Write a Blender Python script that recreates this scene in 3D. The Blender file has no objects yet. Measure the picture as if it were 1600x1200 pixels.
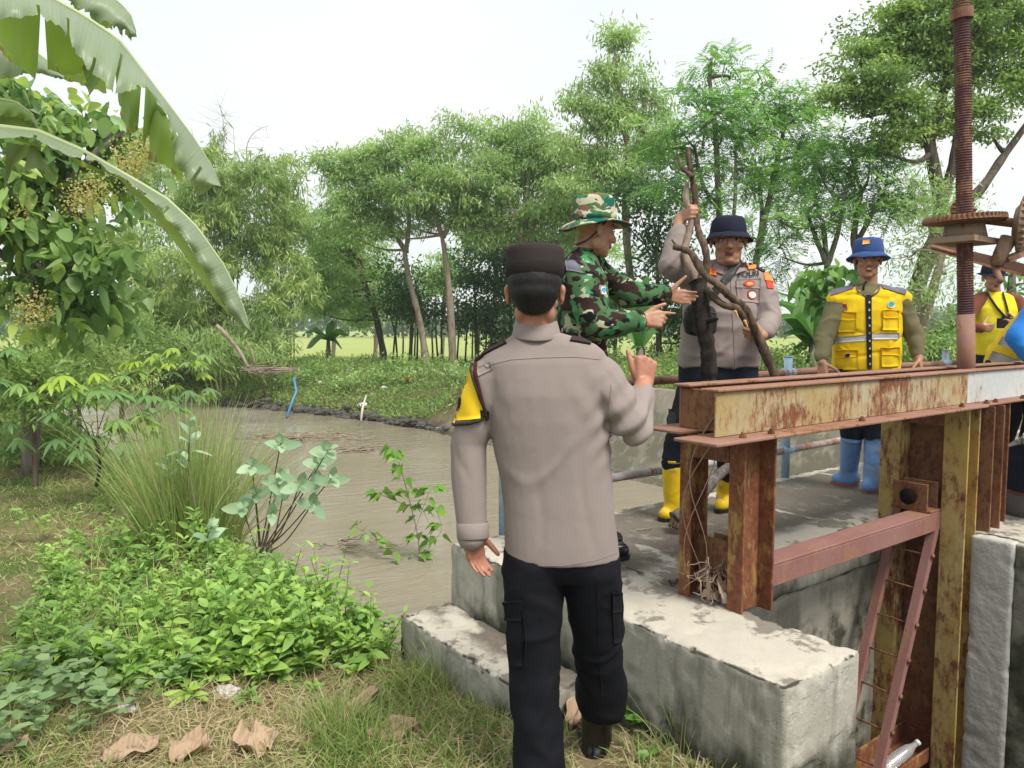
import bpy, bmesh, math, random
import numpy as np
from mathutils import Vector, Matrix, noise
from mathutils.bvhtree import BVHTree
random.seed(7); rng = np.random.default_rng(7)
sc = bpy.context.scene
col = sc.collection
R = math.radians

# ------------------------------------------------------------------ camera
FPX, CAMH, PITCH = 1167.0, 1.5, math.atan(88 / 1167.0)
cam = bpy.data.cameras.new('camera'); camo = bpy.data.objects.new('camera', cam); col.objects.link(camo)
cam.sensor_width = 36; cam.lens = 36 * FPX / 1600; cam.clip_start = 0.05; cam.clip_end = 3000
camo.location = (0, 0, CAMH); camo.rotation_euler = (math.pi / 2 - PITCH, 0, 0)
sc.camera = camo
# ------------------------------------------------------------------ sky and sun (bright overcast)
SUN_EL, SUN_AZ = R(56), R(140)          # azimuth measured from +Y towards +X
w = bpy.data.worlds.new('World'); sc.world = w; w.use_nodes = True
nt = w.node_tree; nt.nodes.clear()
wo = nt.nodes.new('ShaderNodeOutputWorld'); bg = nt.nodes.new('ShaderNodeBackground')
sky = nt.nodes.new('ShaderNodeTexSky'); sky.sky_type = 'NISHITA'; sky.sun_disc = False
sky.sun_elevation = SUN_EL; sky.sun_rotation = SUN_AZ; sky.dust_density = 4; sky.air_density = 1
tc = nt.nodes.new('ShaderNodeTexCoord'); cn = nt.nodes.new('ShaderNodeTexNoise')
cn.inputs['Scale'].default_value = 1.6; cn.inputs['Detail'].default_value = 5
mp = nt.nodes.new('ShaderNodeMapping'); mp.inputs['Scale'].default_value = (1, 1, 2.5)
nt.links.new(tc.outputs['Generated'], mp.inputs['Vector']); nt.links.new(mp.outputs['Vector'], cn.inputs['Vector'])
cr = nt.nodes.new('ShaderNodeValToRGB')
cr.color_ramp.elements[0].position = 0.35; cr.color_ramp.elements[0].color = (5.5, 5.95, 6.3, 1)
cr.color_ramp.elements[1].position = 0.62; cr.color_ramp.elements[1].color = (6.35, 6.45, 6.4, 1)
nt.links.new(cn.outputs['Fac'], cr.inputs['Fac'])
mx = nt.nodes.new('ShaderNodeMix'); mx.data_type = 'RGBA'; mx.inputs[0].default_value = 0.93
nt.links.new(sky.outputs[0], mx.inputs[6]); nt.links.new(cr.outputs[0], mx.inputs[7])
nt.links.new(mx.outputs[2], bg.inputs['Color']); bg.inputs['Strength'].default_value = 0.1
nt.links.new(bg.outputs[0], wo.inputs['Surface'])
sl = bpy.data.lights.new('sun', 'SUN'); sl.energy = 2.7; sl.angle = R(24); sl.color = (1, 0.95, 0.86)
so = bpy.data.objects.new('sun', sl); col.objects.link(so)
sd = Vector((math.sin(SUN_AZ) * math.cos(SUN_EL), math.cos(SUN_AZ) * math.cos(SUN_EL), math.sin(SUN_EL)))
so.rotation_euler = (-sd).to_track_quat('-Z', 'Y').to_euler()
sc.view_settings.view_transform = 'Standard'; sc.view_settings.look = 'None'
sc.view_settings.exposure = 0.75; sc.view_settings.gamma = 1; sc.view_settings.use_curve_mapping = False
cy = sc.cycles
cy.volume_bounces = 1; cy.max_bounces = 6; cy.diffuse_bounces = 3; cy.glossy_bounces = 2; cy.transmission_bounces = 4
cy.transparent_max_bounces = 6; cy.use_denoising = True; cy.caustics_reflective = False; cy.caustics_refractive = False

# ------------------------------------------------------------------ photograph pixel <-> world helpers
_c, _s = math.cos(PITCH), math.sin(PITCH)
CAMP = np.array([0, 0, CAMH])
def ray(u, v):
    x = (u - 800) / FPX; y = -(v - 600) / FPX
    return np.array([x, _c + y * _s, -_s + y * _c])
def GP(u, v, z):
    d = ray(u, v); return CAMP + d * ((z - CAMH) / d[2])
def A(u, v, Y):
    d = ray(u, v); return CAMP + d * (Y / d[1])
ANG = math.atan2(1167, 1580)
AV = np.array([math.cos(ANG), math.sin(ANG), 0]); BV = np.array([math.sin(ANG), -math.cos(ANG), 0])
ORG0 = np.array([-0.3204, 3.8618, 0])
def S(a, b, z): return ORG0 + a * AV + b * BV + np.array([0, 0, z])
def AB(x, y):
    dx, dy = x - ORG0[0], y - ORG0[1]
    return dx * AV[0] + dy * AV[1], dx * BV[0] + dy * BV[1]
DECK = 0.37

# ------------------------------------------------------------------ objects, tags
ORGN = {}
def tag(o, label=None, cat=None, group=None, kind=None):
    if label: o['label'] = label
    if cat: o['category'] = cat
    if group: o['group'] = group
    if kind: o['kind'] = kind
    return o
def thing(name, loc, label, cat, group=None):
    o = bpy.data.objects.new(name, None); col.objects.link(o); o.empty_display_size = 0.1
    o.location = loc; ORGN[o] = np.array(loc, float)
    return tag(o, label, cat, group)
def addmesh(name, me, mat=None, parent=None):
    o = bpy.data.objects.new(name, me); col.objects.link(o)
    if mat is not None:
        for m in (mat if isinstance(mat, (list, tuple)) else [mat]): me.materials.append(m)
    if parent is not None:
        o.parent = parent; ORGN[o] = ORGN[parent]
    else: ORGN[o] = np.zeros(3)
    return o
def mesh_np(name, V, Fq, mat=None, parent=None, smooth=False, attr=None, midx=None):
    """V (n,3) world points, Fq list of faces or an int array (m,k)"""
    V = np.asarray(V, float)
    if parent is not None: V = V - ORGN[parent]
    me = bpy.data.meshes.new(name)
    if isinstance(Fq, np.ndarray):
        m, k = Fq.shape
        me.vertices.add(len(V)); me.vertices.foreach_set('co', V.astype(np.float32).ravel())
        me.loops.add(m * k); me.loops.foreach_set('vertex_index', Fq.astype(np.int32).ravel())
        me.polygons.add(m); me.polygons.foreach_set('loop_start', np.arange(0, m * k, k, dtype=np.int32))
        me.polygons.foreach_set('loop_total', np.full(m, k, np.int32))
        me.update(calc_edges=True)
    else:
        me.from_pydata(V.tolist(), [], Fq); me.update()
    if attr is not None:
        at = me.attributes.new('tone', 'FLOAT', 'POINT'); at.data.foreach_set('value', np.asarray(attr, np.float32))
    if smooth: me.polygons.foreach_set('use_smooth', np.ones(len(me.polygons), bool))
    o = addmesh(name, me, mat, parent)
    if midx is not None: me.polygons.foreach_set('material_index', np.asarray(midx, np.int32))
    me.update()
    return o

def unit(v):
    v = np.asarray(v, float); return v / (np.linalg.norm(v) + 1e-12)
def frame(d):
    d = unit(d); h = np.array([0, 0, 1.0]) if abs(d[2]) < 0.9 else np.array([1.0, 0, 0])
    x = unit(np.cross(h, d)); return x, np.cross(d, x), d

class MB:
    def __init__(s): s.v = []; s.f = []; s.t = []
    def add(s, V, Fc, tone=0.5):
        k = len(s.v); s.v.extend([tuple(map(float, p)) for p in V]); s.t.extend([tone] * len(V))
        s.f.extend([tuple(i + k for i in f) for f in Fc]); return s
    def box(s, c, h, ax=None):
        c = np.asarray(c, float); ax = np.eye(3) if ax is None else np.asarray(ax)
        V = [c + ax[0] * h[0] * i + ax[1] * h[1] * j + ax[2] * h[2] * k for i in (-1, 1) for j in (-1, 1) for k in (-1, 1)]
        return s.add(V, [(0, 1, 3, 2), (4, 6, 7, 5), (0, 4, 5, 1), (2, 3, 7, 6), (0, 2, 6, 4), (1, 5, 7, 3)])
    def sbox(s, a0, a1, b0, b1, z0, z1):      # box in the gate's own axes
        return s.box(S((a0 + a1) / 2, (b0 + b1) / 2, (z0 + z1) / 2), ((a1 - a0) / 2, (b1 - b0) / 2, (z1 - z0) / 2), (AV, BV, np.array([0, 0, 1.0])))
    def ring(s, rings, cap=True, tone=0.5):
        n = len(rings[0]); V = [p for r in rings for p in r]; Fc = []
        for i in range(len(rings) - 1):
            for j in range(n):
                a = i * n + j; b = i * n + (j + 1) % n
                Fc.append((a, b, b + n, a + n))
        if cap: Fc.append(tuple(range(n))[::-1]); Fc.append(tuple(range((len(rings) - 1) * n, len(rings) * n)))
        return s.add(V, Fc, tone)
    def tube(s, pts, r, n=8, cap=True, tone=0.5):
        pts = [np.asarray(p, float) for p in pts]; m = len(pts)
        rr = r if isinstance(r, (list, tuple, np.ndarray)) else [r] * m
        rings = []; px = None
        for i in range(m):
            d = pts[min(i + 1, m - 1)] - pts[max(i - 1, 0)]
            if px is None: px, _, _ = frame(d)
            d = unit(d); x = px - d * np.dot(px, d)
            x = unit(x) if np.linalg.norm(x) > 1e-6 else frame(d)[0]
            y = np.cross(d, x); px = x
            rings.append([pts[i] + rr[i] * (x * math.cos(2 * math.pi * k / n) + y * math.sin(2 * math.pi * k / n)) for k in range(n)])
        return s.ring(rings, cap, tone)
    def cone(s, p0, p1, r0, r1, n=14, sq=None):   # round-ended tapered limb; sq=(axis,factor) flattens
        p0 = np.asarray(p0, float); p1 = np.asarray(p1, float); x, y, d = frame(p1 - p0)
        if sq is not None:
            ax = unit(sq[0] - d * np.dot(sq[0], d)); x = ax; y = np.cross(d, x); fx = sq[1]
        else: fx = 1.0
        rings = []
        for t in (-85, -60, -30): rings.append((p0 + d * r0 * math.sin(R(t)), r0 * math.cos(R(t))))
        for t in np.linspace(0, 1, 4): rings.append((p0 + (p1 - p0) * t, r0 + (r1 - r0) * t))
        for t in (30, 60, 85): rings.append((p1 + d * r1 * math.sin(R(t)), r1 * math.cos(R(t))))
        return s.ring([[c + q * (fx * x * math.cos(2 * math.pi * k / n) + y * math.sin(2 * math.pi * k / n)) for k in range(n)] for c, q in rings])
    def chain(s, pts, rs, n=14):
        for i in range(len(pts) - 1): s.cone(pts[i], pts[i + 1], rs[i], rs[i + 1], n)
        return s
    def ell(s, c, rad, M=None, n=16, m=10):
        M = np.eye(3) if M is None else M; c = np.asarray(c, float)
        rings = []
        for i in range(m + 1):
            t = -math.pi / 2 + math.pi * (i + 0.02) / (m + 0.04)
            rings.append([c + M @ np.array([rad[0] * math.cos(t) * math.cos(2 * math.pi * k / n), rad[1] * math.cos(t) * math.sin(2 * math.pi * k / n), rad[2] * math.sin(t)]) for k in range(n)])
        return s.ring(rings)
    def loft(s, secs, e=2.3, n=32):                # secs: (centre, half width vector, half depth vector)
        rings = []
        for c, hw, hd in secs:
            r = []
            for k in range(n):
                t = 2 * math.pi * k / n; ct, st = math.cos(t), math.sin(t)
                r.append(np.asarray(c) + np.asarray(hw) * math.copysign(abs(ct) ** (2 / e), ct) + np.asarray(hd) * math.copysign(abs(st) ** (2 / e), st))
            rings.append(r)
        return s.ring(rings)
    def build(s, name, mat=None, parent=None, smooth=False):
        o = mesh_np(name, np.array(s.v), s.f, mat, parent, smooth, attr=s.t)
        bm = bmesh.new(); bm.from_mesh(o.data); bmesh.ops.recalc_face_normals(bm, faces=bm.faces); bm.to_mesh(o.data); bm.free()
        return o

def fnoise(P, freq, seed=0.0):
    f = np.broadcast_to(np.asarray(freq, float), (3,)); o = np.array([seed * 3.17, seed * 7.7, seed * 1.3])
    Q = P * f + o
    return np.array([noise.noise(Vector(q)) for q in Q])

def remesh(mb, voxel, it, name, mat, parent, disp=None, keep=False):
    """fuse all the pieces of mb into one continuous smooth skin"""
    V = np.array(mb.v) - ORGN[parent]
    me = bpy.data.meshes.new(name); me.from_pydata(V.tolist(), [], mb.f); me.update()
    bm = bmesh.new(); bm.from_mesh(me); bmesh.ops.recalc_face_normals(bm, faces=bm.faces); bm.to_mesh(me); bm.free()
    o = bpy.data.objects.new(name, me); col.objects.link(o)
    m = o.modifiers.new('r', 'REMESH'); m.mode = 'VOXEL'; m.voxel_size = voxel
    if it: k = o.modifiers.new('s', 'SMOOTH'); k.factor = 0.5; k.iterations = it
    dg = bpy.context.evaluated_depsgraph_get()
    m2 = bpy.data.meshes.new_from_object(o.evaluated_get(dg))
    bpy.data.objects.remove(o); bpy.data.meshes.remove(me)
    m2.name = name; m2.materials.clear()
    n = len(m2.vertices); co = np.empty(n * 3, np.float32); m2.vertices.foreach_get('co', co); co = co.reshape(-1, 3).astype(float)
    if disp is not None:
        nn = np.empty(n * 3, np.float32); m2.vertices.foreach_get('normal', nn); nn = nn.reshape(-1, 3)
        co = co + nn * disp(co + ORGN[parent])[:, None]
        m2.vertices.foreach_set('co', co.astype(np.float32).ravel())
    m2.polygons.foreach_set('use_smooth', np.ones(len(m2.polygons), bool))
    m2.update()
    return addmesh(name, m2, mat, parent)

# ------------------------------------------------------------------ projecting details on to a surface
_bvh = {}
def bvh(o):
    if o not in _bvh:
        V = [Vector(np.array(v.co) + ORGN[o]) for v in o.data.vertices]
        _bvh[o] = BVHTree.FromPolygons(V, [tuple(p.vertices) for p in o.data.polygons])
    return _bvh[o]
def snap(o, u, v, off=0.0):
    d = Vector(ray(u, v)).normalized(); h = bvh(o).ray_cast(Vector(CAMP), d)
    if h[0] is None:
        h = None
        for r in (4, 8, 14, 22):
            for k in range(8):
                q = bvh(o).ray_cast(Vector(CAMP), Vector(ray(u + r * math.cos(k * 0.785), v + r * math.sin(k * 0.785))).normalized())
                if q[0] is not None: h = q; break
            if h: break
        if h is None: return None, None
        p, n, _, _ = bvh(o).find_nearest(Vector(CAMP) + d * (h[0] - Vector(CAMP)).length)
        h = (p, n)
    n = h[1]
    if n.dot(d) > 0: n = -n
    return np.array(h[0] + n * off), np.array(n)
def patch(o, c4, name, mat, nu=8, nv=8, off=0.004, oval=False, wob=0.0):
    """a piece of cloth or a badge lying on surface o inside four photo points (clockwise from top left)"""
    c = [np.array(p, float) for p in c4]; T = []; V = []
    for j in range(nv + 1):
        for i in range(nu + 1):
            s, t = i / nu, j / nv
            if oval:
                x, y = 2 * s - 1, 2 * t - 1
                x, y = x * math.sqrt(1 - y * y / 2), y * math.sqrt(1 - x * x / 2); s, t = (x + 1) / 2, (y + 1) / 2
            p = (c[0] * (1 - s) + c[1] * s) * (1 - t) + (c[3] * (1 - s) + c[2] * s) * t
            q, n = snap(o, p[0], p[1])
            if q is None: q, n = (V[-1] if V else A(p[0], p[1], 4)), np.array([0, -1.0, 0])
            V.append(q + n * (off + wob * rng.normal())); T.append(q - n * 0.002)
    m = len(V); w1 = nu + 1; Fc = []
    for j in range(nv):
        for i in range(nu):
            a = j * w1 + i; Fc.append((a, a + 1, a + 1 + w1, a + w1))
    edge = [i for i in range(nu)] + [nu + j * w1 for j in range(nv)] + [nv * w1 + nu - i for i in range(nu)] + [(nv - j) * w1 for j in range(nv)]
    for k in range(len(edge)):
        a, b = edge[k], edge[(k + 1) % len(edge)]; Fc.append((a, b, b + m, a + m))
    return mesh_np(name, np.array(V + T), Fc, mat, o, True)
def seam(o, pts, name, mat, r=0.003, off=0.0, n=5, parent=None):
    P = []
    for i in range(len(pts) - 1):
        k = max(2, int(math.hypot(pts[i + 1][0] - pts[i][0], pts[i + 1][1] - pts[i][1]) / 5))
        for t in np.linspace(0, 1, k, endpoint=(i == len(pts) - 2)):
            q, nn = snap(o, pts[i][0] * (1 - t) + pts[i + 1][0] * t, pts[i][1] * (1 - t) + pts[i + 1][1] * t)
            if q is not None: P.append(q + nn * off)
    return MB().tube(P, r, n).build(name, mat, parent or o, True)
def text_on(o, txt, p0, p1, hpx, name, mat, off=0.004, bold=0.012, slant=0):
    """raised lettering wrapped on a surface, baseline from photo point p0 to p1"""
    cu = bpy.data.curves.new(name, 'FONT'); cu.body = txt; cu.size = 1; cu.offset = bold; cu.resolution_u = 3
    t = bpy.data.objects.new(name, cu); col.objects.link(t)
    dg = bpy.context.evaluated_depsgraph_get(); me = bpy.data.meshes.new_from_object(t.evaluated_get(dg))
    bpy.data.objects.remove(t); bpy.data.curves.remove(cu)
    co = np.array([v.co[:] for v in me.vertices]); Fc = [tuple(p.vertices) for p in me.polygons]
    mxx = co[:, 0].max(); d = np.array(p1, float) - np.array(p0, float); L = np.linalg.norm(d); d /= L; up = np.array([d[1], -d[0]])
    V = []
    for x, y, _ in co:
        p = np.array(p0) + d * (x / mxx * L) + up * (y / 0.72 * hpx)
        q, n = snap(o, p[0], p[1]); V.append(q + n * off)
    return mesh_np(name, np.array(V), Fc, mat, o)

# ------------------------------------------------------------------ materials
class NB:
    def __init__(s, name):
        s.m = bpy.data.materials.new(name); s.m.use_nodes = True; s.nt = s.m.node_tree
        s.b = s.nt.nodes['Principled BSDF']; s.out = s.nt.nodes['Material Output']; s._tc = None
    def n(s, t, ins=None, **pr):
        nd = s.nt.nodes.new('ShaderNode' + t)
        for k, v in pr.items(): setattr(nd, k, v)
        for k, v in (ins or {}).items(): s.set(nd.inputs[k], v)
        return nd
    def set(s, sock, v):
        if hasattr(v, 'is_output'): s.nt.links.new(v, sock)
        elif isinstance(v, (tuple, list)) and len(v) == 3 and sock.type == 'RGBA': sock.default_value = (*v, 1)
        else: sock.default_value = v
    @property
    def obj(s):
        if s._tc is None: s._tc = s.n('TexCoord')
        return s._tc.outputs['Object']
    @property
    def pos(s): return s.n('NewGeometry').outputs['Position']
    def map(s, v, scale=(1, 1, 1), rot=(0, 0, 0), loc=(0, 0, 0)):
        return s.n('Mapping', {'Vector': v, 'Scale': scale, 'Rotation': rot, 'Location': loc}).outputs[0]
    def noise(s, scale, detail=4, rough=0.55, vec=None, dist=0.0):
        return s.n('TexNoise', {'Vector': vec if vec is not None else s.obj, 'Scale': scale, 'Detail': detail, 'Roughness': rough, 'Distortion': dist}).outputs['Fac']
    def ramp(s, f, stops, const=False):
        r = s.n('ValToRGB'); e = r.color_ramp.elements
        if const: r.color_ramp.interpolation = 'CONSTANT'
        while len(e) < len(stops): e.new(0.5)
        for k, (p, c) in enumerate(stops):
            e[k].position = p; e[k].color = (*c, 1) if isinstance(c, (tuple, list)) else (c, c, c, 1)
        s.set(r.inputs[0], f); return r.outputs[0]
    def mix(s, f, a, b, mode='MIX'):
        m = s.n('Mix', data_type='RGBA', blend_type=mode); s.set(m.inputs[0], f); s.set(m.inputs[6], a); s.set(m.inputs[7], b); return m.outputs[2]
    def math(s, op, a, b=0.0, clamp=False):
        m = s.n('Math', operation=op, use_clamp=clamp); s.set(m.inputs[0], a); s.set(m.inputs[1], b); return m.outputs[0]
    def xyz(s, v): return s.n('SeparateXYZ', {0: v}).outputs
    def bump(s, h, st=0.3, d=0.01): s.set(s.b.inputs['Normal'], s.n('Bump', {'Height': h, 'Strength': st, 'Distance': d}).outputs[0])
    def fin(s, colr, rough=0.8, spec=0.3, metal=0.0):
        s.set(s.b.inputs['Base Color'], colr); s.set(s.b.inputs['Roughness'], rough); s.set(s.b.inputs['Specular IOR Level'], spec); s.set(s.b.inputs['Metallic'], metal); return s.m

def mat_plain(name, c, rough=0.6, spec=0.3, var=0.12, scale=30, bump=0.0):
    g = NB(name); f = g.noise(scale, 4)
    cc = g.mix(f, tuple(x * (1 - var) for x in c), tuple(min(1, x * (1 + var)) for x in c))
    if bump: g.bump(g.noise(scale * 2, 3), bump, 0.01)
    return g.fin(cc, rough, spec)
def mat_cloth(name, c, weave=900, var=0.10, rough=0.9, bump=0.15):
    g = NB(name)
    f = g.noise(5, 4); f2 = g.noise(60, 3)
    cc = g.mix(f, tuple(x * (1 - var) for x in c), tuple(min(1, x * (1 + var)) for x in c)); cc = g.mix(g.math('MULTIPLY', f2, 0.25), cc, tuple(x * 0.75 for x in c))
    h = g.math('ADD', g.noise(weave, 1), g.math('MULTIPLY', g.noise(18, 3, vec=g.map(g.obj, (1, 1, 0.5))), 6.0)); g.bump(h, bump, 0.004)
    if max(c) > .05: g.set(g.b.inputs['Sheen Weight'], 0.06)
    return g.fin(cc, rough, 0.15)
def mat_leaf(name, dark, mid, light, trans=0.35, rough=0.45, brown=None, spec=0.35, vein=False):
    g = NB(name); at = g.n('Attribute', attribute_name='tone').outputs['Fac']
    st = [(0.0, dark), (0.5, mid), (0.92, light)]
    if brown: st = [(0.0, dark), (0.48, mid), (0.86, light), (0.93, light), (0.95, brown)]
    c = g.ramp(at, st); c = g.mix(0.22, c, g.mix(g.noise(0.9, 3, vec=g.pos), tuple(x * 0.55 for x in mid), tuple(min(1, x * 1.5) for x in light)))
    if vein:
        wv = g.n('TexWave', {'Scale': 28.0, 'Distortion': 1.0, 'Vector': g.obj}); g.bump(wv.outputs['Fac'], 0.2, 0.003)
    g.fin(c, rough, spec)
    tr = g.n('BsdfTranslucent', {'Color': g.mix(0.4, c, g.mix(1.0, c, (0.85, 1.0, 0.35), 'MULTIPLY'))})
    ms = g.n('MixShader', {0: trans}); g.nt.links.new(g.b.outputs[0], ms.inputs[1]); g.nt.links.new(tr.outputs[0], ms.inputs[2])
    g.nt.links.new(ms.outputs[0], g.out.inputs['Surface']); return g.m
def mat_bark(name, a, b, scale=14, bump=0.6):
    g = NB(name); v = g.map(g.obj, (1, 1, 0.22)); f = g.noise(scale, 6, 0.65, v)
    c = g.ramp(f, [(0.3, a), (0.65, b)]); g.bump(g.noise(scale * 1.6, 6, 0.7, v), bump, 0.02); return g.fin(c, 0.9, 0.15)
def mat_rust(name, paint, amount=0.5, rustdark=(0.085, 0.032, 0.02), rust=(0.25, 0.092, 0.042), pale=None, zdep=0.0):
    g = NB(name); o = g.obj; vs = g.map(o, (1, 1, 0.35))
    f = g.math('ADD', g.math('MULTIPLY', g.noise(3.6, 6, 0.66, o, 0.3), 0.48), g.math('MULTIPLY', g.noise(34, 8, 0.76, vs, 0.2), 0.54))
    p = paint if pale is None else g.mix(g.ramp(g.noise(2.1, 4, 0.6, g.map(o, (1, 1, 1), loc=(3, 1, 0))), [(0.4, 0.0), (0.6, 1.0)]), paint, pale)
    p = g.mix(g.math('MULTIPLY', g.noise(40, 4), 0.5), p, tuple(x * 0.6 for x in paint))
    r = g.ramp(g.noise(30, 6, 0.7), [(0.3, rustdark), (0.68, rust)])
    t = 0.52 + 0.12 * (0.5 - amount) * 2
    edge = g.ramp(f, [(t - 0.03, 0.0), (t + 0.045, 1.0)])
    mid = g.mix(g.ramp(f, [(t - 0.09, 0.0), (t - 0.01, 0.55)]), p, (0.34, 0.20, 0.08))
    c = g.mix(edge, mid, r)
    g.bump(g.math('ADD', g.math('MULTIPLY', edge, -0.6), g.noise(90, 4)), 0.35, 0.004)
    return g.fin(c, 0.75, 0.3)
# ================================================================== terrain, water
def sstep(x, a, b):
    t = np.clip((x - a) / (b - a), 0, 1); return t * t * (3 - 2 * t)
RB = np.array([S(6.4, 1.2, 0)[:2], S(6.4, 0, 0)[:2], (1.65, 11.9), (-.27, 14.8), (-1.8, 17.1), (-3.9, 19.2), (-6.4, 21.2), (-9, 22.8), (-14, 25), (-30, 30)])
LB = np.array([(-30, 24), (-14, 19.5), (-9.5, 16), (-6.2, 12.3), (-3.6, 8.8), (-2.3, 7.2), (-1.45, 6.1), (-.95, 5.3), (-.55, 4.6), S(0.05, -0.08, 0)[:2], S(0.05, 1.2, 0)[:2]])
RIVER = np.vstack([RB, LB])
def pdist(x, y, P):
    best = np.full(x.shape, 1e9)
    for (ax, ay), (bx, by) in zip(P[:-1], P[1:]):
        dx, dy = bx - ax, by - ay; t = np.clip(((x - ax) * dx + (y - ay) * dy) / (dx * dx + dy * dy), 0, 1)
        best = np.minimum(best, np.hypot(x - ax - t * dx, y - ay - t * dy))
    return best
def inside(x, y, P):
    c = np.zeros(x.shape, bool)
    for i in range(len(P)):
        (ax, ay), (bx, by) = P[i], P[i - 1]
        m = ((ay > y) != (by > y)) & (x < (bx - ax) * (y - ay) / (by - ay + 1e-12) + ax); c ^= m
    return c
def vn(x, y, f, s=0):        # cheap smooth pseudo noise, vectorised
    return (np.sin(x * f + 1.3 * np.sin(y * f * .7 + s) + s) + np.sin(y * f * 1.13 + 1.7 * np.sin(x * f * .61 + 2 * s) + 2.1 * s) + np.sin((x + y) * f * .77 + s * 3)) / 3
def hz(x, y):
    x = np.asarray(x, float); y = np.asarray(y, float)
    dl, dr, ins = pdist(x, y, LB[:-1]), pdist(x, y, RB), inside(x, y, RIVER)
    left = dl <= dr; a, b = AB(x, y)
    rough = 0.03 * vn(x, y, 2.3, 1) + 0.012 * vn(x, y, 7, 2)
    hl = -0.04 - 0.10 * sstep(x, -1.0, -3.5) + 0.25 * sstep(y, 9, 16) * sstep(-x, 5, 9)
    nr = np.exp(-((x + .5) ** 2 + (y - 3.7) ** 2) / .9); hl = hl - .16 * nr
    h1 = -1.0 + (hl + 1.0) * sstep(dl, -.05, (1.25 + 0.2 * vn(x, y, 1.1, 5)) * (1 - nr) + .42 * nr)
    wing = sstep(b, -13.5, -11.5)
    hr = -0.05 * (1 - wing) + 0.42 * wing
    tn = np.clip(dr / (4.0 + 0.5 * vn(x, y, .9, 3)), 0, 1)
    pr_ = (sstep(tn, -.35, 1) - sstep(np.zeros(1), -.35, 1)) / (1 - sstep(np.zeros(1), -.35, 1))
    pw = np.clip((dr - .1) / 1.15, 0, 1) ** 1.2
    h2 = -0.98 + (hr + .98) * ((1 - wing) * pr_ + wing * pw) + 0.08 * vn(x, y, 2.1, 7) * (1 - wing) * np.clip(dr, 0, 1)
    h = np.where(left, h1, h2) + rough
    h = np.where(ins, -1.05 - 0.5 * np.clip(np.minimum(dl, dr), 0, 1), h)
    canal = sstep(a, .22, .42) * (1 - sstep(a, 7.0, 7.4)) * sstep(b, .95, 1.08)
    return h * (1 - canal) + canal * -2.0
def hz1(x, y): return float(hz(np.array([x]), np.array([y]))[0])

def axis_pts(lo, segs, hi, g=1.18):
    L = [segs[0][0]]
    for a, b, st in segs: L += list(np.arange(a, b, st) + st)
    L = sorted(set(np.round(L, 4))); st = segs[0][2]; x = L[0]; pre = []
    while x > lo: st *= g; x -= st; pre.append(x)
    st = segs[-1][2]; x = L[-1]; post = []
    while x < hi: st *= g; x += st; post.append(x)
    return np.array(pre[::-1] + L + post)
gx = axis_pts(-700, [(-9, 6, .12)], 700); gy = axis_pts(-40, [(0.4, 10, .1), (10, 30, .22)], 950)
X, Y = np.meshgrid(gx, gy); Z = hz(X.ravel(), Y.ravel())
nx, ny = len(gx), len(gy); idx = np.arange(nx * ny).reshape(ny, nx)
Fq = np.stack([idx[:-1, :-1], idx[:-1, 1:], idx[1:, 1:], idx[1:, :-1]], -1).reshape(-1, 4)
g = NB('ground_soil'); px, py, pz = g.xyz(g.pos)
n1 = g.noise(1.1, 5, .6, g.pos); n2 = g.noise(9, 6, .65, g.pos); n3 = g.noise(55, 4, .7, g.pos)
soil = g.mix(n2, (.13, .105, .06), (.27, .21, .12)); grn = g.mix(n3, (.045, .075, .02), (.13, .17, .05))
c = g.mix(g.ramp(g.math('ADD', n1, g.math('MULTIPLY', n2, .35)), [(.55, 0.0), (.75, 1.0)]), grn, soil)
def smooth(g, v, a, b): return g.n('MapRange', {0: v, 1: a, 2: b}, interpolation_type='SMOOTHSTEP').outputs[0]
field = g.mix(g.noise(.12, 4, .6, g.map(g.pos, (1, .25, 1))), (.25, .31, .09), (.42, .46, .17)); field = g.mix(g.math('MULTIPLY', g.noise(3, 4), .4), field, (.2, .28, .08))
c = g.mix(smooth(g, py, 25.5, 28), c, field)
mud = g.mix(n2, (.05, .042, .03), (.12, .10, .075)); c = g.mix(smooth(g, pz, -.62, -.8), c, mud)
g.bump(g.math('ADD', n2, n3), .6, .03)
gm = g.fin(c, .95, .1)
ground = mesh_np('ground', np.stack([X.ravel(), Y.ravel(), Z], 1), Fq, gm, None, True); tag(ground, kind='structure')

WZ = -0.9
g = NB('muddy_water'); v = g.map(g.pos, (1, 1, 1), rot=(0, 0, R(-25)))
wv = g.math('ADD', g.noise(3.0, 3, .5, g.map(v, (.55, 2.0, 1)), .6), g.math('MULTIPLY', g.noise(11, 3, .55, g.map(v, (.6, 1.8, 1)), .4), .35))
calm = g.ramp(g.noise(.35, 2, .5, g.pos), [(.42, .25), (.6, 1.0)])
g.bump(g.math('MULTIPLY', wv, calm), .55, .06)
c = g.mix(g.noise(.6, 4, .5, g.map(v, (.5, 1.4, 1))), (.22, .188, .138), (.285, .248, .188))
wm = g.fin(c, .06, .5); g.set(g.b.inputs['IOR'], 1.33)
exp = [(p[0] + .9, p[1] + .7) for p in RB[2:]] + [(p[0] - .8, p[1] - .6) for p in LB[:-3]]
exp = [tuple(S(7.6, .98, 0)[:2]), (6.2, 8.5)] + exp + [(-1.3, 4.6), tuple(S(.2, .2, 0)[:2]), tuple(S(.2, .98, 0)[:2])]
water = mesh_np('river_water', [(x, y, WZ) for x, y in exp], [tuple(range(len(exp)))], wm); tag(water, kind='structure')
g = NB('dark_water'); g.bump(g.noise(6, 3), .2, .03); dwm = g.fin((.03, .03, .022), .08, .5)
cw = mesh_np('canal_water', [S(.3, 1.06, -1.4), S(7.3, 1.06, -1.4), S(7.3, 14, -1.4), S(.3, 14, -1.4)], [(0, 3, 2, 1)], dwm); tag(cw, kind='structure')

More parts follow.
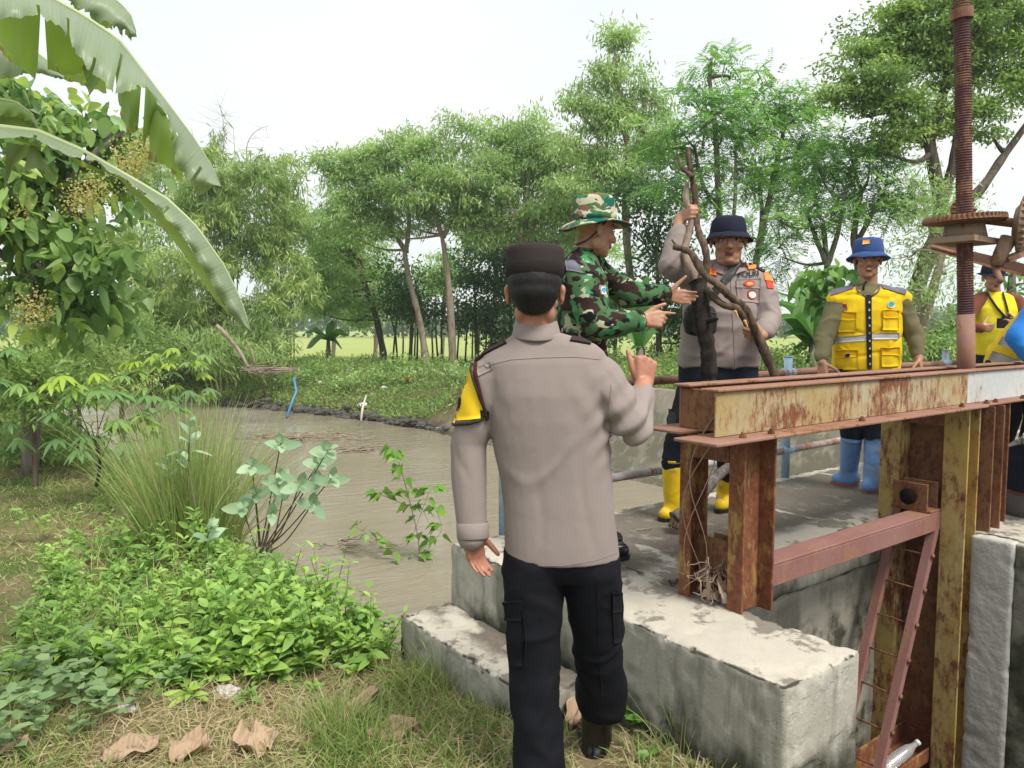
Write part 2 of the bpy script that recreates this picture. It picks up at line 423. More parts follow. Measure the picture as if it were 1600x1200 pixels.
# ================================================================== concrete footbridge with gate piers
rz = Matrix.Rotation(-ANG, 3, 'Z') @ Vector(ORG0)
def structural(g): return g.map(g.pos, (1, 1, 1), rot=(0, 0, -ANG), loc=(-rz[0], -rz[1], 0))
def concrete(name, kind):
    g = NB(name); q = structural(g); x, y, z = g.xyz(q); b = g.math('MULTIPLY', y, -1.0)
    nz = g.xyz(g.n('NewGeometry').outputs['Normal'])[2]
    big, med, fine = g.noise(2.2, 6, .62, g.pos), g.noise(9, 6, .65, g.pos), g.noise(70, 5, .7, g.pos)
    wa = g.math('ADD', x, g.math('MULTIPLY', g.math('SUBTRACT', g.noise(7, 5, .7, g.pos), .5), .22))
    wb = g.math('ADD', b, g.math('MULTIPLY', g.math('SUBTRACT', g.noise(6, 5, .7, g.map(g.pos, loc=(4, 2, 0))), .5), .22))
    white = g.mix(med, (.40, .362, .30), (.60, .56, .48)); white = g.mix(g.math('MULTIPLY', fine, .5), white, (.40, .37, .31))
    dark = g.mix(med, (.095, .080, .062), (.185, .160, .128)); dark = g.mix(g.ramp(fine, [(.45, 0.0), (.75, .6)]), dark, (.25, .23, .2))
    m = g.math
    if kind == 'deck':
        k = m('MULTIPLY', smooth(g, wb, .07, .11), smooth(g, wb, .98, .84)); k = m('MULTIPLY', k, smooth(g, wa, .30, .38))
        k = m('MULTIPLY', k, smooth(g, m('ABSOLUTE', m('SUBTRACT', wa, .715)), .035, .06))
        for la in (2.0, 3.31, 4.6): k = m('MULTIPLY', k, smooth(g, m('ABSOLUTE', m('SUBTRACT', m('ADD', x, m('MULTIPLY', med, .03)), la + .015)), .008, .022))
        k = m('MULTIPLY', k, g.ramp(med, [(.30, .55), (.45, 1.0)]))
    elif kind == 'step': k = m('MULTIPLY', smooth(g, wa, -.24, -.12), g.ramp(big, [(.38, 0.0), (.46, 1.0)]))
    else: k = 0.0
    patch_ = g.ramp(m('ADD', m('MULTIPLY', big, .55), m('MULTIPLY', med, .5)), [(.535, 0.0), (.58, .85)])
    k = m('MAXIMUM', k, patch_)
    top = g.mix(k, white, dark)
    sv = g.map(g.pos, (1, 1, .12))
    streak = g.noise(9, 6, .65, sv); cloud = g.noise(3.5, 6, .62, g.pos)
    side = g.mix(cloud, (.27, .255, .215), (.50, .475, .415)); side = g.mix(g.ramp(streak, [(.50, 0.0), (.68, .7)]), side, (.13, .13, .10))
    side = g.mix(g.ramp(g.noise(16, 5, .7, g.map(g.pos, (1, 1, .5))), [(.55, 0.0), (.68, .45)]), side, (.56, .55, .52))
    moss = g.mix(med, (.012, .014, .008), (.055, .06, .03))
    if kind == 'wall':      # mossy headwall and right pier
        mk = g.ramp(m('ADD', m('MULTIPLY', cloud, .6), m('MULTIPLY', g.noise(5, 6, .65, g.map(g.pos, (1, 1, .5))), .4)), [(.44, 1.0), (.52, 0.0)])
        mk = m('MULTIPLY', mk, smooth(g, z, .25, -.3))
        side = g.mix(.45, side, (.24, .225, .17))
    elif kind == 'mossy':
        mk = g.ramp(cloud, [(.40, 1.0), (.56, .25)]); side = g.mix(.6, side, (.15, .15, .11))
    elif kind == 'step':
        mk = m('MULTIPLY', smooth(g, z, .0, -.10), g.ramp(g.noise(2.6, 5, .62, g.map(g.pos, (1, 1, .5))), [(.50, 0.0), (.56, 1.0)]))
    else:
        lv = m('ADD', z, m('MULTIPLY', m('SUBTRACT', g.noise(3.2, 5, .6, g.map(g.pos, (1, 1, .35))), .5), .75)); mk = m('MULTIPLY', smooth(g, lv, .20, .02), g.ramp(big, [(.36, .2), (.46, 1.0)]))
    side = g.mix(m('MULTIPLY', mk, .9), side, moss)
    if kind == 'slope':
        c = g.mix(g.math('MULTIPLY', mk, .55), g.mix(cloud, (.17, .15, .115), (.29, .26, .205)), (.07, .072, .042)); c = g.mix(g.ramp(streak, [(.52, 0.0), (.7, .6)]), c, (.36, .34, .29)); g.bump(m('ADD', med, fine), .5, .012); return g.fin(c, .92, .2)
    edge = m('MULTIPLY', smooth(g, nz, .25, .5), smooth(g, nz, .98, .8)); 
    c = g.mix(smooth(g, nz, .45, .8), side, top)
    c = g.mix(m('MULTIPLY', m('MULTIPLY', edge, g.ramp(med, [(.44, 0.0), (.54, 1.0)])), .9), c, (.03, .028, .024))
    g.bump(m('ADD', m('ADD', m('MULTIPLY', med, .8), m('MULTIPLY', fine, .5)), m('MULTIPLY', k, -.5)), .55, .012)
    return g.fin(c, .92, .2)
c_deck, c_pier, c_step, c_wall = concrete('deck_concrete', 'deck'), concrete('pier_concrete', 'pier'), concrete('step_concrete', 'step'), concrete('stained_concrete', 'wall')
c_moss = concrete('mossy_concrete', 'mossy')
def conc_disp(P):
    n = fnoise(P, 2.5, 1) * .006 + fnoise(P, 9, 2) * .003
    q = P - ORG0; a, b = q @ AV, q @ BV
    da = np.minimum(np.minimum(np.abs(a), np.abs(a - .46)), np.abs(a + .30)); db = np.minimum(np.minimum(np.abs(b - 1.98), np.abs(b)), np.abs(b - 1.08)); dz = np.minimum(np.abs(P[:, 2] - DECK), np.abs(P[:, 2] - .05))
    ed = np.clip(1 - (np.minimum(da, db) + dz) / .045, 0, 1)
    return n - np.clip(fnoise(P, 14, 4) - .25, 0, 1) * .02 - ed * np.clip(fnoise(P, 17, 6) + .05, 0, 1) * .045
bridge = thing('footbridge', S(0, 0, -.05), 'weathered concrete footbridge with whitewashed edges crossing above the sluice gate bay', 'footbridge')
def cpart(name, boxes, mat, vox=.016):
    mb = MB()
    for bx in boxes: mb.sbox(*bx)
    return remesh(mb, vox, 2, name, mat, bridge, conc_disp)
cpart('deck', [(.455, 7.6, 0.0, 1.09, .10, DECK)], c_deck, .018)
cpart('abutment', [(0, .46, 0, 1.09, -1.2, DECK), (0, .46, 1.05, 1.98, -2.0, DECK)], c_deck, .016)
cpart('headwall', [(.44, 7.6, .93, 1.07, -2.0, .12)], c_wall, .03)
cpart('pier', [(2.47, 3.5, 1.06, 1.98, -2.0, DECK)], c_pier, .018)
o = cpart('plaster_coat', [(2.40, 2.48, 1.55, 1.76, -2.0, DECK - .006)], mat_plain('rough_grey_mortar', (.45, .44, .41), .95, .1, .28, 11, .9), .014)
cpart('mossy_side', [(2.415, 2.48, 1.75, 1.975, -2.0, DECK - .01)], c_moss, .016)
step = MB().sbox(-.30, -.004, -.02, 1.08, -.6, .05)
st = thing('concrete_step', S(-.15, .5, -.15), 'low worn concrete step running along the foot of the bridge abutment', 'step')
remesh(step, .014, 2, 'step_block', c_step, st, conc_disp)

# sloped wing wall of the far side
V = []; nn = 40
for i in range(nn + 1):
    t = i / nn; p = RB[1] * (1 - 0) ; 
    b = 0.9 - 12.4 * t; top = .45 if t < .86 else .45 - (t - .86) / .14 * 1.2
    run = 1.12 * (top + 1.0) / 1.45
    e = np.interp(b, [-11.5, -8.77, -5.3, 1.0], [6.67, 6.54, 6.37, 6.4])
    V += [S(e - .35, b, -1.35), S(e, b, -.93), S(e + run * .08, b, -.80), S(e + run * .12, b, -.80), S(e + run, b, top), S(e + run + .22, b, top), S(e + run + .22, b, -1.3)]
k = 7; Fc = []
for i in range(nn):
    for j in range(k - 1): a = i * k + j; Fc.append((a, a + 1, a + 1 + k, a + k))
Fc += [tuple(range(k)), tuple(range(nn * k, nn * k + k))[::-1]]
ww = mesh_np('wing_wall', V, Fc, concrete('slope_concrete', 'slope')); tag(ww, 'sloped grey concrete wing wall lining the far water edge beside the footbridge', 'wall')

# ------------------------------------------------------------------ railing
blue_paint = mat_rust('blue_paint_flaking', (.22, .45, .68), .30, pale=(.5, .62, .7))
rail_red = mat_rust('red_oxide_pipe', (.22, .10, .085), .22, rust=(.18, .08, .05), pale=(.26, .13, .11))
rail_mix = mat_rust('pipe_flaking_blue', (.24, .12, .10), .3, pale=(.42, .50, .58))
rl = thing('bridge_railing', S(.32, .03, DECK), 'red oxide pipe railing on light blue posts along the far edge of footbridge', 'railing')
for a in (.32, 2.94, 5.5):
    p = MB().tube([S(a, .035, DECK - .02), S(a, .035, 1.285)], .031, 14).tube([S(a, .035, 1.28), S(a, .035, 1.29)], .033, 14)
    po = p.build('post', blue_paint, rl, True)
    for z in (1.165, .58): MB().tube([S(a - (.07 if a > 1 else .0), .035, z), S(a + .07, .035, z)], .034, 14).build('sleeve', blue_paint, po, True)
for z, m in ((1.165, rail_red), (.58, rail_mix)):
    MB().tube([S(a, .035, z + .006 * math.sin(a * 2)) for a in np.linspace(.33, 7.4, 24)], .027, 12).build('rail', m, rl, True)
# ================================================================== sluice gate steelwork
yel = (.46, .31, .075)
st_yel = mat_rust('yellow_paint_rusting', yel, .42, pale=(.52, .44, .20))
st_beam = mat_rust('ochre_paint_flaking', (.40, .31, .14), .44, pale=(.42, .41, .32))
st_rust = mat_rust('heavy_rust_on_yellow', (.36, .22, .06), .78)
st_dark = mat_rust('dark_rust', (.16, .06, .04), .6, rust=(.20, .075, .04))
st_grey = mat_rust('grey_white_paint', (.52, .55, .55), .12, pale=(.60, .62, .61))
st_mauve = mat_rust('faded_red_oxide', (.25, .115, .10), .12, pale=(.29, .15, .135))
st_flange = mat_rust('red_rust_flange', (.27, .13, .10), .35, pale=(.33, .19, .17))
Fm = thing('sluice_gate_frame', S(.45, 1.35, DECK), 'rusty yellow steel gantry frame of twin beams on paired columns over the gate bay', 'gate frame')
def steel(name, mat, boxes, parent=Fm, bev=.003):
    mb = MB()
    for b in boxes: mb.sbox(*b)
    o = mb.build(name, mat, parent)
    bm = bmesh.new(); bm.from_mesh(o.data); bmesh.ops.bevel(bm, geom=list(bm.edges), offset=bev, segments=1, affect='EDGES'); bm.to_mesh(o.data); bm.free(); return o
def channel(name, mat, a0, a1, bw, bf, z0, z1, t=.011):   # C column, web at bw, flanges towards bf
    lo, hi = min(bw, bf), max(bw, bf)
    return steel(name, mat, [(a0, a0 + t, lo, hi, z0, z1), (a1 - t, a1, lo, hi, z0, z1), (a0 + t + .0005, a1 - t - .0005, bw - t / 2, bw + t / 2, z0 + .002, z1 - .002)])
# twin beams: webs face outwards, flanges inwards and out
fb = steel('beam', st_beam, [(.25, 2.40, 1.488, 1.498, 1.083, 1.256)])
steel('flange', st_flange, [(.245, 2.48, 1.425, 1.512, 1.2565, 1.268)], fb); steel('flange', st_flange, [(.13, 2.42, 1.395, 1.60, 1.070, 1.0825)], fb)
fg = steel('beam', st_grey, [(2.401, 4.6, 1.488, 1.497, 1.083, 1.256)])
steel('flange', st_flange, [(2.481, 4.6, 1.425, 1.510, 1.2565, 1.267)], fg); steel('flange', st_flange, [(2.421, 4.6, 1.395, 1.575, 1.0705, 1.0825)], fg)
rb = steel('beam', st_flange, [(.385, 4.6, 1.20, 1.21, 1.083, 1.256)])
steel('flange', st_flange, [(.36, 4.6, 1.19, 1.275, 1.2565, 1.268)], rb); steel('flange', st_flange, [(.28, 4.6, 1.11, 1.30, 1.070, 1.0825)], rb)
steel('end_plate', st_dark, [(.385, .396, 1.2105, 1.487, 1.084, 1.25)])
for bb, aa in ((fb, (.34, .52, 1.2, 2.2)), (fg, (2.5, 2.62, 3.0))):
    for a in aa:
        mb = MB().tube([S(a, 1.555, 1.082), S(a, 1.555, 1.094)], .014, 6).tube([S(a, 1.555, 1.094), S(a, 1.555, 1.104)], .008, 8); mb.build('bolt', st_dark, bb)
# columns
channel('column', st_rust, .385, .50, 1.21, 1.27, DECK - .02, 1.069)
channel('column', st_rust, .392, .60, 1.455, 1.53, DECK - .03, 1.069)
steel('bracket', st_dark, [(.388, .40, 1.271, 1.454, .965, 1.0685), (.53, .541, 1.22, 1.44, .985, 1.0685)])
channel('guide_column', st_yel, 2.335, 2.47, 1.18, 1.06, -1.4, 1.069)
channel('guide_column', st_yel, 2.318, 2.46, 1.42, 1.548, -1.4, 1.069)
steel('bracket', st_dark, [(2.335, 2.347, 1.181, 1.419, .955, 1.0685), (2.44, 2.452, 1.181, 1.419, .98, 1.0685)])
channel('column', st_dark, 2.50, 2.64, 1.47, 1.60, DECK - .01, 1.069)
channel('column', st_rust, 2.74, 2.85, 1.45, 1.55, DECK - .01, 1.069)
channel('column', st_rust, 2.60, 2.72, 1.20, 1.28, DECK - .01, 1.069)
steel('guide_lining', st_dark, [(2.425, 2.455, 1.187, 1.413, -1.4, .96)] + [(2.419, 2.4245, 1.187, 1.413, z, z + .012) for z in np.arange(-1.3, .4, .22)])
steel('sill', st_rust, [(.40, 2.46, 1.22, 1.40, -.98, -.965), (.40, 2.46, 1.205, 1.219, -.98, -.86), (.40, 2.46, 1.401, 1.413, -.98, -.90)])
# ---- gate leaf skeleton
L = thing('gate_leaf', S(1.4, 1.32, .40), 'faded red oxide gate crossbar with long ladder like bracing hanging in the bay', 'sluice gate')
steel('crossbar', st_mauve, [(.47, 2.33, 1.30, 1.42, .468, .480), (.47, 2.33, 1.408, 1.4195, .375, .4675), (.47, 2.33, 1.301, 1.312, .375, .4675)], L)
hb = steel('hinge_bracket', st_dark, [(2.20, 2.33, 1.20, 1.42, .4805, .494), (2.20, 2.212, 1.21, 1.40, .4945, .64), (2.318, 2.33, 1.21, 1.40, .4945, .64)], L)
MB().tube([S(2.185, 1.30, .56), S(2.225, 1.30, .56)], .045, 16).build('hole_shade_disc', mat_plain('painted_hole_shade', (.012, .01, .009), .9, .1), hb, True)  # near-black disc: the dark inside of the bracket hole, painted as colour
steel('hinge_bracket', st_dark, [(.47, .62, 1.20, 1.42, .4805, .494), (.47, .482, 1.22, 1.40, .4945, .62), (.605, .617, 1.22, 1.40, .4945, .60)], L)
def bar(p, q, w, t, name, mat, par):
    d = unit(q - p); y = BV; x = np.cross(y, d)
    o = MB().box((p + q) / 2, (w / 2, t / 2, np.linalg.norm(q - p) / 2), (x, y, d)).build(name, mat, par); return o
T0, T1 = (2.325, .465), (1.74, -.93)
br = []
for b in (1.415, 1.205):
    o = bar(S(T0[0], b, T0[1]), S(T1[0], b, T1[1]), .042, .012, 'brace', st_mauve, L); br.append(o)
    bar(S(T0[0] - .018, b - .022, T0[1]), S(T1[0] - .018, b - .022, T1[1]), .008, .034, 'stiffener', st_mauve, o)
for k in range(7):
    t = .16 + k * .128; a = T0[0] + (T1[0] - T0[0]) * t; z = T0[1] + (T1[1] - T0[1]) * t
    MB().tube([S(a, 1.20, z), S(a, 1.432, z)], .0055, 8).tube([S(a, 1.42, z), S(a, 1.434, z)], .014, 6).build('rung', st_dark, L, True)
# ---- hoist: screw, bevel gears, crank wheel
screw_m = mat_rust('greased_screw', (.105, .042, .042), .15, rust=(.12, .05, .045), pale=(.085, .04, .045)); iron = mat_rust('cast_iron_pale_rust', (.30, .23, .18), .4, rust=(.22, .11, .07))
gear_m = mat_rust('gear_rust', (.19, .085, .065), .35, rust=(.20, .085, .06))
B0 = S(2.705, 1.36, 1.27); B1 = A(1502, -60, 4.33)
H = thing('gate_hoist', B0, 'tall rusty lifting screw with toothed gears and crank wheel above the beams', 'gate hoist')
ax = unit(B1 - B0); Ls = np.linalg.norm(B1 - B0); ex, ey, _ = frame(ax)
def on(t): return B0 + ax * t
MB().tube([on(-.15), on(.31)], .048, 20).build('screw_sleeve', st_flange, H, True)
pr_, rr_ = [], []
t = .31
while t < Ls - .02:
    pr_ += [on(t), on(t + .004), on(t + .007), on(t + .011)]; rr_ += [.0405, .044, .044, .0405]; t += .0145
MB().tube(pr_, rr_, 20).build('threaded_screw', screw_m, H)
tcol = np.linalg.norm(A(1504, 22, 4.33) - B0); MB().tube([on(tcol - .028), on(tcol + .028)], [.057, .057], 20).build('stop_collar', gear_m, H)
tg = np.linalg.norm(A(1508, 344, 4.33) - B0)
def gear(name, c, axis, r, rh, h, nt, mat, par, bevel=0.0, tooth=.022):
    x, y, d = frame(axis); rings = []
    N = nt * 4
    def rg(rad_f, z): return [c + d * z + (x * math.cos(2 * math.pi * k / N) + y * math.sin(2 * math.pi * k / N)) * rad_f(k) for k in range(N)]
    tf = lambda k: r if k % 4 in (1, 2) else r - tooth
    rings = [rg(lambda k: rh, -h), rg(lambda k: r * .55, -h * .9), rg(lambda k: r - tooth * 1.6, -h * .55), rg(lambda k: r, -h * .3), rg(lambda k: tf(k) , h * .35), rg(lambda k: tf(k) - bevel, h), rg(lambda k: rh, h * .9)]
    return MB().ring(rings).build(name, mat, par)
tilt = unit(ax + .02 * np.array([1, 0, 0]))
gear('crown_gear', on(tg), tilt, .213, .05, .024, 52, gear_m, H, .004, .016)
MB().tube([on(tg - .105), on(tg - .02)], [.115, .10], 24).build('bearing', iron, H, True)
MB().box(on(tg - .118), (.17, .12, .016), (AV, BV, np.array([0, 0, 1.0]))).build('bearing_plate', iron, H)
# side pinion on its shaft, reaching right out of view
pc = A(1597, 350, 4.3); sx = unit(pc - on(tg + .02)); sh0 = on(tg + .02) + sx * .1
MB().tube([sh0, pc + sx * .35], .026, 14).build('shaft', gear_m, H, True)
gear('pinion', on(tg + .03) + np.array([.115, .20, .055]), unit(np.array([.1, -.9, .1])), .080, .03, .03, 16, gear_m, H, .03, .022)
gear('pinion', pc, unit(sx + np.array([.1, -.55, .05])), .155, .05, .045, 24, iron, H, .05, .03)
MB().box(pc + np.array([.03, .02, -.16]), (.12, .05, .015), (unit(np.array([.9, 0, .35])), np.array([0, 1.0, 0]), unit(np.array([-.35, 0, .9])))).build('bracket_arm', iron, H)
MB().tube([pc + np.array([-.07, 0, -.08]), pc + np.array([-.115, 0, -.17]), pc + np.array([-.135, 0, -.235])], [.045, .038, .034], 16).build('bracket_arm', iron, H, True)
# crank wheel: flat band rim seen nearly edge on
wc = A(1655, 438, 5.0); wn = unit(np.array([.27, -.23, 1.0])); wx, wy, _ = frame(wn); Rw = .77
rim = [[], [], [], []]
K = 64
for k in range(K):
    e = wx * math.cos(2 * math.pi * k / K) + wy * math.sin(2 * math.pi * k / K)
    for q, (r, z) in enumerate(((Rw - .005, -.024), (Rw + .005, -.024), (Rw + .005, .024), (Rw - .005, .024))): rim[q].append(wc + e * r + wn * z)
W = MB(); V = [p for k in range(K) for p in (rim[0][k], rim[1][k], rim[2][k], rim[3][k])]
W.add(V, [(k * 4 + j, ((k + 1) % K) * 4 + j, ((k + 1) % K) * 4 + (j + 1) % 4, k * 4 + (j + 1) % 4) for k in range(K) for j in range(4)])
whl = W.build('crank_wheel', st_flange, H)
for k in range(4):
    e = wx * math.cos(k * math.pi / 2 + .5) + wy * math.sin(k * math.pi / 2 + .5); MB().tube([wc + e * .04, wc + e * (Rw - .004)], .012, 8).build('spoke', st_flange, whl, True)
MB().tube([wc - wn * .05, wc + wn * .05], .06, 16).build('hub', iron, whl, True)
MB().tube([wc - wn * .05, wc + wn * .06, pc + np.array([.25, .1, -.1])], .03, 10).build('shaft', iron, whl, True)
MB().tube([A(1456, 386, 4.85), A(1512, 401, 4.95)], .015, 10).build('grip', st_flange, whl, True)
MB().tube([A(1549, 403, 4.4), A(1556, 420, 4.32), A(1563, 439, 4.22)], .017, 12).build('grip', st_flange, whl, True)
# dry roots and wire on the left columns
g = NB('dry_vine'); vine_m = g.fin(g.mix(g.noise(40), (.25, .17, .12), (.45, .34, .26)), .9, .1)
vn_ = MB()
for k in range(3):
    z0 = 1.22 - .04 * k; pts = []; a0 = .36 + .02 * rng.normal()
    for t in np.linspace(0, 1, 16): pts.append(S(a0 + .03 * math.sin(t * 7 + k) + .02 * t, 1.30 + .12 * (1 - t) ** 3 + .05 * math.sin(t * 5 + k * 2) , z0 + (.42 - z0) * t * (1 if k < 4 else .45)))
    vn_.tube(pts, [.003 - .0015 * t for t in np.linspace(0, 1, 16)], 5)
for k in range(34):
    p = S(.45 + .035 * rng.normal(), 1.36 + .03 * rng.normal(), .46 + .07 * rng.random()); pts = [p]
    d = unit(rng.normal(size=3))
    for j in range(7): d = unit(d + .7 * rng.normal(size=3) + np.array([0, 0, -.12])); p = p + d * .022; p[2] = max(p[2], DECK + .005); pts.append(p)
    vn_.tube(pts, .0022, 4)
for k in range(16):      # withered leaves in the tangle
    p = S(.43 + .05 * rng.normal(), 1.37 + .03 * rng.normal(), .42 + .08 * rng.random()); d = unit(np.array([rng.normal() * .4, rng.normal() * .4, -1])); x = unit(np.cross(d, rng.normal(size=3)))
    vn_.add([p, p + d * .04 + x * .014, p + d * .09, p + d * .04 - x * .014], [(0, 1, 2, 3)])
tag(vn_.build('dry_vine', vine_m, None, True), 'tangle of dry brown vine roots hanging down the left gate columns', 'vine')
# ================================================================== people
def mat_skin(name, c):
    g = NB(name); f = g.noise(24, 5, .65); cc = g.mix(f, (c[0] * .62, c[1] * .55, c[2] * .5), (c[0] * 1.25, c[1] * 1.28, c[2] * 1.3))
    cc = g.mix(g.math('MULTIPLY', g.noise(120, 3), .25), cc, tuple(x * .7 for x in c)); g.bump(g.noise(160, 4), .3, .003)
    g.set(g.b.inputs['Subsurface Weight'], .08); g.set(g.b.inputs['Subsurface Radius'], (.012, .005, .003)); g.set(g.b.inputs['Subsurface Scale'], .4)
    return g.fin(cc, .48, .4)
skin = mat_skin('skin_brown', (.46, .245, .155)); skin_red = mat_skin('skin_warm', (.44, .205, .135)); skin_dark = mat_skin('skin_deep_brown', (.28, .135, .085))
lip_m = mat_plain('lips', (.24, .085, .065), .5, .3); eye_w = mat_plain('eye_white', (.62, .58, .54), .25, .5, .03); eye_d = mat_plain('eye_dark', (.012, .008, .006), .2, .6, .03)
brow_m = mat_plain('brow_hair', (.02, .015, .012), .8, .2); teeth_m = mat_plain('teeth', (.75, .72, .66), .3, .5, .03)
g = NB('black_hair'); g.bump(g.noise(260, 2, .6, g.map(g.obj, (1, 1, .12))), .6, .004); hair_m = g.fin(g.mix(g.noise(200, 2, .5, g.map(g.obj, (1, 1, .1))), (.004, .004, .005), (.016, .015, .016)), .55, .3)
taupe = mat_cloth('taupe_uniform_cloth', (.272, .226, .210)); black_cloth = mat_cloth('black_navy_drill', (.007, .0075, .011), rough=.85)
cap_m = mat_cloth('dark_brown_felt', (.040, .031, .029)); black_nylon = mat_plain('black_nylon', (.014, .014, .016), .55, .4, .2, 60, .2)
leather = mat_plain('black_leather', (.006, .006, .007), .26, .6, .3, 25, .15)
yvest = mat_cloth('yellow_vest_cloth', (.82, .56, .016), var=.16); grey_trim = mat_cloth('slate_trim', (.16, .16, .19)); navy = mat_cloth('navy_cloth', (.016, .02, .036))
reflect = mat_plain('grey_reflective_tape', (.42, .41, .39), .35, .5, .08, 80); olive = mat_cloth('olive_knit', (.155, .14, .075)); blue_hat = mat_cloth('blue_hat_cloth', (.035, .075, .21))
def mat_rubber(name, c):
    g = NB(name); n = g.noise(11, 6, .65); cc = g.mix(g.noise(4, 3), tuple(x * .8 for x in c), tuple(min(1, x * 1.15) for x in c)); k = g.ramp(n, [(.52, 0.0), (.66, .75)])
    cc = g.mix(k, cc, (.26, .19, .13)); g.bump(g.noise(30, 3), .1, .004); return g.fin(cc, .45, .4)
blue_rub = mat_rubber('blue_rubber', (.15, .30, .60)); yel_rub = mat_rubber('yellow_rubber', (.80, .54, .014)); mud_rub = mat_plain('muddy_sole', (.16, .10, .06), .85, .2, .4, 20, .3)
sole_r = mat_plain('red_brown_sole', (.30, .13, .09), .7, .2, .2); white_p = mat_plain('pale_print', (.75, .74, .72), .6, .3, .05); red_p = mat_plain('red_badge', (.62, .05, .03), .6, .3, .2); orange_p = mat_plain('orange_badge', (.75, .22, .04), .6, .3, .2, 90)
teal_p = mat_plain('teal_badge', (.05, .42, .36), .6, .3, .1); gold_p = mat_plain('gold_badge', (.72, .40, .10), .6, .3, .1); blk_let = mat_plain('dark_thread', (.02, .024, .035), .8, .2, .05)
bright_blue = mat_cloth('bright_blue_cloth', (.03, .22, .66)); brown_sl = mat_cloth('brown_sleeve_cloth', (.17, .06, .035)); yshirt = mat_cloth('yellow_jersey', (.78, .66, .03), var=.05); grey_pants = mat_cloth('grey_trouser_cloth', (.12, .11, .105))
def mat_camo(name, sc_=1.0):
    g = NB(name); w = g.n('TexNoise', {'Vector': g.obj, 'Scale': 9.0 * sc_, 'Detail': 2}).outputs['Color']
    v = g.n('VectorMath', {0: g.obj, 1: g.n('VectorMath', {0: w, 1: (.06, .06, .06)}, operation='MULTIPLY').outputs[0]}, operation='ADD').outputs[0]
    v = g.map(v, (1, 1, 1.5), rot=(0, .5, 0))
    def blot(seed, s, t): return g.ramp(g.noise(s * sc_, 2.2, .5, g.map(v, loc=(seed, seed * 2, seed))), [(t - .006, 0.0), (t + .006, 1.0)])
    c = g.mix(blot(1, 11, .50), (.06, .132, .055), (.034, .018, .017)); c = g.mix(blot(5, 13, .60), c, (.36, .36, .25)); c = g.mix(blot(9, 15, .585), c, (.009, .009, .012)); c = g.mix(blot(13, 12, .62), c, (.05, .22, .09))
    g.bump(g.math('ADD', g.noise(700, 1), g.math('MULTIPLY', g.noise(20, 3), 5.0)), .15, .004); return g.fin(c, .9, .12)
camo = mat_camo('jungle_camouflage')
g = NB('camouflage_hat_cloth'); w_ = g.map(g.obj, (1, 1, 1.6))
def _b(s, sc_, t): return g.ramp(g.noise(sc_, 2, .5, g.map(w_, loc=(s, s, s)), .8), [(t - .006, 0.0), (t + .006, 1.0)])
c = g.mix(_b(2, 13, .49), (.21, .105, .075), (.05, .15, .06)); c = g.mix(_b(6, 14, .58), c, (.45, .43, .31)); c = g.mix(_b(8, 12, .585), c, (.012, .10, .075)); c = g.mix(_b(3, 15, .63), c, (.03, .018, .02)); camo_hat = g.fin(c, .9, .12)

def folds(amp=.006, f1=(9, 9, 2.5), f2=(5, 5, 13), a2=.5, seed=0, extra=None):
    def d(P):
        n1 = fnoise(P, f1, seed); n2 = fnoise(P, f2, seed + 5); n3 = fnoise(P, 30, seed + 9)
        r = (1 - np.abs(n1) * 2.2) * .5 + n1
        o = amp * (r * .8 + a2 * (1 - 2.4 * np.abs(n2)) * .8 + .18 * n3)
        if extra is not None: o = o + extra(P)
        return o
    return d
def basis(fwd, up=(0, 0, 1)):
    f = unit(fwd); u = np.asarray(up, float); u = unit(u - f * np.dot(u, f)); r = np.cross(f, u); return np.stack([r, f, u], 1)
def head(mb, c, M, s=1.0, wide=1.0):
    c = np.asarray(c, float)
    def q(p): return c + M @ (np.array(p) * s * np.array([wide, 1, 1]))
    def e(p, r): mb.ell(q(p), np.array(r) * s * np.array([wide, 1, 1]), M, 18, 12)
    e((0, -.014, .042), (.077, .094, .083)); e((0, .030, -.02), (.063, .058, .088)); e((0, .034, -.076), (.050 * (wide ** .5), .050, .040)); e((0, .066, -.099), (.024, .021, .019))
    mb.cone(q((0, .088, .010)), q((0, .107, -.028)), .0095 * s, .0135 * s, 10)
    for x in (-1, 1):
        e((x * .0125 , .094, -.033), (.0095, .011, .009)); e((x * .029, .080, .024), (.024, .013, .009)); e((x * .043, .060, -.026), (.023, .024, .023))
        e((x * .079, -.008, -.006), (.009, .019, .031)); e((x * .083, -.014, .006), (.008, .016, .018)); e((x * .040, .012, -.06), (.022, .042, .035))
    e((0, .089, -.057), (.021, .010, .0065)); e((0, .086, -.068), (.018, .011, .0075))
    return q
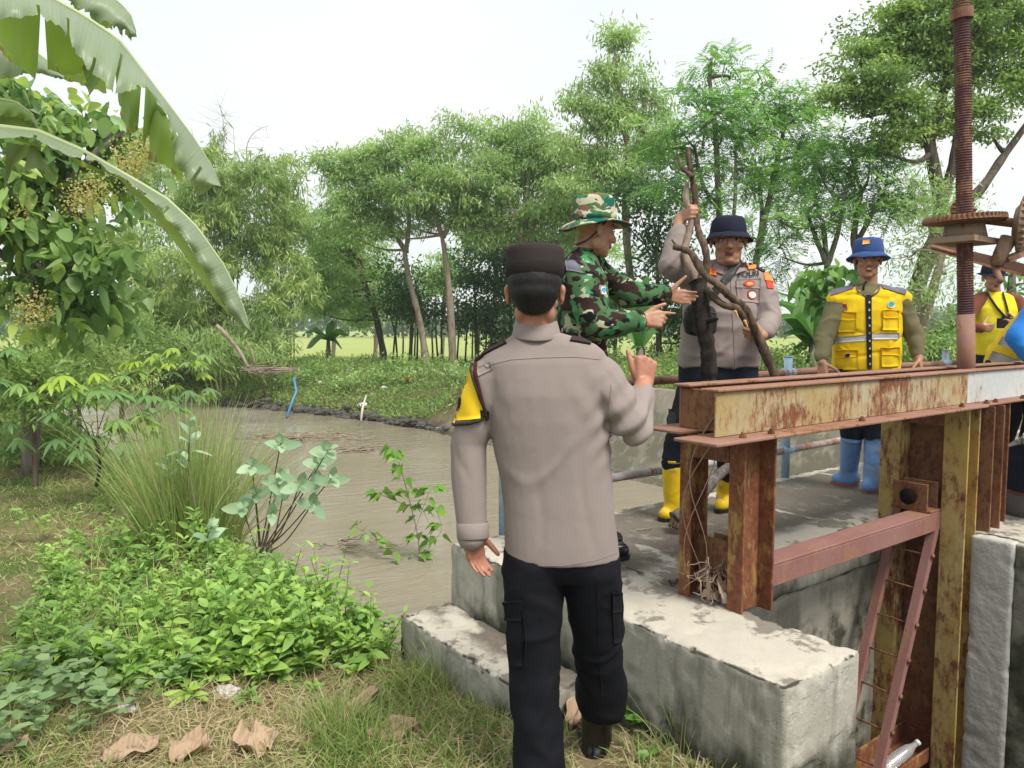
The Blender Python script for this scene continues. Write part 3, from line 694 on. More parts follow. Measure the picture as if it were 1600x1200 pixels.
def hand(mb, wr, d, n, s, curl=(20, 25, 15), thumb=None, k=1.0, spread=.12, point=None, tcurl=25):
    wr = np.asarray(wr, float); d = unit(d); s = unit(s - d * np.dot(s, d)); n = unit(n - d * np.dot(n, d) - s * np.dot(n, s))
    offs = (.031, .0105, -.010, -.029); Lp = (.090, .094, .089, .080); Lf = (.074, .082, .076, .060); rf = (.0083, .0085, .0081, .0072)
    mb.ell(wr + d * .05 * k, np.array([.036, .050, .0155]) * k, np.stack([s, d, n], 1), 16, 10)
    for i in range(4):
        kn = wr + (d * Lp[i] + s * offs[i]) * k; mb.cone(wr + (d * .012 + s * offs[i] * .62) * k, kn, .0165 * k, .0125 * k, 10)
        cc = curl[i] if isinstance(curl[0], (tuple, list)) else curl
        if point is not None and i == point: cc = (12, 8, 5)
        dd = unit(d + s * offs[i] * spread * 30 * .1); th = 0; p = kn
        for j, fr in enumerate((.43, .32, .25)):
            th += R(cc[j]); v = dd * math.cos(th) + n * math.sin(th); p2 = p + v * Lf[i] * fr * k
            mb.cone(p, p2, rf[i] * k * (1.08 - .08 * j), rf[i] * k * (1.0 - .09 * j), 10); p = p2
    t = thumb if thumb is not None else (d * .62 + s * .62 + n * .45)
    t = unit(t); b0 = wr + (d * .020 + s * .024 + n * .006) * k; b1 = b0 + unit(t + s * .25) * .042 * k; mb.cone(b0, b1, .017 * k, .0125 * k, 10)
    b2 = b1 + t * .034 * k; mb.cone(b1, b2, .0118 * k, .0105 * k, 10); t2 = unit(t * math.cos(R(tcurl)) + unit(d * .6 + n * .4) * math.sin(R(tcurl))); mb.cone(b2, b2 + t2 * .028 * k, .0105 * k, .0085 * k, 10)
def finish_body(mb, vox, it, parent, mat, hd=None, face=True, smile=False, moust=False):
    o = remesh(mb, vox, it, 'body', [mat, lip_m, eye_w, eye_d, brow_m, teeth_m], parent)
    if hd is not None and face:
        c, M, s, wide = hd; me = o.data
        L = (np.array([v.co[:] for v in me.vertices]) + ORGN[o] - c) @ M / s
        for p in me.polygons:
            q = L[list(p.vertices)].mean(0)
            if abs(q[0]) < .022 * wide and -.077 < q[2] < -.051 and q[1] > .08: p.material_index = 1
        bm = bmesh.new(); bm.from_mesh(me)
        def ball(p, r, mi):
            Mx = Matrix.Translation(Vector(c + M @ (np.array(p) * s * np.array([wide, 1, 1])) - ORGN[o])) @ Matrix(M.tolist()).to_4x4() @ Matrix.Diagonal((*[x * s for x in r], 1))
            n0 = len(bm.faces); bmesh.ops.create_uvsphere(bm, u_segments=12, v_segments=8, radius=1, matrix=Mx)
            bm.faces.ensure_lookup_table()
            for f in bm.faces[n0:]: f.material_index = mi; f.smooth = True
        for x in (-1, 1):
            ball((x * .031, .0785, .003), (.0135, .010, .0062), 2); ball((x * .031, .0865, .003), (.0056, .0035, .0056), 3)
            ball((x * .031, .0835, .0092), (.0150, .0070, .0016), 4)
            for j in range(4): ball((x * (.017 + j * .0095), .092 - j * .0030, .021 + .002 * math.sin(j)), (.0070, .0032, .0024), 4)
        if smile: ball((0, .0945, -.0605), (.0175, .004, .0040), 5); ball((0, .0925, -.0605), (.0235, .005, .0075), 1)
        else: ball((0, .0955, -.0625), (.019, .003, .0014), 3)
        if moust: ball((-.011, .0985, -.047), (.013, .003, .0035), 4); ball((.011, .0985, -.047), (.013, .003, .0035), 4)
        bm.to_mesh(me); bm.free()
    return o
def sec(uL, uR, v, Y, dep, sk=0.0):
    a, b = A(uL, v, Y), A(uR, v, Y); hw = (b - a) / 2; return ((a + b) / 2, hw, np.array([-sk, dep, 0]))
def Ap(*t): return [A(*q) for q in t]
def brim_hat(name, c, M, rc, h, rb, drop, mats, parent, band=None, ex=1.0, asym=0.0, wv=0.0, dome=0.0):
    """bucket hat: crown, sewn brim; M head frame, c the brim line centre"""
    N = 48; ph = rng.random(4) * 6.28
    def wbl(k, r): t = 2 * math.pi * k / N; return .5 * math.sin(3 * t + ph[0]) + .35 * math.sin(5 * t + ph[1] + r * 60) + .25 * math.sin(8 * t + ph[2] + r * 110)
    def rg(r, z, wav=0.0, e2=1.12):
        return [c + M @ np.array([(r + (.0032 if r > .05 else 0) * wbl(k, r)) * ex * math.cos(2 * math.pi * k / N), (r + (.0032 if r > .05 else 0) * wbl(k, r)) * e2 * math.sin(2 * math.pi * k / N), z + .0045 * wbl(k + 7, r) * min(1, r * 9) + wav * math.cos(4 * math.pi * k / N) + asym * wav * math.sin(2 * math.pi * k / N)]) for k in range(N)]
    cr = MB().ring([rg(rc * 1.02, -.004), rg(rc * 1.03, .01), rg(rc * 1.0, h * .45), rg(rc * (.95 - dome * .5), h * .8), rg(rc * (.88 - dome), h * .94), rg(rc * (.70 - dome), h), rg(rc * .3, h * 1.03), rg(.01, h * 1.04)], True)
    root = cr.build('hat', mats[0], parent, True)
    ro = [rg(rc * .98, .004), rg(rc * 1.05, .002), rg((rc + rb) / 2, -drop * .4, drop * .12 + wv * .4), rg(rb, -drop, drop * .38 + wv), rg(rb, -drop - .004, drop * .38 + wv), rg((rc + rb) / 2, -drop * .4 - .005, drop * .12 + wv * .4), rg(rc * 1.0, -.003)]
    MB().ring(ro, False).build('brim', mats[1], root, True)
    if band is not None:
        MB().ring([rg(rc * 1.035, .008), rg(rc * 1.05, .009), rg(rc * 1.03, h * .30), rg(rc * 1.01, h * .31)], False).build('hat_band', band, root, True)
    return root
def wellington(top, ank, toe, r0, r1, mat, sole, parent, zf=DECK, vox=.008):
    mb = MB().cone(top, ank, r0, r1, 16); f = unit(np.array([toe[0] - ank[0], toe[1] - ank[1], 0])); hl = np.array([ank[0], ank[1], zf + .055]) - f * .03; tp = np.array([toe[0], toe[1], zf + .042])
    mb.cone(ank, hl, r1, .052, 14).cone(hl, tp, .05, .040, 14).cone(ank, tp * .6 + hl * .4, r1 * .9, .045, 14)
    b = remesh(mb, vox, 4, 'boot', mat, parent, folds(.004, (12, 12, 20), seed=ank[0]))
    x = np.cross(f, [0, 0, 1.0]); rings = []
    for z, g_ in ((zf, 0), (zf + .022, .003)):
        r = []
        for k in range(28):
            t = 2 * math.pi * k / 28; L_ = np.linalg.norm((tp - hl)[:2]) ; cx = (hl + tp) / 2; ww = .047 + .006 * math.cos(t)
            p = cx + f * (L_ / 2 + .045 + g_) * math.cos(t) + x * (ww + g_) * math.sin(t); r.append(np.array([p[0], p[1], z]))
        rings.append(r)
    MB().ring(rings).build('sole', sole, b, False)
    MB().ring([[top + (frame(ank - top)[0] * math.cos(2 * math.pi * k / 20) + frame(ank - top)[1] * math.sin(2 * math.pi * k / 20)) * rr + unit(ank - top) * dz for k in range(20)] for rr, dz in ((r0 * .9, -.0), (r0 * 1.05, -.0), (r0 * 1.05, .016), (r0 * .9, .016))], False).build('cuff', mat, b, True)
    return b

# ------------------------------------------------------------------ 1. officer seen from behind
Y0 = 2.45
P1 = thing('person', A(880, 1215, 2.5) * np.array([1, 1, 0]) + np.array([0, 0, -.05]), 'man seen from behind in taupe uniform shirt, round dark cap and black trousers', 'person', 'people at the sluice gate')
M1 = basis((.10, .99, -.05)); hc = A(836, 458, 2.43)
bd = MB(); head(bd, hc, M1, 1.06, 1.03)
nk = A(838, 532, 2.46); bd.cone(A(836, 478, 2.455), nk, .060, .064)
shL, elL, wrL = Ap((765, 590, 2.46), (731, 692, 2.48), (737, 838, 2.43)); shR, elR, wrR = Ap((937, 592, 2.46), (988, 664, 2.42), (1006, 600, 2.60))
hpL, hpR, knL, knR, anL, anR = Ap((833, 872, 2.47), (924, 868, 2.47), (836, 1030, 2.43), (938, 1005, 2.53), (843, 1235, 2.38), (935, 1150, 2.66))
bd.chain([nk, A(860, 700, 2.47), A(876, 860, 2.47)], [.05, .10, .10]).chain([nk, shL, elL, wrL], [.05, .05, .042, .031]).chain([nk, shR, elR, wrR], [.05, .05, .042, .031])
bd.chain([hpL, knL, anL], [.08, .055, .035]).chain([hpR, knR, anR], [.08, .055, .030])
hand(bd, wrL + np.array([0, .0, .012]), (.14, .16, -1), (.70, -.72, 0), (.72, .70, 0), (18, 26, 20), thumb=(.60, .25, -.75), spread=.04, k=.96)
hand(bd, wrR + np.array([0, 0, -.005]), (.12, .10, 1), (-.2, .95, 0), (-1, -.2, .1), (78, 95, 60), thumb=(-.25, .15, 1), tcurl=5, k=1.0)
finish_body(bd, .0045, 3, P1, skin_red, face=False)
hr = MB(); hr.ell(hc + M1 @ np.array([0, -.020, .034]), (.0885, .1035, .082), M1).ell(hc + M1 @ np.array([0, -.034, .0]), (.080, .088, .058), M1).ell(hc + M1 @ np.array([0, -.040, -.028]), (.066, .066, .045), M1)
remesh(hr, .006, 6, 'hair', hair_m, P1, folds(.001, (60, 60, 8)))
def hair_strands(h, n, L, flow):
    me = h.data; co = np.array([v.co[:] for v in me.vertices]) + ORGN[h]; no = np.array([v.normal[:] for v in me.vertices]); k = rng.integers(0, len(co), n); P = co[k] - no[k] * .002; D = np.asarray(flow) + .25 * rng.normal(size=(n, 3)); D = D - no[k] * (D * no[k]).sum(1)[:, None] * .85 + no[k] * .12
    D = D / np.linalg.norm(D, axis=1)[:, None]; Sd = np.cross(D, no[k]); LL = rng.uniform(.5, 1, n)[:, None] * L; V = np.stack([P - Sd * .0007, P + Sd * .0007, P + D * LL], 1).reshape(-1, 3)
    return mesh_np('hair_strands', V, np.arange(n * 3).reshape(n, 3), hair_m, h)
hair_strands(bpy.data.objects['hair'], 9000, .016, (0, 0, -1))
# cap
cc_ = hc + M1 @ np.array([0, -.008, .052]); cr = []
def capring(rx, ry, z, lift=0.0): return [cc_ + M1 @ np.array([rx * math.cos(2 * math.pi * k / 40), ry * math.sin(2 * math.pi * k / 40), z + lift * math.sin(2 * math.pi * k / 40)]) for k in range(40)]
kap = MB().ring([capring(.088, .104, -.006), capring(.0925, .109, .0), capring(.0925, .109, .03), capring(.094, .111, .07), capring(.0925, .109, .086), capring(.086, .102, .094), capring(.06, .075, .098), capring(.01, .01, .0985)]).build('cap', cap_m, P1, True)
MB().ring([capring(.0930, .1095, .001), capring(.0948, .111, .003), capring(.0948, .111, .036), capring(.0930, .1095, .039)], False).build('cap_band', mat_cloth('darker_cap_band', (.024, .019, .018)), kap, True)
# shirt
sh = MB().loft([sec(788, 967, 868, 2.48, .135), sec(788, 965, 845, 2.48, .135), sec(786, 960, 800, 2.48, .13), sec(782, 956, 750, 2.48, .128), sec(772, 953, 700, 2.48, .130), sec(764, 952, 655, 2.48, .135), sec(757, 953, 615, 2.475, .13), sec(752, 952, 585, 2.47, .115), sec(748, 949, 566, 2.465, .102), sec(757, 944, 550, 2.465, .088), sec(775, 930, 538, 2.46, .074), sec(792, 906, 529, 2.46, .064), sec(804, 874, 520, 2.455, .056)], 2.4)
sh.cone(shL, elL, .070, .062).cone(elL, A(737, 822, 2.44), .062, .051).cone(A(737, 828, 2.435), A(738, 838, 2.43), .051, .049)
sh.cone(shR, elR, .076, .064).cone(elR, A(1003, 618, 2.57), .062, .048).cone(A(845, 552, 2.46), shL, .066, .070).cone(A(845, 552, 2.46), shR, .066, .072)
def drape(P):      # big diagonal pulls across the back and pinched elbows
    a, z = P[:, 0], P[:, 2]
    def crease(fr, sd, wd): return np.exp(-(fnoise(P, fr, sd) / wd) ** 2)
    body = np.clip((.16 - np.abs(a - .09)) * 12, 0, 1); low = np.clip((1.30 - z) * 3, 0, 1)
    d1 = .0045 * crease((4.5, 2, 1.3), 71, .10) * body * low + .004 * crease((3.2, 2, 2.6), 75, .09) * body - .003 * crease((6, 2, 1.6), 79, .12) * low
    e = np.exp(-((P - elR) ** 2).sum(1) / .012) * .010 * np.sin((P @ np.array([.6, .2, -.8])) * 95) + np.exp(-((P - shR - np.array([0, 0, -.06])) ** 2).sum(1) / .010) * .006 * np.sin((P @ np.array([.8, 0, .5])) * 80)
    l = np.exp(-((P - shL - np.array([-.02, 0, -.09])) ** 2).sum(1) / .008) * .005 * np.sin((P @ np.array([.9, 0, .4])) * 90)
    arm = np.clip((-.10 - a) * 20, 0, 1); sl = arm * (.004 * crease((5, 5, 4.5), 83, .10) - .003 * crease((4, 4, 6), 87, .10))
    return d1 + e * 1.3 + l + sl
shirt1 = remesh(sh, .0055, 12, 'shirt', taupe, P1, folds(.0026, (6, 6, 2.2), (4, 4, 5), .3, 3, drape))
cu = MB()
for r_, z in ((.053, 0), (.0575, .002), (.0575, .045), (.056, .048)): pass
ax_ = unit(A(738, 800, 2.445) - A(739, 842, 2.43)); cx, cy_, _ = frame(ax_)
MB().ring([[A(739, 842, 2.43) + ax_ * z + (cx * math.cos(k * math.pi / 14) + cy_ * math.sin(k * math.pi / 14)) * r_ for k in range(28)] for r_, z in ((.045, .004), (.051, 0), (.0535, .004), (.0550, .05), (.051, .054))], False).build('cuff', taupe, shirt1, True)
# collar
col_r = []
for z, rx, ry, dy in ((-.03, .070, .068, 0), (.02, .064, .062, .003), (.038, .0625, .060, .004), (.043, .066, .063, .004), (.036, .0700, .067, .003), (.012, .0765, .075, .001), (-.008, .0825, .081, -.002), (-.013, .0815, .080, -.002), (-.010, .076, .075, -.001)):
    col_r.append([A(838, 524, 2.46) + np.array([rx * math.cos(2 * math.pi * k / 40), ry * math.sin(2 * math.pi * k / 40) + dy, z - .020 * max(0, math.sin(2 * math.pi * k / 40)) + .006 * math.cos(4 * math.pi * k / 40)]) for k in range(40)])
MB().ring(col_r, False).build('collar', taupe, shirt1, True)
taupe_d = mat_cloth('taupe_seam', (.23, .195, .175))
seam(shirt1, [(765, 570), (800, 562), (850, 559), (900, 558), (938, 562)], 'yoke_seam', taupe_d, .0016, .0002)
seam(shirt1, [(789, 876), (830, 884), (880, 884), (930, 876), (964, 864)], 'hem_stitch', taupe_d, .0014, .0002)
seam(shirt1, [(955, 600), (951, 650), (958, 690)], 'armhole_seam', taupe_d, .0022, .0)
patch(shirt1, [(744, 576), (766, 566), (770, 577), (748, 588)], 'shoulder_tab', taupe, 4, 3, .004); patch(shirt1, [(759, 568), (766, 567), (767, 574), (760, 575)], 'button', mat_plain('grey_button', (.30, .28, .26), .4, .4), 4, 4, .008, True)
maroon = mat_cloth('maroon_cord', (.055, .016, .016))
seam(shirt1, [(748, 548), (744, 560), (744, 585), (750, 610), (757, 640), (760, 655)], 'cord', maroon, .006, .004, 8)
for p in ([(742, 551), (788, 530), (792, 537), (746, 560)], [(893, 527), (925, 533), (922, 539), (890, 533)]): patch(shirt1, p, 'epaulette', cap_m, 8, 3, .008)
yarm = mat_cloth('yellow_armband', (.78, .53, .02))
ab_ = patch(shirt1, [(731, 568), (738, 570), (757, 652), (696, 660)], 'armband', yarm, 8, 12, .006)
seam(shirt1, [(735, 566), (741, 590), (751, 622), (758, 640), (752, 655), (735, 661), (712, 664), (697, 661)], 'armband_edge', black_nylon, .0055, .006, 6)
patch(shirt1, [(750, 640), (764, 642), (764, 655), (750, 654)], 'strap', black_nylon, 4, 3, .007)
patch(shirt1, [(704, 622), (712, 617), (716, 634), (707, 640)], 'emblem', blk_let, 5, 5, .010, True); text_on(shirt1, 'S', (711, 642), (719, 640), 19, 'armband_lettering', blk_let, .011, .03)
# trousers
tr = MB()
tr.loft([sec(805, 883, 1262, 2.37, .10), sec(805, 882, 1200, 2.385, .095), sec(804, 876, 1150, 2.40, .085), sec(803, 871, 1090, 2.42, .082), sec(799, 871, 1040, 2.435, .085), sec(794, 875, 980, 2.45, .095), sec(789, 880, 930, 2.465, .11), sec(788, 884, 880, 2.475, .115), sec(792, 880, 850, 2.48, .1)], 2.1)
tr.loft([sec(912, 968, 1116, 2.64, .062), sec(906, 976, 1104, 2.635, .078), sec(902, 980, 1080, 2.61, .086), sec(904, 975, 1045, 2.57, .086), sec(896, 969, 1000, 2.54, .09), sec(886, 969, 945, 2.51, .105), sec(878, 968, 890, 2.485, .115), sec(880, 962, 850, 2.48, .1)], 2.1)
tr.loft([sec(798, 960, 900, 2.48, .10), sec(793, 963, 870, 2.48, .12), sec(795, 960, 835, 2.48, .11)], 2.2)
trs = remesh(tr, .0075, 3, 'trousers', black_cloth, P1, folds(.009, (7, 7, 4), (4, 4, 10), .8, 11, lambda P: .007 * np.exp(-(fnoise(P, (5, 4, 5.5), 91) / .10) ** 2)))
for c4 in ([(788, 940), (816, 938), (818, 1040), (797, 1040)], [(955, 925), (969, 925), (971, 1002), (958, 1004)]):
    pk = patch(trs, c4, 'cargo_pocket', black_cloth, 6, 8, .006); patch(trs, [c4[0], c4[1], (c4[1][0], c4[1][1] + 30), (c4[0][0], c4[0][1] + 30)], 'pocket_flap', black_cloth, 6, 4, .010)
seam(trs, [(818, 960), (822, 1000), (818, 1044)], 'seam', black_cloth, .003, .002); seam(trs, [(932, 900), (935, 1000), (940, 1090)], 'seam', black_cloth, .002, .001)
bt = MB().cone(A(935, 1095, 2.645), A(932, 1160, 2.66), .062, .052).cone(A(932, 1160, 2.66), A(930, 1178, 2.63), .050, .042).cone(A(930, 1178, 2.63), A(925, 1165, 2.86), .043, .036).cone(A(932, 1150, 2.66), A(926, 1155, 2.82), .045, .035)
b_ = remesh(bt, .007, 4, 'boot', leather, P1, folds(.005, (10, 10, 25), seed=2))
f0 = A(930, 1190, 2.60); MB().loft([(f0 + np.array([0, .13, z]), np.array([.047, 0, 0]), np.array([0, .17, 0])) for z in (-.022, .012)], 2.2).build('sole', black_nylon, b_)
bt = MB().cone(A(843, 1190, 2.38), A(843, 1240, 2.38), .058, .050).cone(A(843, 1240, 2.38), A(840, 1246, 2.58), .045, .036)
remesh(bt, .008, 3, 'boot', leather, P1)

# ------------------------------------------------------------------ 2. soldier in camouflage
P2 = thing('person', np.array([*A(915, 870, 3.65)[:2], DECK]), 'soldier in green camouflage shirt and boonie hat reaching for the branch', 'person', 'people at the sluice gate')
M2 = basis((.93, .30, -.16)); hc2 = A(929, 360, 3.65)
bd = MB(); head(bd, hc2, M2, 1.02)
nk = A(909, 402, 3.66); bd.cone(A(922, 372, 3.66), nk, .055, .06)
sR, eR, wR = Ap((903, 432, 3.50), (932, 508, 3.42), (1003, 500, 3.45)); sL, eL, wL = Ap((930, 424, 3.84), (982, 460, 3.90), (1042, 461, 3.95))
bd.chain([nk, A(908, 480, 3.66), A(910, 600, 3.66)], [.05, .10, .11]).chain([nk, sR, eR, wR], [.05, .05, .04, .031]).chain([nk, sL, eL, wL], [.05, .05, .04, .031])
kn, an = A(918, 735, 3.62), A(914, 845, 3.66)
for dy in (-.1, .1): bd.chain([A(912, 620, 3.66 + dy), kn + np.array([0, dy, 0]), an + np.array([0, dy, 0])], [.08, .055, .045])
hand(bd, wR, (1, .02, .03), (0, .97, -.25), (0, .25, 1), [(12, 8, 5), (45, 60, 40), (55, 70, 40), (60, 70, 40)], thumb=(.85, -.1, .45), k=1.0)
hand(bd, wL, (.95, -.05, -.14), (.05, -.95, .1), (.2, 0, 1), (22, 30, 20), thumb=(.72, -.1, .68), tcurl=2, k=1.0, spread=.15)
finish_body(bd, .0055, 2, P2, skin, (hc2, M2, 1.02, 1.0))
sh = MB().loft([sec(872, 946, 640, 3.66, .19), sec(871, 948, 590, 3.66, .19), sec(870, 949, 530, 3.66, .19), sec(870, 950, 475, 3.66, .20), sec(874, 944, 435, 3.66, .20), sec(880, 934, 412, 3.66, .16), sec(889, 928, 398, 3.66, .085), sec(893, 926, 390, 3.66, .07)], 2.3)
sh.cone(sR, eR, .073, .066).cone(eR, A(995, 502, 3.45), .066, .045).cone(sL, eL, .07, .062).cone(eL, A(1036, 461, 3.95), .062, .050).cone(nk, sR, .06, .07).cone(nk, sL, .06, .07)
shirt2 = remesh(sh, .0075, 3, 'shirt', camo, P2, folds(.007, (9, 9, 5), (6, 6, 12), .8, 21, lambda P: 0.008 * np.exp(-(fnoise(P, (5, 5, 5), 61) / .11) ** 2)))
patch(shirt2, [(884, 406), (898, 408), (915, 428), (886, 422)], 'shoulder_pad', grey_trim, 8, 5, .006); patch(shirt2, [(937, 446), (945, 446), (946, 460), (939, 460)], 'name_tape', white_p, 3, 3, .004); patch(shirt2, [(939, 450), (945, 450), (945, 458), (940, 458)], 'badge', mat_plain('blue_badge', (.1, .3, .6), .5), 3, 3, .007, True)
for q, r_, d_, nm in ((A(997, 502, 3.45), .047, unit(wR - eR), 'cuff'), (A(1038, 461, 3.95), .053, unit(wL - eL), 'cuff')):
    x, y, _ = frame(d_); MB().ring([[q + d_ * z + (x * math.cos(k * math.pi / 12) + y * math.sin(k * math.pi / 12)) * rr for k in range(24)] for rr, z in ((r_ * .8, .02), (r_, .02), (r_ * 1.06, -.02), (r_ * .9, -.024))], False).build(nm, camo, shirt2, True)
t2 = MB().loft([sec(876, 948, 660, 3.66, .17), sec(873, 950, 620, 3.66, .18), sec(876, 944, 585, 3.66, .16)], 2.2)
for dy in (-.1, .1): t2.chain([A(914, 630, 3.66 + dy), kn + np.array([.01, dy, 0]), an + np.array([0, dy, 0])], [.108, .09, .07])
remesh(t2, .011, 3, 'trousers', camo, P2, folds(.008, seed=25))
for dy in (-.1, .1): wellington(an + np.array([0, dy, .1]), an + np.array([0, dy, .02]), an + np.array([.17, dy + .03, 0]), .06, .05, leather, black_nylon, P2)
h2 = brim_hat('hat', hc2 + M2 @ np.array([0, -.012, .040]), basis((.93, .30, .04)), .096, .125, .165, .025, (camo_hat, camo_hat), P2, camo_hat, asym=1.0)
MB().tube([hc2 + M2 @ np.array(q) for q in ((.08, .02, .04), (.082, -.03, -.03), (.06, -.06, -.07), (0, -.085, -.085))], .004, 6).build('chin_cord', black_nylon, h2, True)

# ------------------------------------------------------------------ 3. officer holding the branch
P3 = thing('person', np.array([*A(1110, 800, 4.42)[:2], DECK]), 'stout officer in black bucket hat and yellow boots holding up a forked tree branch', 'person', 'people at the sluice gate')
M3 = basis((-.20, -.97, -.06)); hc3 = A(1138, 377, 4.36); s3 = 1.10
bd = MB(); head(bd, hc3, M3, s3, 1.10)
bd.ell(hc3 + M3 @ np.array([0, .03, -.115]), (.065, .055, .03), M3)
nk = A(1138, 422, 4.42); bd.cone(A(1138, 392, 4.41), nk, .07, .075)
gp = A(1088, 330, 4.20); sR, eR = Ap((1086, 432, 4.40), (1050, 414, 4.17)); wR = gp + np.array([-.078, .042, -.030]); sL, eL, wL = Ap((1184, 446, 4.40), (1203, 500, 4.31), (1190, 524, 4.10))
bd.chain([nk, A(1130, 500, 4.42), A(1125, 590, 4.42)], [.05, .12, .12]).chain([nk, sR, eR, wR], [.05, .055, .044, .033]).chain([nk, sL, eL, wL], [.05, .055, .044, .033])
hL, kL, aL = Ap((1090, 605, 4.42), (1064, 690, 4.32), (1052, 780, 4.33)); hR, kR, aR = Ap((1155, 605, 4.42), (1145, 690, 4.40), (1133, 765, 4.60))
bd.chain([hL, kL, aL], [.09, .06, .05]).chain([hR, kR, aR], [.09, .06, .05])
hand(bd, wR, (.45, -.85, .25), (.88, .46, -.03), (-.1, .25, .96), (66, 72, 40), thumb=(.75, -.1, .55), k=1.0)
hand(bd, wL, (-.78, -.45, .15), (-.42, .82, .2), (-.1, -.3, .95), (55, 80, 45), thumb=(-.6, -.4, .5), k=1.0)
finish_body(bd, .0055, 2, P3, skin, (hc3, M3, s3, 1.10), moust=False)
remesh(MB().ell(hc3 + M3 @ np.array([0, -.03, .01]), (.092, .085, .065), M3), .008, 1, 'hair', hair_m, P3)
sh = MB().loft([sec(1062, 1184, 572, 4.42, .16), sec(1064, 1185, 550, 4.42, .165), sec(1066, 1187, 510, 4.42, .165), sec(1070, 1189, 475, 4.42, .15), sec(1074, 1192, 448, 4.42, .135), sec(1084, 1186, 432, 4.42, .11), sec(1104, 1172, 420, 4.42, .085), sec(1114, 1162, 413, 4.42, .075)], 2.3)
sh.cone(sR, eR, .082, .070).cone(eR, A(1062, 366, 4.22), .070, .056).cone(sL, eL, .082, .068).cone(eL, A(1194, 517, 4.14), .064, .05).cone(nk, sR, .07, .08).cone(nk, sL, .07, .08)
shirt3 = remesh(sh, .0075, 3, 'shirt', taupe, P3, folds(.007, (7, 7, 4), (5, 5, 12), .8, 31, lambda P: 0.009 * np.exp(-(fnoise(P, (5, 5, 5), 61) / .11) ** 2)))
seam(shirt3, [(1141, 425), (1143, 470), (1146, 520), (1148, 570)], 'placket', taupe_d, .0025, .001)
for s_ in (-1, 1): patch(shirt3, [(1138 + s_ * 4, 410), (1138 + s_ * 24, 412), (1138 + s_ * 26, 424), (1138 + s_ * 8, 430)], 'collar', taupe, 5, 4, .010)
for p in ([(1172, 409), (1196, 422), (1194, 427), (1170, 413)],): patch(shirt3, p, 'epaulette', cap_m, 6, 3, .008)
pk = patch(shirt3, [(1150, 442), (1187, 440), (1187, 474), (1153, 470)], 'chest_pocket', taupe, 8, 6, .005); patch(shirt3, [(1150, 438), (1188, 436), (1188, 451), (1150, 449)], 'pocket_flap', taupe, 8, 4, .009)
text_on(shirt3, 'POLRI', (1152, 434.5), (1185, 431), 8.5, 'chest_lettering', blk_let, .008, .02)
patch(shirt3, [(1155, 414), (1164, 411), (1166, 418), (1157, 420)], 'badge', maroon, 4, 3, .011); patch(shirt3, [(1166, 416), (1180, 415), (1180, 421), (1168, 422)], 'badge', orange_p, 4, 3, .011)
patch(shirt3, [(1160, 440), (1178, 440), (1177, 448), (1161, 448)], 'badge', red_p, 5, 4, .014, True); patch(shirt3, [(1163, 442), (1175, 442), (1174, 446), (1164, 446)], 'badge', gold_p, 4, 3, .016, True)
patch(shirt3, [(1166, 453), (1181, 453), (1181, 468), (1166, 468)], 'badge', red_p, 6, 6, .011, True); patch(shirt3, [(1168, 455), (1179, 455), (1179, 466), (1168, 466)], 'badge', white_p, 6, 6, .014, True)
patch(shirt3, [(1192, 424), (1204, 430), (1207, 440), (1195, 438)], 'sleeve_badge', orange_p, 4, 4, .006); patch(shirt3, [(1196, 438), (1207, 441), (1208, 452), (1199, 450)], 'sleeve_badge', red_p, 4, 4, .006)
patch(shirt3, [(1108, 418), (1119, 422), (1120, 432), (1108, 429)], 'badge', orange_p, 4, 3, .011); patch(shirt3, [(1111, 421), (1116, 423), (1116, 429), (1111, 427)], 'badge', red_p, 4, 3, .014)
seam(shirt3, [(1139, 411), (1140, 432)], 'microphone_cord', black_nylon, .004, .012)
stp = patch(shirt3, [(1153, 405), (1160, 414), (1132, 448), (1126, 440)], 'bag_strap', black_nylon, 4, 12, .014); patch(shirt3, [(1127, 440), (1133, 448), (1100, 478), (1094, 468)], 'bag_strap', black_nylon, 4, 10, .016)
bg_ = MB().loft([(A(1094, v, 4.20), np.array([hw, .05, 0]), np.array([0, hd, 0])) for v, hw, hd in ((524, .06, .03), (520, .095, .05), (500, .105, .058), (482, .09, .05), (476, .06, .03))], 2.6)
sb = remesh(bg_, .009, 2, 'shoulder_bag', black_nylon, P3, folds(.006, seed=5)); seam(sb, [(1070, 488), (1094, 484), (1118, 490)], 'zip', mat_plain('zip_grey', (.06, .06, .07), .4), .004, .003)
t3 = MB().loft([sec(1066, 1182, 640, 4.42, .13), sec(1062, 1184, 600, 4.42, .15), sec(1063, 1183, 565, 4.42, .145)], 2.3)
t3.chain([hL, kL, A(1052, 722, 4.31)], [.115, .092, .07]).chain([hR, kR, A(1140, 735, 4.48)], [.115, .092, .07])
tr3 = remesh(t3, .010, 3, 'trousers', mat_cloth('dark_navy_trousers', (.014, .017, .026)), P3, folds(.009, seed=36))
patch(tr3, [(1046, 640), (1060, 640), (1060, 668), (1047, 668)], 'knee_pocket', black_nylon, 4, 4, .02)
wellington(A(1052, 716, 4.31), aL, np.array([*GP(1040, 814, DECK)[:2], DECK]), .066, .056, yel_rub, black_nylon, P3)
wellington(A(1139, 735, 4.50), aR, np.array([*GP(1126, 800, DECK)[:2], DECK]), .066, .056, yel_rub, black_nylon, P3)
brim_hat('hat', hc3 + M3 @ np.array([0, -.008, .040]), basis((-.2, -.97, .02)), .100, .100, .140, .034, (navy, navy), P3, ex=1.0, wv=-.020, dome=.10)

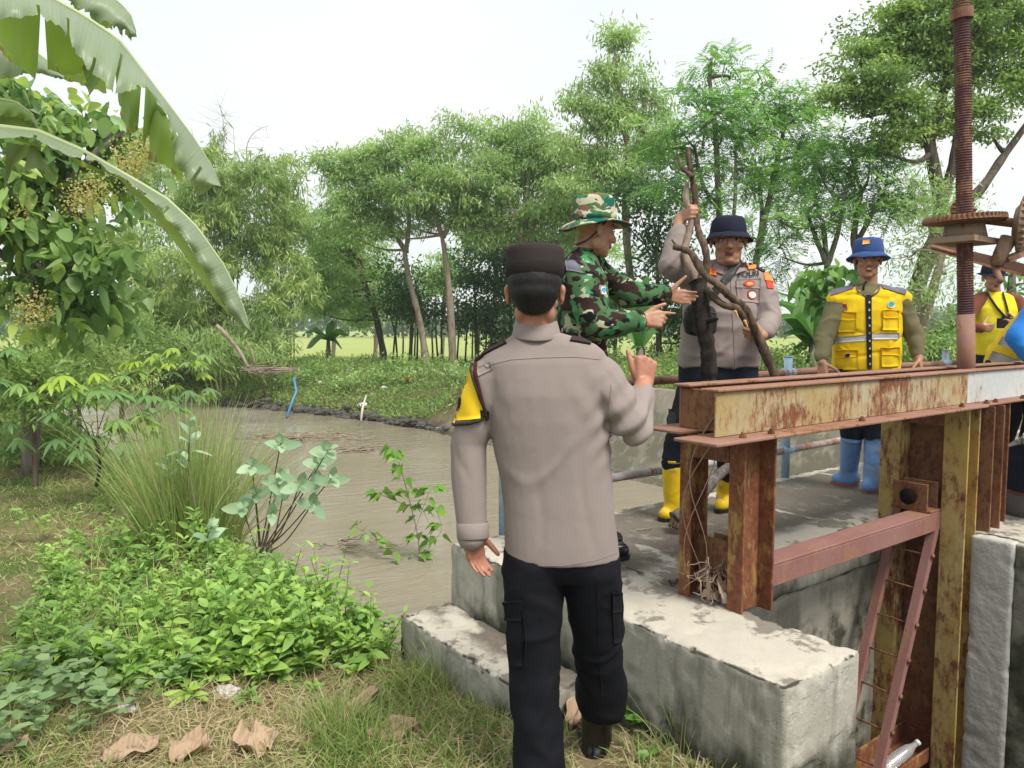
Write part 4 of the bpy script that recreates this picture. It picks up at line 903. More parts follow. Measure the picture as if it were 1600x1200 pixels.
# ------------------------------------------------------------------ 4. smiling man in the yellow work vest
P4 = thing('person', np.array([*A(1350, 765, 5.12)[:2], DECK]), 'smiling man in yellow work vest, blue bucket hat and blue rubber boots', 'person', 'people at the sluice gate')
M4 = basis((-.34, -.94, -.02)); hc4 = A(1356, 407, 5.10)
bd = MB(); head(bd, hc4, M4, 1.02)
nk = A(1357, 452, 5.13); bd.cone(A(1357, 425, 5.13), nk, .056, .06)
sR, eR, wR = Ap((1309, 474, 5.12), (1287, 528, 5.08), (1284, 566, 4.98)); sL, eL, wL = Ap((1404, 474, 5.12), (1429, 525, 5.08), (1436, 560, 5.0))
bd.chain([nk, A(1356, 520, 5.13), A(1353, 600, 5.13)], [.05, .1, .11]).chain([nk, sR, eR, wR], [.06, .05, .04, .031]).chain([nk, sL, eL, wL], [.06, .05, .04, .031])
l1 = Ap((1334, 605, 5.13), (1332, 680, 5.15), (1326, 735, 5.28)); l2 = Ap((1374, 605, 5.12), (1370, 682, 5.10), (1364, 752, 5.05))
bd.chain(l1, [.085, .045, .035]).chain(l2, [.085, .045, .035])
hand(bd, wR, (.0, -.3, -1), (.6, -.6, .2), (.4, -.8, 0), (35, 50, 30), k=.98); hand(bd, wL, (.05, -.3, -1), (-.6, -.6, .2), (-.4, -.8, 0), (30, 45, 30), k=.98)
finish_body(bd, .0055, 2, P4, skin, (hc4, M4, 1.02, 1.0), smile=True)
seam_ = None
remesh(MB().ell(hc4 + M4 @ np.array([0, -.03, .01]), (.082, .08, .06), M4), .008, 1, 'hair', hair_m, P4)
su = MB().loft([sec(1306, 1401, 575, 5.13, .10), sec(1306, 1404, 500, 5.13, .11), sec(1308, 1404, 475, 5.13, .10), sec(1322, 1392, 455, 5.13, .08), sec(1339, 1376, 444, 5.13, .062)], 2.3)
su.cone(sR, eR, .070, .056).cone(eR, A(1284, 558, 5.0), .055, .043).cone(sL, eL, .070, .056).cone(eL, A(1435, 552, 5.02), .055, .043).cone(nk, sR, .055, .066).cone(nk, sL, .055, .066)
remesh(su, .008, 3, 'long_sleeved_shirt', olive, P4, folds(.006, (8, 8, 8), (5, 5, 16), 1.0, 41, lambda P: 0.007 * np.exp(-(fnoise(P, (5, 5, 5), 61) / .11) ** 2)))
vs = MB().loft([sec(1301, 1404, 578, 5.13, .125), sec(1302, 1405, 560, 5.13, .125), sec(1303, 1406, 520, 5.13, .13), sec(1304, 1408, 490, 5.13, .128), sec(1302, 1411, 468, 5.13, .115), sec(1304, 1408, 457, 5.13, .095), sec(1326, 1390, 449, 5.13, .075)], 2.5)
vs.cone(A(1335, 462, 5.13), A(1308, 468, 5.12), .07, .076).cone(A(1380, 462, 5.13), A(1404, 468, 5.12), .07, .076)
vest = remesh(vs, .0075, 3, 'work_vest', yvest, P4, folds(.005, (7, 7, 3), (5, 5, 10), .6, 45, lambda P: .010 * np.exp(-(fnoise(P, (6, 4, 3), 47) / .12) ** 2) - .008 * np.exp(-(fnoise(P, (4, 4, 7), 49) / .10) ** 2)))
patch(vest, [(1296, 455), (1336, 445), (1332, 452), (1298, 462)], 'shoulder_panel', grey_trim, 8, 4, .008); patch(vest, [(1376, 445), (1416, 453), (1414, 461), (1380, 451)], 'shoulder_panel', grey_trim, 8, 4, .008)
patch(vest, [(1338, 447), (1375, 447), (1361, 463), (1353, 463)], 'neck_opening', olive, 8, 6, .005)
for p in ([(1337, 446), (1341, 456), (1353, 464)], [(1376, 446), (1372, 456), (1361, 464)]): seam(vest, p, 'neck_binding', grey_trim, .006, .006, 6)
patch(vest, [(1352, 462), (1361, 462), (1362, 577), (1355, 577)], 'zip_strip', navy, 4, 20, .008)
for i in range(9): patch(vest, [(1356 + i * .2, 470 + i * 12), (1358.5 + i * .2, 470 + i * 12), (1358.5 + i * .2, 474 + i * 12), (1356 + i * .2, 474 + i * 12)], 'zip_pull', reflect, 1, 1, .011)
patch(vest, [(1305, 527), (1353, 523), (1353, 532), (1305, 536)], 'reflective_band', reflect, 12, 3, .006); patch(vest, [(1362, 521), (1404, 520), (1404, 530), (1362, 530)], 'reflective_band', reflect, 12, 3, .006)
yv2 = mat_cloth('yellow_pocket_cloth', (.72, .42, .008), var=.05)
for x0, x1, y0, y1 in ((1311, 1337, 489, 519), (1378, 1402, 486, 516), (1308, 1340, 548, 577), (1376, 1403, 544, 573)):
    pk = patch(vest, [(x0, y0), (x1, y0), (x1, y1), (x0, y1)], 'pocket', yvest, 6, 6, .010); patch(vest, [(x0, y0 - 1), (x1, y0 - 1), (x1, y0 + 11), (x0, y0 + 11)], 'pocket_flap', yv2, 6, 3, .016)
    seam(vest, [(x0, y0 + 12), (x0, y1), (x1, y1), (x1, y0 + 12)], 'pocket_seam', mat_plain('ochre_seam', (.45, .25, .01), .9, .1), .0022, .010)
patch(vest, [(1314, 475), (1323, 475), (1323, 483), (1314, 483)], 'chest_emblem', red_p, 3, 3, .006); patch(vest, [(1315, 479), (1324, 479), (1324, 484), (1315, 484)], 'chest_emblem', grey_trim, 3, 2, .009)
patch(vest, [(1386, 470), (1398, 470), (1398, 481), (1386, 481)], 'chest_emblem', white_p, 6, 6, .006, True); patch(vest, [(1388, 472), (1396, 472), (1396, 479), (1388, 479)], 'chest_emblem', teal_p, 6, 6, .009, True)
patch(vest, [(1322, 553), (1327, 553), (1327, 558), (1322, 558)], 'pocket_tag', blk_let, 2, 2, .018)
MB().tube(Ap((1353, 440, 5.055), (1350, 446, 5.04), (1349, 453, 5.03)), .006, 8).build('hat_toggle', navy, P4, True)
t4 = MB().loft([sec(1308, 1398, 640, 5.13, .12), sec(1306, 1400, 590, 5.13, .12), sec(1312, 1394, 560, 5.13, .11)], 2.3).chain([l1[0], A(1331, 676, 5.17), A(1330, 694, 5.185)], [.105, .076, .052]).chain([l2[0], A(1368, 678, 5.09), A(1367, 696, 5.083)], [.105, .078, .052])
remesh(t4, .010, 3, 'trousers', navy, P4, folds(.008, seed=46))
b1 = wellington(A(1331, 682, 5.17), l1[2], np.array([*GP(1308, 757, DECK)[:2], DECK]), .070, .058, blue_rub, sole_r, P4)
b2 = wellington(A(1368, 684, 5.09), l2[2], np.array([*GP(1380, 769, DECK)[:2], DECK]), .072, .060, blue_rub, sole_r, P4)
h4 = brim_hat('hat', hc4 + M4 @ np.array([0, -.008, .042]), basis((-.34, -.94, .08)), .096, .105, .138, .032, (blue_hat, blue_hat), P4, wv=-.008, dome=.06)
patch(h4, [(1349, 375), (1359, 374), (1359, 381), (1348, 382)], 'hat_emblem', gold_p, 3, 3, .005)

# ------------------------------------------------------------------ 5. man in the yellow jersey, far right
P5 = thing('person', np.array([*A(1556, 680, 6.9)[:2], DECK]), 'man in yellow shirt with brown sleeves carrying a camera on a neck strap', 'person', 'people at the sluice gate')
M5 = basis((-.1, -.98, -.15)); hc5 = A(1551, 434, 6.88)
bd = MB(); head(bd, hc5, M5, 1.0); nk = A(1553, 460, 6.92); bd.cone(A(1552, 446, 6.9), nk, .055, .06)
a1 = Ap((1524, 473, 6.9), (1503, 508, 6.82), (1532, 513, 6.62)); a2 = Ap((1588, 473, 6.9), (1608, 500, 6.8), (1590, 508, 6.6))
bd.chain([nk, A(1556, 510, 6.92), A(1556, 560, 6.92)], [.05, .1, .11]).chain([nk] + a1, [.05, .05, .04, .031]).chain([nk] + a2, [.05, .05, .04, .031])
for dx in (-.1, .1): bd.chain([A(1556, 565, 6.92) + np.array([dx, 0, 0]), np.array([A(1556, 565, 6.92)[0] + dx, 6.9, DECK + .48]), np.array([A(1556, 565, 6.92)[0] + dx, 6.92, DECK + .08])], [.085, .06, .05])
hand(bd, a1[2], (1, -.15, .05), (0, .9, .2), (0, -.2, 1), (40, 55, 30)); hand(bd, a2[2], (-.9, -.3, .1), (0, .9, .2), (0, -.2, 1), (40, 55, 30))
finish_body(bd, .007, 2, P5, skin, (hc5, M5, 1.0, 1.0))
j = MB().loft([sec(1524, 1588, 554, 6.92, .12), sec(1523, 1589, 510, 6.92, .125), sec(1522, 1590, 482, 6.92, .12), sec(1530, 1582, 464, 6.92, .09), sec(1541, 1566, 457, 6.92, .065)], 2.3)
jer = remesh(j, .009, 3, 'jersey', yshirt, P5, folds(.007, seed=51))
s5 = MB().cone(A(1540, 465, 6.92), a1[0], .06, .072).cone(a1[0], a1[1], .070, .056).cone(a1[1], a1[2], .056, .04).cone(A(1570, 465, 6.92), a2[0], .06, .072).cone(a2[0], a2[1], .07, .056).cone(a2[1], a2[2], .056, .04)
remesh(s5, .009, 3, 'sleeves', brown_sl, P5, folds(.006, seed=55))
seam(jer, [(1542, 458), (1556, 480), (1574, 500)], 'camera_strap', black_nylon, .010, .012); seam(jer, [(1566, 458), (1572, 480), (1576, 497)], 'camera_strap', black_nylon, .008, .012)
cmb = MB().box(A(1572, 505, 6.68), (.065, .03, .045)).tube([A(1570, 505, 6.66), A(1569, 506, 6.55)], .035, 14).box(A(1572, 497, 6.68), (.025, .025, .02)); cmb.build('camera_body', black_nylon, P5)
t5 = MB().loft([sec(1526, 1586, 600, 6.92, .11), sec(1524, 1588, 548, 6.92, .115)], 2.3)
for dx in (-.1, .1): t5.cone(A(1556, 590, 6.92) + np.array([dx, 0, 0]), np.array([A(1556, 565, 6.92)[0] + dx, 6.92, DECK + .1]), .10, .065)
remesh(t5, .012, 2, 'trousers', navy, P5)
brim_hat('hat', hc5 + M5 @ np.array([0, -.005, .04]), M5, .094, .09, .125, .01, (navy, navy), P5)
for dx in (-.1, .1): q = np.array([A(1556, 565, 6.92)[0] + dx, 6.92, DECK + .09]); wellington(q + np.array([0, 0, .06]), q, q + np.array([0, -.17, 0]), .05, .045, black_nylon, black_nylon, P5, vox=.012)

# ------------------------------------------------------------------ 6. bending man in a blue sleeved shirt and striped vest
P6 = thing('person', np.array([*A(1628, 700, 5.6)[:2], DECK]), 'bending man with bright blue sleeve and yellow vest with silver stripes at the right edge', 'person', 'people at the sluice gate')
M6 = basis((.75, -.5, -.45)); hc6 = A(1668, 470, 5.2)
bd = MB(); head(bd, hc6, M6, 1.0); nk = A(1642, 492, 5.3); bd.cone(A(1660, 480, 5.22), nk, .055, .06)
pel = A(1583, 575, 5.6); a1 = Ap((1618, 488, 5.2), (1588, 528, 5.05), (1616, 566, 4.95)); a2 = Ap((1660, 520, 5.55), (1680, 580, 5.5), (1660, 600, 5.2))
bd.chain([nk, (nk + pel) / 2, pel], [.05, .1, .11]).chain([nk] + a1, [.05, .05, .04, .031]).chain([nk] + a2, [.05, .05, .04, .031])
for dx in (-.1, .12): bd.chain([pel + np.array([dx, 0, 0]), np.array([pel[0] + dx, pel[1] - .12, DECK + .48]), np.array([pel[0] + dx, pel[1], DECK + .08])], [.085, .06, .05])
hand(bd, a1[2], (.5, -.3, -.8), (.6, .6, 0), (.5, -.6, .3), (30, 40, 30)); hand(bd, a2[2], (-.3, -.5, -.8), (-.5, .6, 0), (-.4, -.6, .3), (30, 40, 30)); finish_body(bd, .008, 2, P6, skin, (hc6, M6, 1.0, 1.0))
vv = MB().cone(pel + np.array([.0, 0, .06]), nk + np.array([-.05, 0, -.05]), .19, .16, 20, (np.array([.3, .9, 0]), 1.05))
vst = remesh(vv, .010, 3, 'work_vest', yvest, P6, folds(.006, seed=61))
patch(vst, [(1545, 562), (1553, 548), (1602, 566), (1602, 580)], 'reflective_band', reflect, 10, 4, .008); patch(vst, [(1560, 538), (1568, 526), (1602, 538), (1602, 552)], 'reflective_band', reflect, 10, 4, .008)
s6 = MB().cone(nk, a1[0], .07, .082).cone(a1[0], a1[1], .082, .066).cone(a1[1], a1[2], .064, .048).cone(nk, a2[0], .07, .08).cone(a2[0], a2[1], .08, .06).cone(a2[1], a2[2], .06, .045)
remesh(s6, .009, 3, 'sleeves', bright_blue, P6, folds(.008, (7, 7, 9), seed=65))
t6 = MB().cone(pel, pel + np.array([.0, 0, .08]), .18, .17)
for dx in (-.1, .12): t6.chain([pel + np.array([dx, 0, 0]), np.array([pel[0] + dx, pel[1] - .12, DECK + .48]), np.array([pel[0] + dx, pel[1], DECK + .12])], [.11, .09, .07])
remesh(t6, .012, 2, 'trousers', black_cloth, P6)
for dx in (-.1, .12): q = np.array([pel[0] + dx, pel[1], DECK + .1]); wellington(q + np.array([0, 0, .08]), q, q + np.array([.1, -.15, 0]), .055, .048, black_nylon, black_nylon, P6, vox=.012)

# ------------------------------------------------------------------ 7. crouching man in navy
P7 = thing('person', np.array([*A(1610, 806, 4.45)[:2], DECK]), 'crouching man in navy shirt with white shoulder stripes and grey trousers beside the columns', 'person', 'people at the sluice gate')
M7 = basis((.8, .3, -.5)); hc7 = A(1668, 640, 4.45)
bd = MB(); head(bd, hc7, M7, 1.0); nk = A(1648, 672, 4.45); pel = A(1603, 770, 4.5); bd.cone(A(1662, 650, 4.45), nk, .055, .06)
a1 = Ap((1622, 690, 4.28), (1650, 740, 4.2), (1690, 745, 4.2)); a2 = Ap((1640, 690, 4.65), (1680, 735, 4.65), (1705, 745, 4.55))
bd.chain([nk, (nk + pel) / 2, pel], [.05, .1, .11]).chain([nk] + a1, [.05, .05, .04, .031]).chain([nk] + a2, [.05, .05, .04, .031])
lg = []
for dy in (-.12, .1):
    h_ = pel + np.array([0, dy, -.02]); k_ = h_ + np.array([.36, .02, .10]); an_ = np.array([h_[0] + .16, h_[1] + .02, DECK + .09]); lg.append((h_, k_, an_)); bd.chain([h_, k_, an_], [.085, .06, .05])
hand(bd, a1[2], (1, 0, -.3), (0, .5, -.8), (0, .8, .4), (30, 40, 30)); hand(bd, a2[2], (1, 0, -.3), (0, -.5, -.8), (0, -.8, .4), (30, 40, 30)); finish_body(bd, .008, 2, P7, skin, (hc7, M7, 1.0, 1.0))
remesh(MB().ell(hc7 + M7 @ np.array([0, -.02, .035]), (.083, .09, .085), M7), .008, 1, 'hair', hair_m, P7)
js = MB().loft([(pel + np.array([.0, 0, .02]), np.array([.135, 0, .03]), np.array([0, .17, 0])), (pel + np.array([.01, 0, .12]), np.array([.14, 0, .03]), np.array([0, .19, 0])), (pel + np.array([.05, 0, .26]), np.array([.135, 0, .06]), np.array([0, .21, 0])), (nk + np.array([-.03, 0, -.02]), np.array([.10, 0, .06]), np.array([0, .16, 0])), (nk + np.array([.0, 0, .03]), np.array([.06, 0, .04]), np.array([0, .07, 0]))], 2.3)
js.cone(nk, a1[0], .07, .08).cone(a1[0], a1[1], .078, .06).cone(a1[1], a1[2], .058, .045).cone(nk, a2[0], .07, .08).cone(a2[0], a2[1], .078, .06).cone(a2[1], a2[2], .058, .045)
js7 = remesh(js, .009, 3, 'shirt', navy, P7, folds(.009, (8, 8, 5), (5, 5, 12), .9, 71))
for k in range(3): patch(js7, [(1578 + k * 9, 672 - k * 6), (1585 + k * 9, 668 - k * 6), (1600 + k * 9, 688 - k * 5), (1593 + k * 9, 692 - k * 5)], 'shoulder_stripe', white_p, 3, 6, .006)
patch(js7, [(1573, 693), (1640, 676), (1640, 684), (1574, 700)], 'sling_strap', reflect, 10, 3, .009)
t7 = MB().ell(pel + np.array([0, 0, -.05]), (.17, .2, .13))
for h_, k_, an_ in lg: t7.chain([h_, k_, an_], [.11, .085, .065])
remesh(t7, .011, 3, 'trousers', grey_pants, P7, folds(.008, seed=75))
MB().loft([(pel + np.array([0, 0, z]), np.array([.148, 0, 0]), np.array([0, .185, 0])) for z in (.0, .028)], 2.2).build('belt', mat_plain('brown_belt', (.13, .05, .03), .6, .3), P7, True)
for h_, k_, an_ in lg: wellington(an_ + np.array([0, 0, .08]), an_, an_ + np.array([.17, 0, 0]), .055, .048, black_nylon, black_nylon, P7, vox=.012)

# ------------------------------------------------------------------ the branch held up and the short log by the boots
bark_w = mat_bark('wet_branch_bark', (.03, .021, .016), (.20, .14, .10), 30, 1.0); bark_d = mat_bark('black_soaked_bark', (.010, .009, .009), (.05, .042, .037), 30, .9); pale_w = mat_plain('torn_wood', (.62, .38, .14), .8, .2, .3, 40)
BR = thing('forked_branch', A(1108, 590, 4.02), 'forked dark wet driftwood branch held upright by the officer in the black hat', 'branch')
def wob(pts, r0, r1, n=24, am=.006, seed=0):
    pts = [np.asarray(p) for p in pts]; m = len(pts); P = []; rr = []
    for t in np.linspace(0, m - 1, n):
        i = min(int(t), m - 2); f = t - i; p0, p1, p2, p3 = pts[max(i - 1, 0)], pts[i], pts[i + 1], pts[min(i + 2, m - 1)]
        P.append(.5 * ((2 * p1) + (-p0 + p2) * f + (2 * p0 - 5 * p1 + 4 * p2 - p3) * f * f + (-p0 + 3 * p1 - 3 * p2 + p3) * f ** 3) + am * np.array([math.sin(t * 2.3 + seed), math.sin(t * 1.9 + 2 * seed), math.sin(t * 2.7 + seed)]))
        rr.append((r0 + (r1 - r0) * t / (m - 1)) * (1 + .08 * math.sin(t * 3.1 + seed * 3) + .04 * math.sin(t * 11 + seed)) * (1 + .035 * rng.normal()))
    return P, rr
def limb(name, mat, pts, r0, r1, par, n=28, seed=0, seg=12, am=.006): P, rr = wob(pts, r0 * .80, r1 * .80, int(n * 1.5), am, seed); return MB().tube(P, rr, seg).build(name, mat, par, True)
limb('trunk', bark_d, Ap((1090, 440, 4.05), (1094, 470, 4.03), (1102, 520, 4.0), (1106, 560, 4.0), (1108, 600, 4.02), (1112, 640, 4.05)), .062, .046, BR, 40, 1, 16, .005)
limb('side_limb', bark_w, Ap((1073, 234, 4.2), (1080, 262, 4.17), (1084, 292, 4.2), (1087, 330, 4.2), (1093, 362, 4.14), (1101, 390, 4.05), (1103, 415, 4.05), (1094, 445, 4.05)), .019, .026, BR, 40, 2)
limb('side_limb', bark_w, Ap((1060, 246, 4.2), (1068, 262, 4.18), (1080, 278, 4.15)), .010, .017, BR, 14, 3)
limb('side_limb', mat_bark('pale_branch_bark', (.12, .08, .06), (.36, .27, .21), 24), Ap((1075, 285, 4.22), (1073, 320, 4.2), (1078, 350, 4.18), (1072, 390, 4.12), (1077, 420, 4.08), (1088, 445, 4.06)), .018, .03, BR, 30, 4)
limb('side_limb', bark_w, Ap((1055, 384, 4.05), (1075, 395, 4.0), (1090, 410, 3.95), (1108, 435, 3.92), (1130, 455, 3.92), (1152, 470, 3.95), (1166, 488, 3.98), (1178, 515, 4.02), (1196, 550, 4.06), (1212, 587, 4.1)), .020, .034, BR, 46, 5)
limb('side_limb', bark_w, Ap((1104, 452, 4.0), (1115, 466, 3.94), (1135, 476, 3.93), (1150, 484, 3.94), (1166, 505, 3.98)), .024, .022, BR, 24, 6)
limb('side_limb', bark_d, Ap((1098, 505, 3.98), (1112, 500, 3.93), (1122, 496, 3.9)), .02, .012, BR, 10, 7); limb('side_limb', bark_w, Ap((1075, 395, 4.0), (1068, 390, 4.02), (1050, 376, 4.05)), .018, .006, BR, 10, 8)
for p in (A(1150, 487, 3.90), A(1165, 502, 3.93)): MB().cone(p + np.array([0, .012, 0]), p + np.array([.014, .012, -.028]), .009, .004, 8).build('torn_wood', pale_w, BR)
LG = thing('short_log', np.array([*A(1052, 822, 4.1)[:2], DECK]), 'short grey log with splintered end lying against the yellow boots behind the columns', 'log')
limb('log_body', mat_bark('grey_log_bark', (.05, .045, .042), (.22, .20, .185), 30, .9), Ap((1150, 722, 4.35), (1128, 738, 4.28), (1098, 768, 4.18), (1072, 795, 4.1), (1056, 812, 4.06)), .038, .05, LG, 24, 9, 14)
for k in range(5): limb('splinter', bark_w, [A(1056 - 3 + k * 4, 808, 4.06), A(1046 + k * 6, 822 + k * 2, 4.0 + .01 * k)], .016, .010, LG, 6, k, 8, .002)
# ================================================================== vegetation tools
def GT(u, v):
    z = -.1
    for _ in range(14):
        p = GP(u, v, z); z = .5 * z + .5 * hz1(p[0], p[1])
    p[2] = hz1(p[0], p[1]); return p
def nrm(a): return a / (np.linalg.norm(a, axis=1, keepdims=True) + 1e-9)
def leaf_geo(P, D, L, W, up=None, jit=.5, wide=.45, droop=.15, fold=.12):
    """n leaves, each two quads meeting on the midrib"""
    n = len(P); D = nrm(D); L = np.broadcast_to(L, (n,)); W = np.broadcast_to(W, (n,))
    U = np.tile([0, 0, 1.0], (n, 1)) if up is None else up
    U = U + jit * rng.normal(size=(n, 3)); Sd = nrm(np.cross(D, U)); Nn = np.cross(Sd, D)
    L1, W1 = L[:, None], W[:, None]; dr = np.array([0, 0, -1.0]) * L1 * droop
    b = P; t = P + D * L1 + dr
    l1 = P + D * L1 * wide * .62 + Sd * W1 * .5 + Nn * W1 * fold + dr * .15; l2 = P + D * L1 * (wide + .30) + Sd * W1 * .38 + Nn * W1 * fold * .7 + dr * .5
    r1 = P + D * L1 * wide * .62 - Sd * W1 * .5 + Nn * W1 * fold + dr * .15; r2 = P + D * L1 * (wide + .30) - Sd * W1 * .38 + Nn * W1 * fold * .7 + dr * .5
    V = np.stack([b, l1, l2, t, r2, r1], 1).reshape(-1, 3); k = np.arange(n)[:, None] * 6
    return V, np.concatenate([k + np.array([[0, 1, 2, 3]]), k + np.array([[0, 3, 4, 5]])])
def diamond_geo(P, D, L, W, jit=.6, up=None):
    n = len(P); D = nrm(D); L = np.broadcast_to(L, (n,))[:, None]; W = np.broadcast_to(W, (n,))[:, None]
    U = (np.tile([0, 0, 1.0], (n, 1)) if up is None else up) + jit * rng.normal(size=(n, 3)); Sd = nrm(np.cross(D, U))
    V = np.stack([P, P + D * L * .45 + Sd * W * .5, P + D * L, P + D * L * .45 - Sd * W * .5], 1).reshape(-1, 3)
    return V, np.arange(n)[:, None] * 4 + np.array([[0, 1, 2, 3]])
PROF = {'oval': (.06, .66, 1, .82, .42, 0), 'heart': (.40, 1, .92, .52, .20, 0), 'lance': (.05, .45, .95, .85, .42, 0)}
def leaf_geo2(P, D, L, W, up=None, jit=.5, prof='oval', droop=.15, fold=.12, cup=.10):
    """smooth leaves: six stations along the midrib, folded and drooping; 18 points each"""
    n = len(P); D = nrm(D); L = np.broadcast_to(L, (n,)); W = np.broadcast_to(W, (n,)); U = (np.tile([0, 0, 1.0], (n, 1)) if up is None else up) + jit * rng.normal(size=(n, 3)); Sd = nrm(np.cross(D, U)); Nn = np.cross(Sd, D); rows = []
    dv = droop * (.5 + rng.random(n)); wv = cup * rng.normal(size=n)
    for t, w_ in zip((0, .14, .38, .66, .88, 1), PROF[prof]):
        c = P + D * (L * t)[:, None] - np.array([0, 0, 1.0]) * (L * dv * t * t)[:, None]; h = (W * .5 * w_)[:, None]; f = Nn * (W * .5 * w_ * (fold * 2 + wv * math.sin(t * 6)))[:, None]
        rows += [c + Sd * h + f, c, c - Sd * h + f * (1 - wv[:, None])]
    V = np.stack(rows, 1).reshape(-1, 3); k = np.arange(n)[:, None] * 18
    return V, np.concatenate([k + np.array([[3 * i + j, 3 * i + j + 1, 3 * i + j + 4, 3 * i + j + 3]]) for i in range(5) for j in range(2)])
def frond_geo(P, D, L, W, pairs=7):
    """fern like leaves: pairs of narrow leaflets along a drooping rachis; 4 points a leaflet"""
    n = len(P); D = nrm(D); Sd = nrm(np.cross(D, np.tile([0, 0, 1.0], (n, 1)) + .35 * rng.normal(size=(n, 3)))); Pl, Dl, Ll, Wl = [], [], [], []
    for i in range(pairs):
        t = (i + .6) / pairs; q = P + D * (L * t)[:, None] - np.array([0, 0, 1.0]) * (L * .28 * t * t)[:, None]
        for sg in (-1, 1): Pl.append(q); Dl.append(Sd * sg + D * .45 - np.array([0, 0, .22])); Ll.append(W * 1.0 * (1 - .75 * abs(t - .42) ** 1.3) ); Wl.append(W * .34)
    Pl, Dl, Ll, Wl = (np.stack(x, 1) for x in (Pl, Dl, Ll, Wl)); m = 2 * pairs
    return diamond_geo(Pl.reshape(-1, 3), Dl.reshape(-1, 3), Ll.reshape(-1), Wl.reshape(-1), .2), m * 4
class Cloud:
    def __init__(s): s.V = []; s.F = []; s.T = []; s.k = 0
    def add(s, VF, tone, per):
        V, Fq = VF; s.V.append(V); s.F.append(Fq + s.k); s.T.append(np.repeat(np.broadcast_to(tone, (len(V) // per,)), per)); s.k += len(V)
    def build(s, name, mat, parent=None): return mesh_np(name, np.concatenate(s.V), np.concatenate(s.F), mat, parent, False, np.concatenate(s.T))
def strips(P, D, L, W, curl, nseg=5, side=None):
    """n long grass blades of nseg segments arching under their weight"""
    n = len(P); D = nrm(D); Sd = nrm(np.cross(D, rng.normal(size=(n, 3)))) if side is None else side
    rows = []; p = P.copy(); d = D.copy()
    for i in range(nseg + 1):
        t = i / nseg; w = W * (1 - t ** 1.6) * .5 + .0004
        rows += [p + Sd * w[:, None], p - Sd * w[:, None]]
        d = nrm(d + np.array([0, 0, -1.0]) * (curl * (0.3 + t))[:, None]); p = p + d * (L / nseg)[:, None]
    V = np.stack(rows, 1).reshape(-1, 3); m = 2 * (nseg + 1); k = np.arange(n)[:, None] * m
    return V, np.concatenate([k + np.array([[2 * i, 2 * i + 1, 2 * i + 3, 2 * i + 2]]) for i in range(nseg)]), m
# leaf materials
lf_leuc = mat_leaf('leucaena_leaf', (0.164, 0.277, 0.096), (0.328, 0.494, 0.186), (0.531, 0.692, 0.305), .5, .5, (.19, .10, .065))
lf_dark = mat_leaf('dark_tree_leaf', (0.034, 0.084, 0.034), (0.069, 0.162, 0.061), (0.156, 0.289, 0.095), .5, .4)
lf_flame = mat_leaf('feathery_leaf', (0.086, 0.203, 0.070), (0.187, 0.421, 0.133), (0.468, 0.718, 0.203), .5, .5)
lf_rain = mat_leaf('rain_tree_leaf', (0.092, 0.178, 0.059), (0.208, 0.362, 0.110), (0.546, 0.711, 0.208), .5, .5)
lf_bamb = mat_leaf('bamboo_leaf', (0.124, 0.225, 0.073), (0.308, 0.481, 0.162), (0.644, 0.712, 0.292), .5, .5)
lf_teak = mat_leaf('teak_leaf', (0.079, 0.178, 0.073), (0.211, 0.383, 0.145), (0.554, 0.686, 0.172), .5, .35, (.62, .50, .24))
lf_weed = mat_leaf('weed_leaf', (0.092, 0.201, 0.057), (0.218, 0.414, 0.098), (0.437, 0.621, 0.149), .4, .38)
lf_cass = mat_leaf('cassava_leaf', (0.069, 0.163, 0.081), (0.150, 0.300, 0.138), (0.375, 0.525, 0.062), .4, .38)
lf_milk = mat_leaf('milkweed_leaf', (0.184, 0.310, 0.172), (0.310, 0.460, 0.276), (0.483, 0.621, 0.414), .25, .5)
lf_heart = mat_leaf('heart_leaf', (0.069, 0.184, 0.034), (0.149, 0.333, 0.057), (0.310, 0.494, 0.081), .45, .35)
lf_grass = mat_leaf('grass_blade', (0.090, 0.157, 0.039), (0.213, 0.314, 0.084), (0.403, 0.470, 0.157), .38, .5, (.62, .47, .33))
lf_reed = mat_leaf('reed_blade', (0.132, 0.228, 0.060), (0.276, 0.396, 0.114), (0.504, 0.564, 0.240), .38, .45, (.48, .39, .21))
lf_bank = mat_leaf('bank_leaf', (0.098, 0.184, 0.057), (0.218, 0.356, 0.109), (0.425, 0.552, 0.184), .5, .5, (.25, .17, .115))
lf_ban = mat_leaf('banana_far_leaf', (0.037, 0.125, 0.027), (0.075, 0.213, 0.044), (0.213, 0.388, 0.075), .4, .4)
bk_pale = mat_bark('pale_bark', (.16, .125, .095), (.36, .30, .235)); bk_dark = mat_bark('dark_bark', (.045, .037, .03), (.15, .12, .095)); bk_grey = mat_bark('grey_bark', (.10, .085, .07), (.26, .23, .19))
bk_bam = mat_plain('bamboo_culm', (.21, .22, .09), .5, .3, .3, 6)
def path3(px, Y, jit=.0):
    return [A(u, v, Y + jit * rng.normal() * (i > 0)) for i, (u, v) in enumerate(px)]
def pod_cloud(cl, C, n, sp):
    P = C[rng.integers(0, len(C), n)] + rng.normal(size=(n, 3)) * sp; cl.add(diamond_geo(P, np.tile([0, 0, -1.0], (n, 1)) + .25 * rng.normal(size=(n, 3)), .2 + .1 * rng.random(n), .045), .97 + 0 * P[:, 0], 4)
